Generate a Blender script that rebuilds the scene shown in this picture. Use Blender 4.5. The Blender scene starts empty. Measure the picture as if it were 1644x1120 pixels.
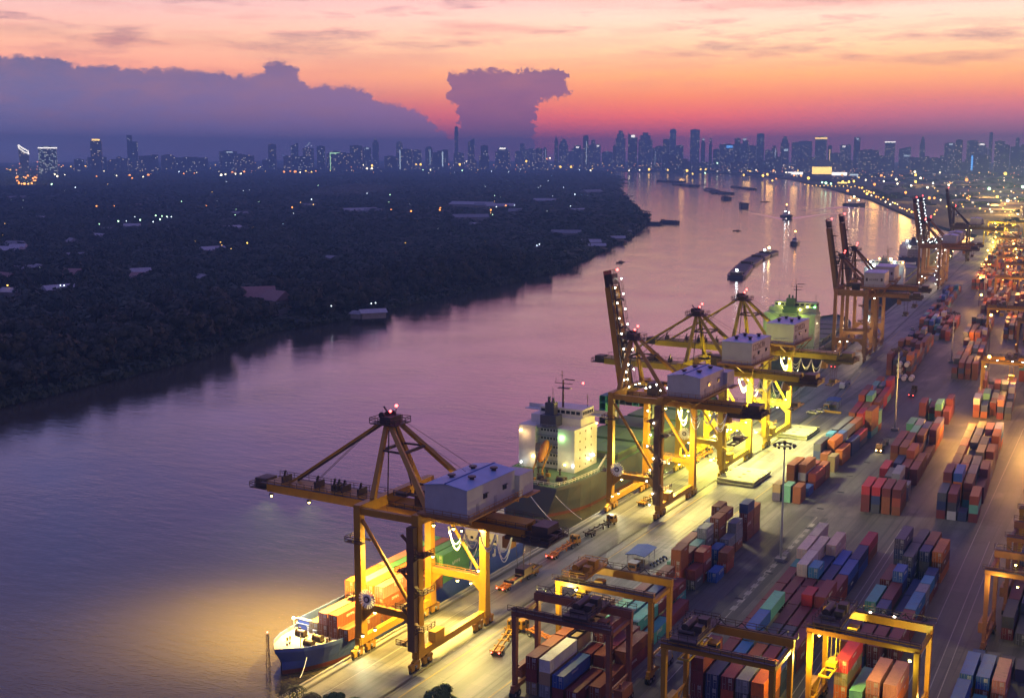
import bpy, math, random
import numpy as np
from mathutils import Vector, Matrix
random.seed(7)
R = math.radians
SC = bpy.context.scene
COL = SC.collection
PI = math.pi

# ---------------------------------------------------------------- helpers
def lin(r, g, b):
    f = lambda c: (c/255/12.92) if c <= 10 else ((c/255+.055)/1.055)**2.4
    return (f(r), f(g), f(b), 1)

def tag(o, label=None, cat=None, group=None, kind=None):
    if label: o['label'] = label
    if cat: o['category'] = cat
    if group: o['group'] = group
    if kind: o['kind'] = kind
    return o

def empty(name, loc=(0, 0, 0), rz=0.0):
    o = bpy.data.objects.new(name, None)
    COL.objects.link(o)
    o.location = loc
    o.rotation_euler = (0, 0, rz)
    o.empty_display_size = 1
    return o

class MB:
    """collects faces; build() links them as one mesh object"""
    def __init__(self):
        self.v = []; self.f = []; self.m = []; self.k = 0
    def mat(self, k):
        self.k = k; return self
    def add(self, vs, fs):
        n = len(self.v)
        self.v += [tuple(p) for p in vs]
        for f in fs:
            self.f.append(tuple(n+i for i in f)); self.m.append(self.k)
        return self
    def box(self, x0, y0, z0, x1, y1, z1):
        return self.add([(x0,y0,z0),(x1,y0,z0),(x1,y1,z0),(x0,y1,z0),(x0,y0,z1),(x1,y0,z1),(x1,y1,z1),(x0,y1,z1)],
            [(0,3,2,1),(4,5,6,7),(0,1,5,4),(1,2,6,5),(2,3,7,6),(3,0,4,7)])
    def cbox(self, c, s):
        return self.box(c[0]-s[0]/2, c[1]-s[1]/2, c[2]-s[2]/2, c[0]+s[0]/2, c[1]+s[1]/2, c[2]+s[2]/2)
    def beam(self, p, q, w, h, w2=None, h2=None, up=(0,0,1)):
        """rectangular bar from p to q; w across, h along 'up'; may taper"""
        p = Vector(p); q = Vector(q); d = (q-p)
        if d.length < 1e-6: return self
        d.normalize(); u = Vector(up)
        if abs(d.dot(u)) > .98: u = Vector((0,1,0))
        s = d.cross(u).normalized(); u = s.cross(d).normalized()
        w2 = w if w2 is None else w2; h2 = h if h2 is None else h2
        vs = []
        for (c, a, b) in ((p, w/2, h/2), (q, w2/2, h2/2)):
            vs += [c-s*a-u*b, c+s*a-u*b, c+s*a+u*b, c-s*a+u*b]
        return self.add(vs, [(0,1,2,3)[::-1],(4,5,6,7),(0,1,5,4),(1,2,6,5),(2,3,7,6),(3,0,4,7)])
    def tube(self, p, q, r, n=8, r2=None, cap=True):
        p = Vector(p); q = Vector(q); d = q-p
        if d.length < 1e-6: return self
        d.normalize()
        u = Vector((0,0,1)) if abs(d.z) < .95 else Vector((1,0,0))
        s = d.cross(u).normalized(); u = s.cross(d)
        r2 = r if r2 is None else r2
        vs = []
        for c, rr in ((p, r), (q, r2)):
            for i in range(n):
                a = 2*PI*i/n
                vs.append(c + s*math.cos(a)*rr + u*math.sin(a)*rr)
        fs = [(i, (i+1) % n, n+(i+1) % n, n+i) for i in range(n)]
        if cap: fs += [tuple(range(n))[::-1], tuple(range(n, 2*n))]
        return self.add(vs, fs)
    def line(self, pts, r, n=4):
        for a, b in zip(pts, pts[1:]): self.tube(a, b, r, n, cap=False)
        return self
    def ball(self, c, r, n=8, m=5, sz=1.0):
        vs = [(c[0], c[1], c[2]-r*sz)]
        for j in range(1, m):
            t = -PI/2 + PI*j/m
            for i in range(n):
                a = 2*PI*i/n
                vs.append((c[0]+r*math.cos(t)*math.cos(a), c[1]+r*math.cos(t)*math.sin(a), c[2]+r*sz*math.sin(t)))
        vs.append((c[0], c[1], c[2]+r*sz))
        fs = [(0, 1+(i+1) % n, 1+i) for i in range(n)]
        for j in range(m-2):
            for i in range(n):
                a = 1+j*n; fs.append((a+i, a+(i+1) % n, a+n+(i+1) % n, a+n+i))
        b = 1+(m-2)*n; L = len(vs)-1
        fs += [(b+i, b+(i+1) % n, L) for i in range(n)]
        return self.add(vs, fs)
    def prism(self, poly, z0, z1):
        n = len(poly)
        vs = [(x, y, z0) for x, y in poly] + [(x, y, z1) for x, y in poly]
        return self.add(vs, [tuple(range(n))[::-1], tuple(range(n, 2*n))] + [(i, (i+1) % n, n+(i+1) % n, n+i) for i in range(n)])
    def xprism(self, poly, x0, x1):
        """poly in (y,z), extruded along x"""
        n = len(poly)
        vs = [(x0, y, z) for y, z in poly] + [(x1, y, z) for y, z in poly]
        return self.add(vs, [tuple(range(n))[::-1], tuple(range(n, 2*n))] + [(i, (i+1) % n, n+(i+1) % n, n+i) for i in range(n)])
    def yprism(self, poly, y0, y1):
        n = len(poly)
        vs = [(x, y0, z) for x, z in poly] + [(x, y1, z) for x, z in poly]
        return self.add(vs, [tuple(range(n)), tuple(range(n, 2*n))[::-1]] + [(i, n+i, n+(i+1) % n, (i+1) % n) for i in range(n)])
    def disc(self, c, r, ax='x', n=20, t=.2):
        c = Vector(c); d = {'x': Vector((1,0,0)), 'y': Vector((0,1,0)), 'z': Vector((0,0,1))}[ax]
        return self.tube(c-d*t/2, c+d*t/2, r, n)
    def rail(self, pts, h=1.1, r=.035, step=2.0):
        """handrail: posts, top and mid bar along a polyline"""
        for a, b in zip(pts, pts[1:]):
            a = Vector(a); b = Vector(b); L = (b-a).length; n = max(1, round(L/step))
            for hh in (h, h*.55): self.beam(a+Vector((0,0,hh)), b+Vector((0,0,hh)), r*2, r*2)
            for i in range(n+1):
                p = a+(b-a)*i/n; self.beam(p, p+Vector((0,0,h)), r*2, r*2)
        return self
    def mesh(self, name, mats):
        me = bpy.data.meshes.new(name)
        me.from_pydata(self.v, [], self.f)
        for m in (mats if isinstance(mats, (list, tuple)) else [mats]): me.materials.append(m)
        if any(self.m): me.polygons.foreach_set('material_index', self.m)
        me.update()
        return me
    def build(self, name, mats, parent=None, smooth=False):
        me = self.mesh(name, mats)
        if smooth: me.polygons.foreach_set('use_smooth', [True]*len(me.polygons))
        o = bpy.data.objects.new(name, me); COL.objects.link(o)
        if parent: o.parent = parent
        return o

def kids(o): return [c for c in BYPAR.get(o.name, [])]
BYPAR = {}
def copy_tree(o, parent=None):
    c = o.copy(); COL.objects.link(c); c.parent = parent
    for ch in list(o.children): copy_tree(ch, c)
    return c

# ---------------------------------------------------------------- materials
def nodes(name):
    m = bpy.data.materials.new(name); m.use_nodes = True
    nt = m.node_tree; nt.nodes.clear()
    out = nt.nodes.new('ShaderNodeOutputMaterial')
    b = nt.nodes.new('ShaderNodeBsdfPrincipled')
    nt.links.new(b.outputs[0], out.inputs[0])
    return m, nt, b
def N(nt, t, **kw):
    n = nt.nodes.new(t)
    for k, v in kw.items():
        if k.startswith('i_'):
            key = k[2:]; n.inputs[int(key) if key.isdigit() else key].default_value = v
        else: setattr(n, k, v)
    return n
def math_(nt, op, a, b=None, clamp=False, c=None):
    n = nt.nodes.new('ShaderNodeMath'); n.operation = op; n.use_clamp = clamp
    for i, x in enumerate((a, b, c)):
        if x is None: continue
        if hasattr(x, 'is_output'): nt.links.new(x, n.inputs[i])
        else: n.inputs[i].default_value = x
    return n.outputs[0]
def mixc(nt, fac, a, b, mode='MIX'):
    n = nt.nodes.new('ShaderNodeMix'); n.data_type = 'RGBA'; n.blend_type = mode
    for i, x in ((0, fac), (6, a), (7, b)):
        if hasattr(x, 'is_output'): nt.links.new(x, n.inputs[i])
        else: n.inputs[i].default_value = x
    return n.outputs[2]
def ramp(nt, fac, stops, interp='LINEAR'):
    n = nt.nodes.new('ShaderNodeValToRGB'); cr = n.color_ramp; cr.interpolation = interp
    while len(cr.elements) < len(stops): cr.elements.new(.5)
    for e, (p, c) in zip(cr.elements, sorted(stops)):
        e.position = p; e.color = c if len(c) == 4 else (*c, 1)
    nt.links.new(fac, n.inputs[0])
    return n.outputs[0]
def noise(nt, scale, detail=4, rough=.55, vec=None, sc=None):
    n = N(nt, 'ShaderNodeTexNoise'); n.inputs['Scale'].default_value = scale
    n.inputs['Detail'].default_value = detail; n.inputs['Roughness'].default_value = rough
    if vec is None:
        vec = nt.nodes.new('ShaderNodeNewGeometry').outputs['Position']
    if sc is not None:
        mp = N(nt, 'ShaderNodeMapping'); mp.inputs['Scale'].default_value = sc
        nt.links.new(vec, mp.inputs[0]); vec = mp.outputs[0]
    nt.links.new(vec, n.inputs['Vector'])
    return n.outputs[0]
def gray(v): return (v, v, v, 1)

def paint(name, col, rough=.5, metal=0.0, dirt=.35, dcol=(.09,.05,.03,1), scale=.6, bump=.0, objcol=False):
    """painted / raw surface with blotchy wear and streaks"""
    m, nt, b = nodes(name)
    base = (*col, 1) if len(col) == 3 else col
    n1 = noise(nt, scale, 6, .65)
    n2 = noise(nt, scale*2.3, 5, .6, sc=(1, 1, .18))
    f = math_(nt, 'MULTIPLY', ramp(nt, n1, [(.42, gray(0)), (.75, gray(1))]), dirt)
    f2 = math_(nt, 'MULTIPLY', ramp(nt, n2, [(.5, gray(0)), (.8, gray(1))]), dirt*.8)
    if objcol:
        oi = N(nt, 'ShaderNodeObjectInfo'); base = oi.outputs['Color']
        dcolx = mixc(nt, .45, base, dcol)
    else: dcolx = dcol
    c = mixc(nt, f, base, dcolx)
    c = mixc(nt, f2, c, dcolx)
    nt.links.new(c, b.inputs['Base Color'])
    r = math_(nt, 'ADD', math_(nt, 'MULTIPLY', n1, .3), rough-.15, True)
    nt.links.new(r, b.inputs['Roughness'])
    b.inputs['Metallic'].default_value = metal
    if bump:
        bn = N(nt, 'ShaderNodeBump'); bn.inputs['Strength'].default_value = bump; bn.inputs['Distance'].default_value = .05
        nt.links.new(n1, bn.inputs['Height']); nt.links.new(bn.outputs[0], b.inputs['Normal'])
    return m
def glow(name, col, strength, sample=False):
    m, nt, b = nodes(name)
    b.inputs['Base Color'].default_value = (.6, .6, .6, 1)
    b.inputs['Emission Color'].default_value = (*col, 1)
    b.inputs['Emission Strength'].default_value = strength
    m.cycles.emission_sampling = 'AUTO' if sample else 'NONE'
    return m
M = {}
M['yellow'] = paint('crane_yellow', (.43, .21, .012), .42, 0, .35, (.2,.09,.02,1))
M['yellow2'] = paint('crane_lemon', (.46, .31, .013), .42, 0, .3, (.2,.12,.02,1))
M['ochre'] = paint('crane_ochre', (.34, .16, .04), .5, 0, .45, (.12,.06,.025,1))
M['rust'] = paint('gantry_rust', (.27, .095, .045), .55, 0, .5, (.1,.045,.03,1))
M['steel'] = paint('dark_steel', (.07, .05, .042), .5, .3, .4, (.12,.055,.03,1))
M['black'] = paint('rubber_black', (.015,.015,.017), .75, 0, .2)
M['housew'] = paint('house_white', (.43,.43,.41), .5, 0, .3, (.25,.21,.18,1), .3)
M['houser'] = paint('house_roof', (.26,.38,.60), .45, 0, .25, (.2,.22,.26,1), .25)
M['grey'] = paint('grey_paint', (.3,.3,.31), .5, 0, .3)
M['stairs'] = paint('stair_brown', (.15,.075,.03), .55, 0, .4, (.06,.035,.025,1))
M['galv'] = paint('galvanised', (.42,.43,.45), .4, .6, .2, (.2,.19,.18,1))
M['white'] = paint('white_paint', (.66,.63,.57), .45, 0, .2, (.35,.28,.2,1))
M['cable'] = paint('cable_white', (.85,.85,.8), .5, 0, .1)
M['glass'] = paint('dark_glass', (.02,.025,.035), .12, 0, .1)
M['green'] = paint('deck_green', (.07,.14,.075), .6, 0, .45, (.16,.12,.07,1))
M['wood'] = paint('timber', (.2,.14,.08), .8, 0, .5)
M['bluep'] = paint('blue_paint', (.03,.085,.30), .75, 0, .2)
M['hull'] = paint('hull_grey_blue', (.055,.06,.09), .45, 0, .35, (.11,.06,.04,1), .25)
M['hullb'] = paint('hull_blue', (.06,.10,.34), .4, 0, .16, (.06,.05,.08,1), .9)
M['hullr'] = paint('hull_antifouling', (.13,.025,.02), .6, 0, .4)
M['deck'] = paint('deck_beige', (.42,.40,.37), .65, 0, .4, (.22,.15,.1,1))
M['ocran'] = paint('orange_paint', (.60,.20,.02), .45, 0, .3)
M['g_warm'] = glow('lamp_warm', (1,.70,.26), 40)
M['g_yel'] = glow('lamp_yellow', (1,.82,.2), 30)
M['g_white'] = glow('lamp_white', (1,.95,.8), 30)
M['g_cool'] = glow('lamp_cool', (.8,.95,1), 26)
M['g_red'] = glow('lamp_red', (1,.06,.05), 14)
M['g_green'] = glow('lamp_green', (.25,1,.3), 16)
M['g_orange'] = glow('lamp_orange', (1,.45,.08), 22)
# ---------------------------------------------------------------- camera
CAMX = 145.28; CAMH = 105.0; HEAD = R(28.74); PITCH = R(9.09); FPX = 1950.0
cam = bpy.data.cameras.new('camera'); camo = bpy.data.objects.new('camera', cam); COL.objects.link(camo)
camo.location = (CAMX, 0, CAMH); camo.rotation_euler = (PI/2-PITCH, 0, HEAD)
cam.sensor_width = 36; cam.lens = FPX/1644*36; cam.clip_start = 1; cam.clip_end = 60000
SC.camera = camo
_az, _p = HEAD, PITCH
_f = Vector((-math.sin(_az)*math.cos(_p), math.cos(_az)*math.cos(_p), -math.sin(_p)))
_r = Vector((math.cos(_az), math.sin(_az), 0)); _u = _r.cross(_f)
def ray(x, y): return _f + _r*((x-822)/FPX) + _u*((560-y)/FPX)
def at(x, y, z=0.0):
    """ground point that a photo pixel shows, used to survey the site"""
    d = ray(x, y); t = (z-CAMH)/d.z
    return Vector((CAMX+d.x*t, d.y*t, z))
def dirpt(x, dist):
    """ground point in the direction of photo column x at a ground distance"""
    d = ray(x, 248); d.z = 0; d.normalize()
    return Vector((CAMX+d.x*dist, d.y*dist, 0))
def height_at(y, dist, x=822):
    """height above ground that reaches photo row y at this distance"""
    d = ray(x, y); h = math.hypot(d.x, d.y)
    return CAMH + d.z/h*dist

# ---------------------------------------------------------------- sky
W = bpy.data.worlds.new('World'); SC.world = W; W.use_nodes = True
nt = W.node_tree; nt.nodes.clear()
wo = nt.nodes.new('ShaderNodeOutputWorld'); bg = nt.nodes.new('ShaderNodeBackground')
nt.links.new(bg.outputs[0], wo.inputs[0])
tc = nt.nodes.new('ShaderNodeTexCoord'); D = tc.outputs['Generated']
sep = nt.nodes.new('ShaderNodeSeparateXYZ'); nt.links.new(D, sep.inputs[0])
el = math_(nt, 'MULTIPLY', math_(nt, 'ARCSINE', sep.outputs[2]), 180/PI)
az = math_(nt, 'ADD', math_(nt, 'MULTIPLY', math_(nt, 'ARCTAN2', sep.outputs[0], sep.outputs[1]), 180/PI), 28.74)
elp = math_(nt, 'MAXIMUM', el, 0.0)
fac = math_(nt, 'SQRT', math_(nt, 'DIVIDE', elp, 90.0))
q = lambda e: math.sqrt(e/90)
def B(k, *c): return tuple(x*k for x in lin(*c)[:3])+(1,)
warm = ramp(nt, fac, [(0, B(2.9,215,96,110)), (q(.9), B(2.8,238,84,76)), (q(1.7), B(2.6,255,100,58)), (q(2.6), B(2.1,255,136,66)), (q(3.6), B(1.85,255,172,100)), (q(4.8), B(1.75,255,200,150)),
    (q(6.2), B(1.7,255,206,180)), (q(7.6), B(1.45,252,180,182)), (q(10), B(2.1,250,152,174)), (q(13), B(2.05,238,146,182)), (q(18), B(1.6,180,132,198)), (q(25), lin(100,108,188)), (q(40), lin(70,94,176)), (1, lin(60,86,172))])
cool = ramp(nt, fac, [(0, lin(170,116,170)), (q(2.2), B(1.4,206,120,140)), (q(3.6), B(1.7,250,156,126)), (q(5.0), B(1.6,250,182,148)), (q(6.2), B(1.5,244,186,172)), (q(7.6), B(1.35,230,182,188)),
    (q(10), B(1.6,178,154,208)), (q(15), B(1.35,120,126,202)), (q(25), lin(80,104,190)), (q(40), lin(66,92,176)), (1, lin(60,86,172))])
side = N(nt, 'ShaderNodeMapRange'); side.interpolation_type = 'SMOOTHSTEP'
nt.links.new(az, side.inputs[0]); side.inputs[1].default_value = -22; side.inputs[2].default_value = 12
sky = mixc(nt, side.outputs[0], cool, warm)
# to the right the glow sinks into dusky mauve
rm = N(nt, 'ShaderNodeMapRange'); rm.interpolation_type = 'SMOOTHSTEP'; nt.links.new(az, rm.inputs[0]); rm.inputs[1].default_value = 5; rm.inputs[2].default_value = 21
re_ = N(nt, 'ShaderNodeMapRange'); re_.interpolation_type = 'SMOOTHSTEP'; nt.links.new(el, re_.inputs[0]); re_.inputs[1].default_value = 3.8; re_.inputs[2].default_value = 1.2
sky = mixc(nt, math_(nt, 'MULTIPLY', math_(nt, 'MULTIPLY', rm.outputs[0], re_.outputs[0]), .8), sky, B(2.3,176,104,126))
# far from the sunset (behind the camera) the sky is a plain dusk blue
back = N(nt, 'ShaderNodeMapRange'); back.interpolation_type = 'SMOOTHSTEP'
nt.links.new(math_(nt, 'ABSOLUTE', math_(nt, 'SUBTRACT', az, 6.0)), back.inputs[0]); back.inputs[1].default_value = 45; back.inputs[2].default_value = 120
dusk = ramp(nt, fac, [(0, lin(108,114,180)), (q(8), lin(108,120,196)), (q(30), lin(70,96,180)), (1, lin(60,86,172))])
sky = mixc(nt, back.outputs[0], sky, dusk)
# thin streaky high cloud
st = noise(nt, 7.0, 7, .6, vec=D, sc=(1, 1, 9))
stf = math_(nt, 'MULTIPLY', ramp(nt, st, [(.50, gray(0)), (.68, gray(1))]), .42)
fade = N(nt, 'ShaderNodeMapRange'); nt.links.new(el, fade.inputs[0]); fade.inputs[1].default_value = 2.5; fade.inputs[2].default_value = 5.5
stf = math_(nt, 'MULTIPLY', stf, fade.outputs[0])
sky = mixc(nt, stf, sky, mixc(nt, side.outputs[0], lin(226,140,138), lin(238,128,138)))
st2 = noise(nt, 11.0, 6, .62, vec=D, sc=(1.0, 1.0, 6))
st2f = math_(nt, 'MULTIPLY', math_(nt, 'MULTIPLY', ramp(nt, st2, [(.53, gray(0)), (.70, gray(1))]), .7), fade.outputs[0])
sky = mixc(nt, st2f, sky, lin(176,112,140))
# long soft bright layers
st3 = noise(nt, 3.4, 5, .55, vec=D, sc=(1, 1, 13))
st3f = math_(nt, 'MULTIPLY', math_(nt, 'MULTIPLY', ramp(nt, st3, [(.52, gray(0)), (.72, gray(1))]), .4), fade.outputs[0])
sky = mixc(nt, st3f, sky, lin(255,206,176))

def curve(nt, x, pts):
    n = nt.nodes.new('ShaderNodeFloatCurve'); c = n.mapping.curves[0]
    pts = sorted(pts)
    while len(c.points) < len(pts): c.points.new(.5, .5)
    for p, (a, b) in zip(c.points, pts): p.location = (a, b); p.handle_type = 'AUTO_CLAMPED'
    n.mapping.update(); nt.links.new(x, n.inputs['Value'])
    return n.outputs[0]
# dark cumulus banks standing on the horizon: edge height as a function of azimuth
bil = noise(nt, 95, 6, .68, vec=D, sc=(1, 1, 1.2))
bilv = math_(nt, 'MULTIPLY', math_(nt, 'SUBTRACT', bil, .5), 1.1)
u = math_(nt, 'ADD', math_(nt, 'MULTIPLY', math_(nt, 'TANGENT', math_(nt, 'MULTIPLY', az, PI/180)), 1975.0), 822.0)
bilu = noise(nt, 80, 6, .68, vec=D, sc=(1.3, 1.1, 2.2))
u = math_(nt, 'ADD', u, math_(nt, 'MULTIPLY', math_(nt, 'SUBTRACT', bilu, .5), 52.0))
bil2 = noise(nt, 300, 3, .6, vec=D)
bilv = math_(nt, 'ADD', bilv, math_(nt, 'MULTIPLY', math_(nt, 'SUBTRACT', bil2, .5), .35))
e_of = lambda y: (248-y)/35.2
def edge_mask(x0, x1, pts, soft, jag, below=True):
    t = math_(nt, 'DIVIDE', math_(nt, 'SUBTRACT', u, x0), x1-x0, True)
    c = math_(nt, 'MULTIPLY', curve(nt, t, [((a-x0)/(x1-x0), e_of(b)/6) for a, b in pts]), 6.0)
    c = math_(nt, 'ADD', c, math_(nt, 'MULTIPLY', bilv, jag))
    d = math_(nt, 'SUBTRACT', c, el) if below else math_(nt, 'SUBTRACT', el, c)
    r = N(nt, 'ShaderNodeMapRange'); r.interpolation_type = 'SMOOTHSTEP'
    nt.links.new(d, r.inputs[0]); r.inputs[1].default_value = -soft; r.inputs[2].default_value = soft
    return r.outputs[0]
bank = edge_mask(-500, 760, [(-500,128),(-200,112),(0,104),(105,103),(122,112),(230,116),(330,118),(395,126),(424,120),(432,107),(452,104),(474,110),(488,124),(502,141),(560,141),(592,150),(610,163),(660,174),(700,205),(760,248)], .13, .75)
bankc = ramp(nt, math_(nt, 'DIVIDE', math_(nt, 'ADD', az, 30.0), 40.0, True), [(0, B(3.3,98,104,146)), (.3, B(3.3,112,100,142)), (.6, B(3.4,136,100,136)), (.9, B(3.6,176,96,124))])
bankc = mixc(nt, 1.0, bankc, ramp(nt, math_(nt, 'DIVIDE', el, 4.5, True), [(0, gray(1.0)), (.35, gray(.62)), (1, gray(.36))]), 'MULTIPLY')
bankn = noise(nt, 22, 6, .6, vec=D, sc=(1, 1, 3))
bankc = mixc(nt, math_(nt, 'MULTIPLY', ramp(nt, bankn, [(.42, gray(0)), (.7, gray(1))]), .5), bankc, B(1.15,190,132,144))
sky = mixc(nt, math_(nt, 'MULTIPLY', bank, .97), sky, bankc)
# the anvil head beside it
top = edge_mask(700, 960, [(700,250),(716,250),(722,124),(740,117),(800,113),(850,113),(900,110),(904,118),(918,150),(926,250),(960,250)], .10, .95)
bot = edge_mask(700, 960, [(700,165),(722,165),(734,172),(740,250),(852,250),(860,190),(866,164),(890,158),(918,152),(960,150)], .11, 1.0, below=False)
anv = math_(nt, 'MULTIPLY', top, bot)
anvc = ramp(nt, math_(nt, 'DIVIDE', el, 4.2, True), [(0, B(1.9,176,92,116)), (.4, B(1.6,158,92,126)), (1, B(1.25,138,94,132))])
anvc = mixc(nt, math_(nt, 'MULTIPLY', ramp(nt, bankn, [(.4, gray(0)), (.68, gray(1))]), .42), anvc, B(1.3,196,120,130))
sky = mixc(nt, math_(nt, 'MULTIPLY', anv, .97), sky, anvc)
# the physical sky with the sun just under the horizon adds its small share
ns = nt.nodes.new('ShaderNodeTexSky'); ns.sky_type = 'NISHITA'; ns.sun_disc = False
ns.sun_elevation = R(-1.5); ns.sun_rotation = R(-18); ns.altitude = 50
skyadd = mixc(nt, 1.0, sky, mixc(nt, 1.0, ns.outputs[0], gray(.06), 'MULTIPLY'), 'ADD')
# below the horizon: dim ground glow
gm = N(nt, 'ShaderNodeMapRange'); nt.links.new(el, gm.inputs[0]); gm.inputs[1].default_value = -1.5; gm.inputs[2].default_value = 0
skyf = mixc(nt, gm.outputs[0], lin(50,46,70), skyadd)
nt.links.new(skyf, bg.inputs[0]); bg.inputs[1].default_value = 1.0

sun = bpy.data.lights.new('sun', 'SUN'); suno = bpy.data.objects.new('sun', sun); COL.objects.link(suno)
sun.energy = .02; sun.angle = R(60); sun.color = (1, .5, .35)
suno.rotation_euler = (R(89), 0, R(-10)+PI)

VS = SC.view_settings
VS.view_transform = 'Standard'; VS.look = 'None'; VS.gamma = 1; VS.exposure = 0; VS.use_curve_mapping = False
CY = SC.cycles
CY.use_denoising = True; CY.max_bounces = 6; CY.diffuse_bounces = 2; CY.glossy_bounces = 3; CY.transmission_bounces = 2
CY.volume_bounces = 0; CY.sample_clamp_indirect = 2.0; CY.sample_clamp_direct = 0; CY.caustics_reflective = False; CY.caustics_refractive = False
CY.use_light_tree = True; CY.blur_glossy = 1.0

# ---------------------------------------------------------------- haze: dusk air, evenly dense
hm = bpy.data.materials.new('haze_air'); hm.use_nodes = True; hn = hm.node_tree; hn.nodes.clear()
ho = hn.nodes.new('ShaderNodeOutputMaterial'); hv = hn.nodes.new('ShaderNodeVolumePrincipled')
hn.links.new(hv.outputs[0], ho.inputs['Volume'])
hv.inputs['Color'].default_value = (.32, .66, 1.0, 1); hv.inputs['Density'].default_value = 1.6e-4; hv.inputs['Anisotropy'].default_value = .15
hz = MB().box(-13500, -3500, -9, 9500, 17500, 345).build('haze', hm); tag(hz, kind='stuff')
# ---------------------------------------------------------------- water and land
def rail_x(y):   # waterside crane rail of the quay
    P = [(60,-.6),(180,-.3),(335,2.6),(440,4.2),(520,3.0),(650,-9.5),(1033,-36.5),(1400,-63),(1700,-85)]
    for (a, b), (c, d) in zip(P, P[1:]):
        if y <= c: return b+(d-b)*(y-a)/(c-a)
    return P[-1][1]
def edge_x(y): return min(rail_x(y)-2.3, rail_x(y)-2.3+ (0 if y > 335 else (0)))
def rail_ang(y): return math.atan2(-(rail_x(y+6)-rail_x(y-6)), 12)
WZ = -3.2
m, nt, b = nodes('river_water')
b.inputs['Base Color'].default_value = (.066,.056,.04,1); b.inputs['Roughness'].default_value = .07; b.inputs['IOR'].default_value = 1.55
pos = nt.nodes.new('ShaderNodeNewGeometry').outputs['Position']
w1 = noise(nt, .13, 5, .62, vec=pos, sc=(.8, 1.9, 1)); w2 = noise(nt, .6, 4, .6, vec=pos, sc=(1.0, 1.7, 1)); w3 = noise(nt, .02, 3, .5, vec=pos)
hgt = math_(nt, 'ADD', math_(nt, 'MULTIPLY', w1, .55), math_(nt, 'MULTIPLY', w2, .16))
calm = math_(nt, 'ADD', math_(nt, 'MULTIPLY', w3, 1.5), -.15)
bn = N(nt, 'ShaderNodeBump'); bn.inputs['Distance'].default_value = 1.0; bn.inputs['Strength'].default_value = .40
nt.links.new(math_(nt, 'MULTIPLY', hgt, calm), bn.inputs['Height']); nt.links.new(bn.outputs[0], b.inputs['Normal'])
M['water'] = m
wt = MB(); wt.add([(-14000,-4000,WZ),(10000,-4000,WZ),(10000,18000,WZ),(-14000,18000,WZ)], [(0,1,2,3)])
tag(wt.build('river', M['water']), kind='structure')

# concrete apron and yard
m, nt, b = nodes('yard_concrete')
pos = nt.nodes.new('ShaderNodeNewGeometry').outputs['Position']
n1 = noise(nt, .035, 6, .6, vec=pos); n2 = noise(nt, .5, 5, .65, vec=pos); n3 = noise(nt, .22, 5, .6, vec=pos, sc=(1, .05, 1)); n4 = noise(nt, .06, 4, .6, vec=pos, sc=(1,.35,1))
c = ramp(nt, n1, [(.3, (.062,.06,.056,1)), (.5, (.105,.10,.09,1)), (.7, (.165,.155,.135,1))])
c = mixc(nt, math_(nt, 'MULTIPLY', ramp(nt, n3, [(.46, gray(0)), (.62, gray(1))]), .72), c, (.045,.043,.042,1))
c = mixc(nt, math_(nt, 'MULTIPLY', ramp(nt, n2, [(.55, gray(0)), (.75, gray(1))]), .35), c, (.06,.055,.05,1))
c = mixc(nt, math_(nt, 'MULTIPLY', ramp(nt, n4, [(.56, gray(0)), (.64, gray(1))]), .35), c, (.30,.285,.25,1))
n5 = noise(nt, .9, 3, .5, vec=pos, sc=(1, .012, 1)); c = mixc(nt, math_(nt, 'MULTIPLY', ramp(nt, n5, [(.56, gray(0)), (.63, gray(1))]), .5), c, (.03,.029,.028,1))
n6 = noise(nt, .11, 5, .7, vec=pos); c = mixc(nt, math_(nt, 'MULTIPLY', ramp(nt, n6, [(.6, gray(0)), (.66, gray(1))]), .45), c, (.035,.033,.03,1))
br = N(nt, 'ShaderNodeTexBrick'); br.offset = 0; nt.links.new(pos, br.inputs['Vector'])
br.inputs['Scale'].default_value = 1; br.inputs['Brick Width'].default_value = 9; br.inputs['Row Height'].default_value = 6; br.inputs['Mortar Size'].default_value = .06; br.inputs['Mortar Smooth'].default_value = .4
br.inputs['Color1'].default_value = gray(1); br.inputs['Color2'].default_value = gray(.70); br.inputs['Mortar'].default_value = gray(.45)
c = mixc(nt, .75, c, br.outputs[0], 'MULTIPLY')
nt.links.new(c, b.inputs['Base Color'])
nt.links.new(math_(nt, 'ADD', math_(nt, 'MULTIPLY', n1, .4), .38), b.inputs['Roughness'])
M['concrete'] = m
ap = m.copy(); ap.name = 'apron_concrete'; M['apron'] = ap
for n_ in ap.node_tree.nodes:
    if n_.type == 'VALTORGB' and abs(n_.color_ramp.elements[0].position-.3) < .01:
        for e_, v_ in zip(n_.color_ramp.elements, ((.13,.125,.118,1), (.20,.192,.178,1), (.27,.258,.235,1))): e_.color = v_
m, nt, b = nodes('bank_soil')
n1 = noise(nt, .02, 6, .6); n2 = noise(nt, .15, 4, .6)
c = ramp(nt, n1, [(.3, (.018,.026,.014,1)), (.6, (.035,.042,.022,1)), (.8, (.06,.055,.035,1))])
nt.links.new(mixc(nt, math_(nt, 'MULTIPLY', n2, .5), c, (.02,.026,.016,1)), b.inputs['Base Color']); b.inputs['Roughness'].default_value = .95
M['soil'] = m
m, nt, b = nodes('city_ground')
n1 = noise(nt, .004, 6, .6); n2 = noise(nt, .03, 4, .6)
c = ramp(nt, n1, [(.35, (.02,.028,.018,1)), (.55, (.06,.058,.05,1)), (.7, (.1,.095,.085,1))])
nt.links.new(mixc(nt, math_(nt, 'MULTIPLY', n2, .4), c, (.03,.034,.028,1)), b.inputs['Base Color']); b.inputs['Roughness'].default_value = .95
M['cityg'] = m

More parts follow.
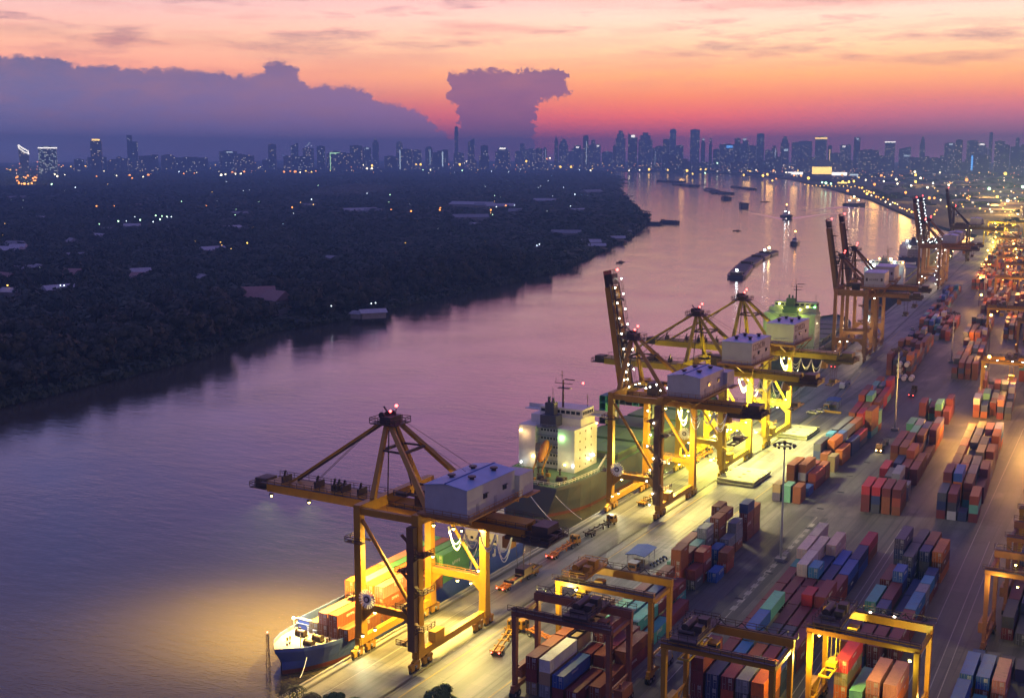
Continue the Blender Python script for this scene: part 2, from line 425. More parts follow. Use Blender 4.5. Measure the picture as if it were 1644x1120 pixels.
def land(name, poly, z, mat):
    o = MB().prism(poly, WZ-3, z).build(name, mat)
    bm = __import__('bmesh').new(); bm.from_mesh(o.data); __import__('bmesh').ops.triangulate(bm, faces=bm.faces[:], ngon_method='EAR_CLIP'); 
    __import__('bmesh').ops.recalc_face_normals(bm, faces=bm.faces[:]); bm.to_mesh(o.data); bm.free()
    return tag(o, kind='structure')
qe = [(edge_x(y), y) for y in (-200, 60, 180, 335, 440, 490, 520, 560, 650, 850, 1033, 1250, 1400, 1700)]
RB = [(-150,1850),(-220,2040),(-495,2930),(-790,3750),(-1355,5260),(-1999,6431),(-2500,7080),(-2850,7100),(-3050,7050)]
port = qe + [(900, 1700), (900, -200)]
land('port_ground', port[::-1], 0, M['concrete'])
city = [(edge_x(1700), 1704)] + RB + [(-4200, 7050), (-13000, 7050), (-13000, 17000), (9300, 17000), (9300, 1704)]
land('city_ground', city[::-1], -.3, M['cityg'])
LB = [(-262,-400),(-285,200),(-299,348),(-300,367),(-311,474),(-344,576),(-336,631),(-341,703),(-349,867),(-366,1016),(-434,1260),(-505,1512),(-620,1850),(-800,2221),(-1180,3000),(-1800,4400),(-2300,5500),(-2600,6100),(-2950,6900),(-3060,7045)]
left = LB + [(-13000, 7045), (-13000, -400)]
land('riverbank_ground', left, -.6, M['soil'])
# ---------------------------------------------------------------- ship-to-shore cranes
def spot(name, loc, target, power, col, size=100, blend=.6, rad=.4, parent=None):
    l = bpy.data.lights.new(name, 'SPOT'); l.energy = power; l.color = col; l.spot_size = R(size); l.spot_blend = blend; l.shadow_soft_size = rad
    o = bpy.data.objects.new(name, l); COL.objects.link(o)
    o.location = loc; o.rotation_euler = (Vector(target)-Vector(loc)).to_track_quat('-Z', 'Y').to_euler()
    if parent: o.parent = parent
    return o
def point(name, loc, power, col, rad=.4, parent=None):
    l = bpy.data.lights.new(name, 'POINT'); l.energy = power; l.color = col; l.shadow_soft_size = rad
    o = bpy.data.objects.new(name, l); COL.objects.link(o); o.location = loc
    if parent: o.parent = parent
    return o
BULB = {}
def bulb(root, p, r=.3, mat='g_white', name='lamp'):
    k = (mat, round(r, 2))
    if k not in BULB: BULB[k] = MB().ball((0,0,0), r, 8, 6).mesh('lamp', M[mat])
    o = bpy.data.objects.new(name, BULB[k]); COL.objects.link(o); o.location = p; o.parent = root
    return o
def label_text(name, s, size, loc, rot, mat, parent):
    cu = bpy.data.curves.new(name, 'FONT'); cu.body = s; cu.size = size; cu.extrude = .01; cu.align_x = 'CENTER'; cu.align_y = 'CENTER'
    cu.materials.append(mat)
    o = bpy.data.objects.new(name, cu); COL.objects.link(o); o.location = loc; o.rotation_euler = rot; o.parent = parent
    return o

def quay_crane(cx, cy, label, boom='down', gz=31.0, pm='yellow', dy=13.0, G=15.5, reach=36.5, back=42.0, apex=52.0, lod=0, strings=False, cool=True, lit='g_yel', ang=None, house='gable', housel=19.0, hsx=0.0, text=None, strmat='g_white'):
    a = rail_ang(cy) if ang is None else ang
    rt = empty('quay_crane', (cx, cy, 0), a)
    tag(rt, label, 'crane', 'ship to shore cranes along the quay')
    Y = M[pm]; S = M['steel']
    gt = gz+2.6
    # bogies on the rails, sills, legs
    for x in (0, G):
        for s in (-1, 1):
            for k in (0, 1):
                y = s*(dy+1.6 - k*4.6)
                b = MB().beam((x, y-1.8, 1.75), (x, y+1.8, 1.75), .75, .55).beam((x, y-.5, 2.0), (x, y+.5, 2.6), .8, .5)
                for yy in (-1.35, -.5, .5, 1.35): b.mat(1).disc((x, y+yy, .42), .42, 'x', 12, .3)
                b.mat(0)
                for q in (-.95, .95): b.box(x-.42, y+q-.55, .55, x+.42, y+q+.55, 1.5)
                b.mat(2).box(x-.62, y-.3, 1.15, x+.62, y+.3, 1.6)
                b.build('bogie', [Y, M['black'], M['grey']], rt)
        MB().beam((x, -dy-1.4, 3.4), (x, dy+1.4, 3.4), 1.25, 1.5).build('sill_beam', Y, rt)
    taper = lambda x, y, s: None
    for x in (0, G):
        for s in (-1, 1):
            y = s*dy
            l = MB().beam((x, y, 2.7), (x, y, 12.5), 1.7, 2.3, 1.7, 1.7, up=(0,1,0)).beam((x, y, 12.5), (x, y, gt+1.9), 1.7, 1.7, 1.6, 1.6, up=(0,1,0))
            l.build('leg', Y, rt)
    for s in (-1, 1):
        y = s*dy
        b = MB().beam((.85, y, 11.2), (G-.85, y, 11.2), 1.15, 1.5)
        b.add([(.8,y-.3,10.5),(3.6,y-.3,10.5),(.8,y-.3,7.8),(.8,y+.3,10.5),(3.6,y+.3,10.5),(.8,y+.3,7.8)], [(0,2,1),(3,4,5),(0,1,4,3),(1,2,5,4),(2,0,3,5)])
        b.add([(G-.8,y-.3,10.5),(G-3.6,y-.3,10.5),(G-.8,y-.3,7.8),(G-.8,y+.3,10.5),(G-3.6,y+.3,10.5),(G-.8,y+.3,7.8)], [(0,1,2),(3,5,4),(0,3,4,1),(1,4,5,2),(2,5,3,0)])
        pb = b.build('portal_beam', Y, rt)
        MB().rail([(1, y-.75, 11.95), (G-1, y-.75, 11.95)], 1.1, .05).build('handrail', Y, pb)
        if boom == 'down' and lod == 0 or lod == 0:
            MB().tube((.9, y, gt-1), (G-.9, y, 12.2), .42, 10).build('brace', Y, rt)
    # upper cross beams carry the girder
    for x in (0, G):
        MB().beam((x, -dy-.8, gt+1.2), (x, dy+.8, gt+1.2), 1.6, 2.2).build('cross_beam', Y, rt)
    for s in (-1, 1):
        MB().beam((.8, s*dy, gt+1.0), (G-.8, s*dy, gt+1.0), 1.0, 1.4).build('tie_beam', Y, rt)
    # girder
    g = MB()
    for s in (-1, 1):
        g.box(-.6, s*1.75-.55, gz, back-5, s*1.75+.55, gt)
    g.box(-.6, -1.2, gt-.35, back-5, 1.2, gt-.02)
    gd = g.build('girder', Y, rt)
    w = MB()
    for s in (-1, 1):
        w.box(.4, s*3.2-.55, gt-.5, back-4, s*3.2+.55, gt-.4); w.rail([(.4, s*3.75, gt-.4), (back-4, s*3.75, gt-.4)], 1.1, .05, 2.2)
    w.build('walkway', S, gd)
    # counterweight frame at the landward end
    f = MB()
    for s in (-1, 1):
        f.beam((back-5, s*1.75, gz+.9), (back+1.5, s*1.75, gz+.9), .5, .9)
        f.beam((back-4, s*4.2, gz-.4), (back+1.5, s*4.2, gz-.4), .35, .5); f.beam((back+1.3, s*4.2, gz-.4), (back+1.3, s*1.75, gz+1.2), .3, .3)
    for x in (back-4, back-1.5, back+1.2): f.beam((x, -4.3, gz-.2), (x, 4.3, gz-.2), .35, .5)
    f.box(back-4.5, -4.4, gz-.1, back+1.6, 4.4, gz+.05); f.rail([(back-4.5,-4.4,gz), (back+1.6,-4.4,gz), (back+1.6,4.4,gz), (back-4.5,4.4,gz)], 1.2, .06)
    f.box(back-3.2, -2.5, gz+1.4, back+.4, 2.5, gz+2.9)
    f.build('counterweight_frame', S, rt)
    # boom
    nb = MB()
    L = reach
    def boomgeo(b):
        for s in (-1, 1):
            b.add([(-.7,s*1.75-.6,gz),(-.7,s*1.75+.6,gz),(-L+4,s*1.75+.6,gz+.2),(-L+4,s*1.75-.6,gz+.2),(-.7,s*1.75-.6,gt),(-.7,s*1.75+.6,gt),(-L+4,s*1.75+.6,gt),(-L+4,s*1.75-.6,gt)],
                  [(0,1,2,3),(4,7,6,5),(0,4,5,1),(2,6,7,3),(1,5,6,2),(0,3,7,4)])
        b.box(-L+4, -1.1, gt-.3, -1, 1.1, gt-.02)
        for k in range(5): b.box(-4-k*(L-8)/4-.25, -1.15, gz+.5, -4-k*(L-8)/4+.25, 1.15, gz+1.3)
    boomgeo(nb)
    piv = Vector((-.6, 0, gt-.6)); ang_b = 0 if boom == 'down' else R(80.5)
    def up(o):
        if boom != 'down':
            o.matrix_local = Matrix.Translation(piv) @ Matrix.Rotation(ang_b, 4, 'Y') @ Matrix.Translation(-piv)
    bo = nb.build('boom', Y, rt); up(bo)
    d = MB()
    d.box(-L-1.0, -2.6, gz+.5, -L+4, 2.6, gz+.75); d.rail([(-L+4,-2.6,gz+.75), (-L-1.0,-2.6,gz+.75), (-L-1.0,2.6,gz+.75), (-L+4,2.6,gz+.75)], 1.2, .06)
    d.box(-L+.2, -2, gz+.75, -L+3.4, 2, gt+.3)
    d.build('boom_tip_platform', S, bo)
    d = MB()
    for s in (-1, 1):
        d.box(-L+3, s*3.1-.45, gt-.2, -1, s*3.1+.45, gt-.1); d.rail([(-L+3, s*3.5, gt-.1), (-1, s*3.5, gt-.1)], 1.15, .05, 2.2)
    for x in (-9, -13.5, -15, -16.2, -21, -L+8): d.box(x-.25, -1.6, gt, x+.25, 1.6, gt+1.4); d.beam((x, -.9, gt+1.2), (x+.5, -.9, gt+2.8), .35, .35)
    d.build('boom_walkway', S, bo)
    # A-frame
    zx = -1.0 if cy < 250 else .7
    for s in (-1, 1):
        MB().beam((.2, s*8.5, gt+2.2), (zx, s*1.5, apex-1.5), 1.0, 1.2, .8, .9, up=(1,0,0)).build('mast_leg', Y, rt)
        MB().beam((G-.2, s*9.0, gt+2.2), (zx+.9, s*1.6, apex-1.2), .95, 1.2, .75, .9, up=(1,0,0)).build('back_stay', Y, rt)
        MB().tube((1.2, s*4.5, gt+2.2), (zx+.4, s*1.2, apex-2), .14, 6).build('mast_rod', S, rt)
    zz = gt+2.2+(apex-1.5-gt-2.2)*.66; yy = 8.5-(8.5-1.5)*.66
    fx = .2+(zx-.2)*.66; bx = G-.2+(zx+.9-G+.2)*.64; by = 4.3
    MB().beam((fx, -yy, zz), (fx, yy, zz), .6, .6).beam((bx, -by, zz), (bx, by, zz), .55, .55).beam((fx, -yy, zz), (bx, -by, zz), .4, .4).beam((fx, yy, zz), (bx, by, zz), .4, .4).build('mast_tie', S, rt)
    p = MB().box(zx-3.4, -3, apex-1.3, zx+3.2, 3, apex-1.1); p.rail([(zx-3.4,-3,apex-1.1),(zx+3.2,-3,apex-1.1),(zx+3.2,3,apex-1.1),(zx-3.4,3,apex-1.1),(zx-3.4,-3,apex-1.1)], 1.2, .06)
    p.box(zx-1.2, -2.2, apex-1.5, zx+1.4, 2.2, apex+.4)
    for s in (-1, 0, 1): p.disc((zx-.8+.5*s, s*1.4, apex+.5), .75, 'y', 14, .35)
    p.beam((zx+1, .4, apex), (zx+1.3, .4, apex+2.4), .12, .12).beam((zx-1, 1.2, apex), (zx-2.6, 1.2, apex+1.9), .25, .25)
    p.build('mast_platform', S, rt)
    bulb(rt, (zx+1.3, .4, apex+2.6), .36, 'g_red', 'warning_light')
    bulb(rt, (zx+1.3, -1.8, apex+1.8), .3, 'g_red', 'warning_light')
    # forestays
    tip = Vector((-L*.74, 0, gt))
    if boom == 'down':
        for s in (-1, 1):
            MB().beam((zx-1, s*1.5, apex-.7), (tip.x, s*1.5, gt+.1), .28, .5).build('forestay', Y if s < 0 else S, rt)
            MB().line([(zx-1, s*.5, apex+.6), (tip.x+6, s*.5, gt+.5)], .06).build('boom_rope', S, rt)
        MB().line([(zx+1, 1.2, apex), (24, 2, gt+7)], .05).line([(zx+1, -1.2, apex), (24, -2, gt+7)], .05).build('hoist_line', S, rt)
    else:
        Mx = Matrix.Translation(piv) @ Matrix.Rotation(ang_b, 4, 'Y') @ Matrix.Translation(-piv)
        for s in (-1, 1):
            e = Mx @ Vector((-L*.60, s*1.5, gt+.2)); mid = Vector((zx-2, s*1.5, apex-4.5))
            MB().beam((zx-1, s*1.5, apex-.7), mid, .24, .4).beam(mid, Mx @ Vector((-L*.45, s*1.5, gt+.2)), .24, .4).build('forestay', S, rt)
            MB().line([(zx-.6, s*.7, apex+.5), e], .06).build('boom_rope', S, rt)
        bulb(rt, Mx @ Vector((-L-.8, 2, gt+.5)), .4, 'g_red', 'warning_light')
        d = MB().beam(Mx @ Vector((-6, -1.6, gt+.3)), Mx @ Vector((-L+4, -1.6, gt+.3)), .5, .5)
        d.build('boom_ladder', S, rt)
        if strings:
            n = 15
            for i in range(n):
                x = -3-(L-5)*i/(n-1); bulb(rt, Mx @ Vector((x, -2.5 if i % 2 else 2.6, gt+1.1)), .2, strmat)
    # hoist frame beside the hinge
    h = MB().box(6.5, -2.2, gt+.1, 10, 2.2, gt+3.8).beam((3, -4, gt+3.0), (12, -4, gt+3.0), .4, .5).beam((3, 4, gt+3), (12, 4, gt+3), .4, .5)
    h.box(3.2, -5.2, gt+2.6, 6.2, -3.2, gt+2.75); h.rail([(3.2,-5.2,gt+2.75),(6.2,-5.2,gt+2.75),(6.2,-3.2,gt+2.75)], 1.1, .06)
    h.build('hoist_frame', S, rt)
    # machinery house
    hx0, hx1 = G+1.6+hsx, G+11.6+hsx; hy0, hy1 = -dy+.6, -dy+.6+housel; hz0 = gt+(2.9 if house == 'gable' else 3.6); hh = 5.7 if house == 'gable' else 7.0
    hb = MB(); hb.box(hx0, hy0, hz0, hx1, hy1, hz0+hh)
    if house == 'gable':
        xm = (hx0+hx1)/2
        hb.add([(hx0,hy0,hz0+hh),(hx1,hy0,hz0+hh),(xm,hy0,hz0+hh+.75),(hx0,hy1,hz0+hh),(hx1,hy1,hz0+hh),(xm,hy1,hz0+hh+.75)], [(0,1,2),(3,5,4)])
    ho_ = hb.build('machinery_house', M['housew'], rt)
    rb = MB()
    if house == 'gable':
        for (xa, xb, za, zb) in ((hx0-.2, xm, hz0+hh, hz0+hh+.78), (xm, hx1+.2, hz0+hh+.78, hz0+hh)):
            rb.add([(xa,hy0-.2,za+.02),(xb,hy0-.2,zb+.02),(xb,hy1+.2,zb+.02),(xa,hy1+.2,za+.02),(xa,hy0-.2,za+.14),(xb,hy0-.2,zb+.14),(xb,hy1+.2,zb+.14),(xa,hy1+.2,za+.14)],
                   [(0,3,2,1),(4,5,6,7),(0,1,5,4),(1,2,6,5),(2,3,7,6),(3,0,4,7)])
        rb.mat(1).box(xm-.14, hy0-.2, hz0+hh+.7, xm+.14, hy1+.2, hz0+hh+1.02)
    else:
        rb.box(hx0-.2, hy0-.2, hz0+hh+.01, hx1+.2, hy1+.2, hz0+hh+.22)
    rb.build('roof', [M['houser'], M['bluep']], ho_)
    if lod == 0:
        for (fx, fy) in ((.28, .3), (.72, .34), (.3, .72), (.74, .78)):
            x = hx0+(hx1-hx0)*fx; y = hy0+(hy1-hy0)*fy
            MB().tube((x, y, hz0+hh+.2), (x, y, hz0+hh+1.0), .5, 10).tube((x, y, hz0+hh+1.0), (x, y, hz0+hh+1.25), .85, 12).build('roof_vent', S, ho_)
        for yy in (hy0+3.5, hy0+10.5):
            MB().box(hx1+.005, yy, hz0+.1, hx1+.07, yy+1.1, hz0+2.2).build('door', M['grey'], ho_)
        for yy in (hy0+6.2, hy0+14):
            MB().box(hx1+.005, yy, hz0+2.6, hx1+.12, yy+1.5, hz0+3.6).box(hx1+.005, yy-.1, hz0+3.6, hx1+.5, yy+1.6, hz0+3.68).build('window', M['glass'], ho_)
    an = MB().box(hx1-4.2, hy1+.01, hz0, hx1+1.2, hy1+6.0, hz0+4.6) if house == 'gable' else MB().box(hx0+1, hy1+.01, hz0, hx0+6, hy1+2.5, hz0+3.5)
    an.build('annex', M['housew'], ho_)
    pf = MB().box(hx0-1.2, hy0-1.2, hz0-.35, hx1+1.2, hy1+1.2, hz0-.02)
    if house == 'gable': pf.box(hx1-5, hy1+1.21, hz0-.35, hx1+2.4, hy1+7, hz0-.02)
    pf.rail([(hx0-1.2,hy0-1.2,hz0),(hx1+1.2,hy0-1.2,hz0),(hx1+1.2,hy1+1.2,hz0)], 1.2, .05)
    for y in (hy0, (hy0+hy1)/2, hy1): pf.beam((hx1+1, y, hz0-.7), (hx0-1.5, y, hz0-.7), .35, .7); pf.beam((hx0+.5, y, hz0-.7), (hx0+.5, y*.4, gt-.4), .35, .35); pf.beam((hx0+5, y, hz0-.7), (hx0+5, y*.4, gt-.4), .35, .35); pf.beam((hx1+.8, y, hz0-.6), (G+6, y*.3, gt-1.8), .25, .25)
    pf.build('house_platform', M['ochre'] if pm != 'steel' else S, rt)
    if house == 'flat':
        rg = random.Random(int(cy)); q = MB()
        def glyphs(y, z, n, hgt, axis):
            for i in range(n):
                ww = hgt*.62; k = rg.randrange(4)
                segs = [(0, 0, .16, 1)]
                if k != 1: segs.append((.17, .84, .62, 1))
                if k in (0, 2): segs.append((.17, 0, .62, .16))
                if k in (1, 3): segs.append((.46, 0, .62, .83)); segs.append((.17, .42, .45, .58))
                for (a0_, b0_, a1_, b1_) in segs:
                    if axis == 'x': q.box(hx1+.005, y+a0_*hgt, z+b0_*hgt, hx1+.05, y+a1_*hgt, z+b1_*hgt)
                    else: q.box(y+a0_*hgt, hy0-.05, z+b0_*hgt, y+a1_*hgt, hy0-.005, z+b1_*hgt)
                y += ww+hgt*.3
        if pm == 'yellow2': glyphs(hy0+1.5, hz0+4.4, 7, 1.9, 'x'); glyphs(hy0+1.5, hz0+1.6, 2, 1.5, 'x')
        else: glyphs(hx0+2.4, hz0+3.2, 5, 1.0, 'y'); q.box(hx0+.8, hy0-.05, hz0+2.9, hx0+1.8, hy0-.005, hz0+4.5); q.box(hx1-1.9, hy0-.05, hz0+2.9, hx1-.9, hy0-.005, hz0+4.5)
        q.build('lettering', S, ho_)
    if text:
        for i, s in enumerate(text):
            label_text('lettering', s, 2.3, ((hx0+hx1)/2, hy0-.03, hz0+4.4-i*2.2), (PI/2, 0, 0), M['steel'], ho_)
    # stair tower wound round the near landside leg
    t = MB(); y0 = -dy; x0 = G
    t.box(x0-1.1, y0-2.3, 4.5, x0+.6, y0-.9, gt)                       # lift shaft
    zz = 5.5; k = 0
    while zz < gt-2:
        xa, xb = (x0+1.1, x0+3.0) if k % 2 else (x0-3.6, x0-1.6)
        t.box(xa-.2, y0-2.6, zz, xb+.2, y0+1.4, zz+.12); t.rail([(xa-.2,y0-2.6,zz+.1),(xb+.2,y0-2.6,zz+.1),(xb+.2,y0+1.4,zz+.1)], 1.1, .06, 1.5)
        t.beam((x0-2.6 if not k % 2 else x0+2.0, y0-1.8, zz+.1), (x0+2.0 if not k % 2 else x0-2.6, y0-1.8, min(gt-1, zz+3.9)), .8, .22)
        zz += 3.9; k += 1
    t.build('stair_tower', M['stairs'] if pm in ('yellow',) else Y, rt)
    # operator cab and trolley under the girder
    tx = back-6.5
    tr = MB().box(tx-3, -2.6, gz-.9, tx+3, 2.6, gz-.15).box(tx-2.4, -1.4, gz-1.6, tx+2.4, 1.4, gz-.9)
    trl = tr.build('trolley', S, rt)
    MB().box(tx-4.4, -1.2, gz-3.4, tx-2.4, 1.2, gz-1.0).mat(1).box(tx-4.45, -1.1, gz-2.7, tx-4.38, 1.1, gz-1.4).build('operator_cab', [M['ochre'], M['glass']], trl)
    sz = gz-8.5
    sp = MB()
    for s in (-1, 1): sp.beam((tx+s*.9, -6, sz), (tx+s*.9, 6, sz), .3, .5)
    for y in (-5.9, -2, 2, 5.9): sp.beam((tx-1.2, y, sz), (tx+1.2, y, sz), .3, .4)
    sp.box(tx-1.1, -1.6, sz+.3, tx+1.1, 1.6, sz+1.4)
    for s in (-1, 1):
        for q in (-1, 1): sp.tube((tx+s*.7, q*1.2, sz+1.3), (tx+s*1.0, q*1.6, gz-1), .05, 4)
    sp.build('spreader', M['steel'], trl)
    # festoon cable loops
    if lod == 0:
        for ln in range(3):
            c = MB()
            for k in range(4):
                xa = G+1.2+k*3.8; xb = xa+3.8; sag = (5.0+1.0*math.sin(k*2.3+ln))*(1-.2*ln)
                c.line([(xa+(xb-xa)*i/10, -3.1-.2*ln, gz-.1-sag*(1-(2*i/10-1)**2)) for i in range(11)], .11, 5)
            c.build('festoon_cable', M['cable'], rt)
    # cable reel by the near waterside leg
    if lod == 0:
        r = MB(); c0 = (2.6, -dy-1.25, 13.3)
        for i in range(20):
            a_ = 2*PI*i/20; r.beam((c0[0]+.7*math.cos(a_), c0[1], c0[2]+.7*math.sin(a_)), (c0[0]+2.1*math.cos(a_), c0[1], c0[2]+2.1*math.sin(a_)), .3, .12, up=(0,1,0))
        r.mat(1).disc(c0, .72, 'y', 18, .5).mat(2).disc(c0, .42, 'y', 14, .6)
        r.build('cable_reel', [M['cable'], M['steel'], M['white']], rt)
        pl = MB().box(-2.6, -dy-1.6, 12.2, 0-.9, -dy+1, 12.35); pl.rail([(-2.6,-dy+1,12.3),(-2.6,-dy-1.6,12.3),(-.9,-dy-1.6,12.3)], 1.1, .06); pl.build('leg_platform', S, rt)
        for z in (gz-3,):
            pl = MB().box(-2.2, -dy-2.2, z, 2.2, -dy-.86, z+.12).box(-2.2, -dy+.86, z, 2.2, -dy+2, z+.12); pl.rail([(2.2,-dy-2.2,z+.1),(-2.2,-dy-2.2,z+.1),(-2.2,-dy+2,z+.1)], 1.1, .06); pl.build('leg_platform', S, rt)
    # electrical cabinets on the sills
    MB().box(G-.9, -dy+5, 4.2, G+.9, -dy+8.5, 6.4).build('cabinet', Y, rt)
    MB().box(-.9, dy-7.5, 4.2, .9, dy-4.5, 6.2).build('cabinet', Y, rt)
    # floodlights hung under the girder and on the portal
    fl = [(G+2.5, -3.4, gz-.3), (G+4.5, -3.2, gz-.4), (G-2.5, -3.4, gz-.3), (3.5, -dy+.2, 10.2), (8, dy-.9, 10.1), (11.5, dy-.9, 10.1), (G+.2, -dy-1.0, 5.0), (G-1.2, -dy+2, 4.7), (1.1, -dy-1.0, 5.0), (1.1, -dy+3.4, 4.8), (1.2, dy-.6, 14.5), (G-1, dy-1, 13.4)] if lod == 0 else [(G+2.5, -3, gz-.4), (G-2, -3, gz-.4), (3, -dy, 10), (G, -dy-1.1, 5), (1, -dy-1, 5)]
    for p in fl:
        fm = MB().box(p[0]-.3, p[1]-.3, p[2], p[0]+.3, p[1]+.3, p[2]+.35).build('floodlight', S, rt)
        bulb(fm, (p[0], p[1], p[2]-.12), .3, lit)
    if strings:
        for i in range(9): bulb(rt, (G-1.9+1.1*math.sin(i*2.1), -dy-2.7, 4.5+i*(gt-6)/8), .19, strmat)
        for i in range(8): bulb(rt, (1.5+i*1.7, -4.2+(i % 2)*.8, gt+2.4+(i % 3)*.7), .2, strmat)
        for i in range(6): bulb(rt, (zx-.8, -4.5+i*1.5, gt+4.5+i*2.1), .25, strmat)
    elif lod == 0:
        for p in ((2, -dy-1, 12.5), (G-.5, -dy-1.2, 13.0)): bulb(rt, p, .22, 'g_white')
    return rt

CR = []
CR.append(quay_crane(-.2, 212.5, 'nearest golden quay crane with lowered boom and blue roofed house over a blue feeder ship', 'down', 28.2, 'yellow', 13.2, 14.6, 38.5, 38.5, 49.0, text=None))
CR.append(quay_crane(2.6, 334.8, 'golden quay crane with raised boom strung with lamps, second from the camera', 'up', 31.2, 'yellow', 13.2, 15.6, 37.5, 41, 51.5, strings=True))
CR.append(quay_crane(3.4, 388.5, 'lemon yellow quay crane with lowered boom and lettered flat roofed house', 'down', 31.8, 'yellow2', 13.4, 15.6, 37, 42, 52.5, house='flat', hsx=-3.0, strings=False))
CR.append(quay_crane(4.2, 434, 'lemon yellow quay crane with lowered boom beside the green lit ship', 'down', 32.3, 'yellow2', 13.4, 15.6, 37, 42, 53.0, house='flat', hsx=-3.0, lod=0))
CR.append(quay_crane(-8.3, 636, 'brown quay crane with raised boom, near one of the unlit pair', 'up', 32.5, 'ochre', 13, 15.6, 37.5, 40, 53.0, house='flat', hsx=-3.5, lod=1, lit='g_white'))
CR.append(quay_crane(-10.8, 674, 'brown quay crane with raised boom, far one of the unlit pair', 'up', 32.5, 'ochre', 13, 15.6, 38.5, 40, 54.5, house='flat', hsx=-3.5, lod=1, lit='g_white'))
CR.append(quay_crane(-35.0, 1010, 'brown quay crane with raised boom outlined by white lamps', 'up', 31.0, 'ochre', 14, 15.6, 38.5, 42, 52, lod=1, strings=True, lit='g_white', strmat='g_cool'))
CR.append(quay_crane(-38.0, 1052, 'brown quay crane with raised boom behind the lamp strung one', 'up', 31.0, 'ochre', 14, 15.6, 38.5, 42, 52, lod=1, strings=True, lit='g_white', strmat='g_cool'))
CR.append(quay_crane(-56.0, 1290, 'dark quay crane with raised boom, farthest along the quay', 'up', 31.0, 'steel', 14, 15.6, 39, 46, 52, lod=1, lit='g_warm'))
# the floodlights' light
Yl = (1, .78, .16); Yw = (1, .90, .45); Wc = (1, .98, .62)
def crane_light(i, p, t, pw, col, size=120, rad=.5):
    spot('crane_floodlight', p, t, pw, col, size, .7, rad, CR[i])
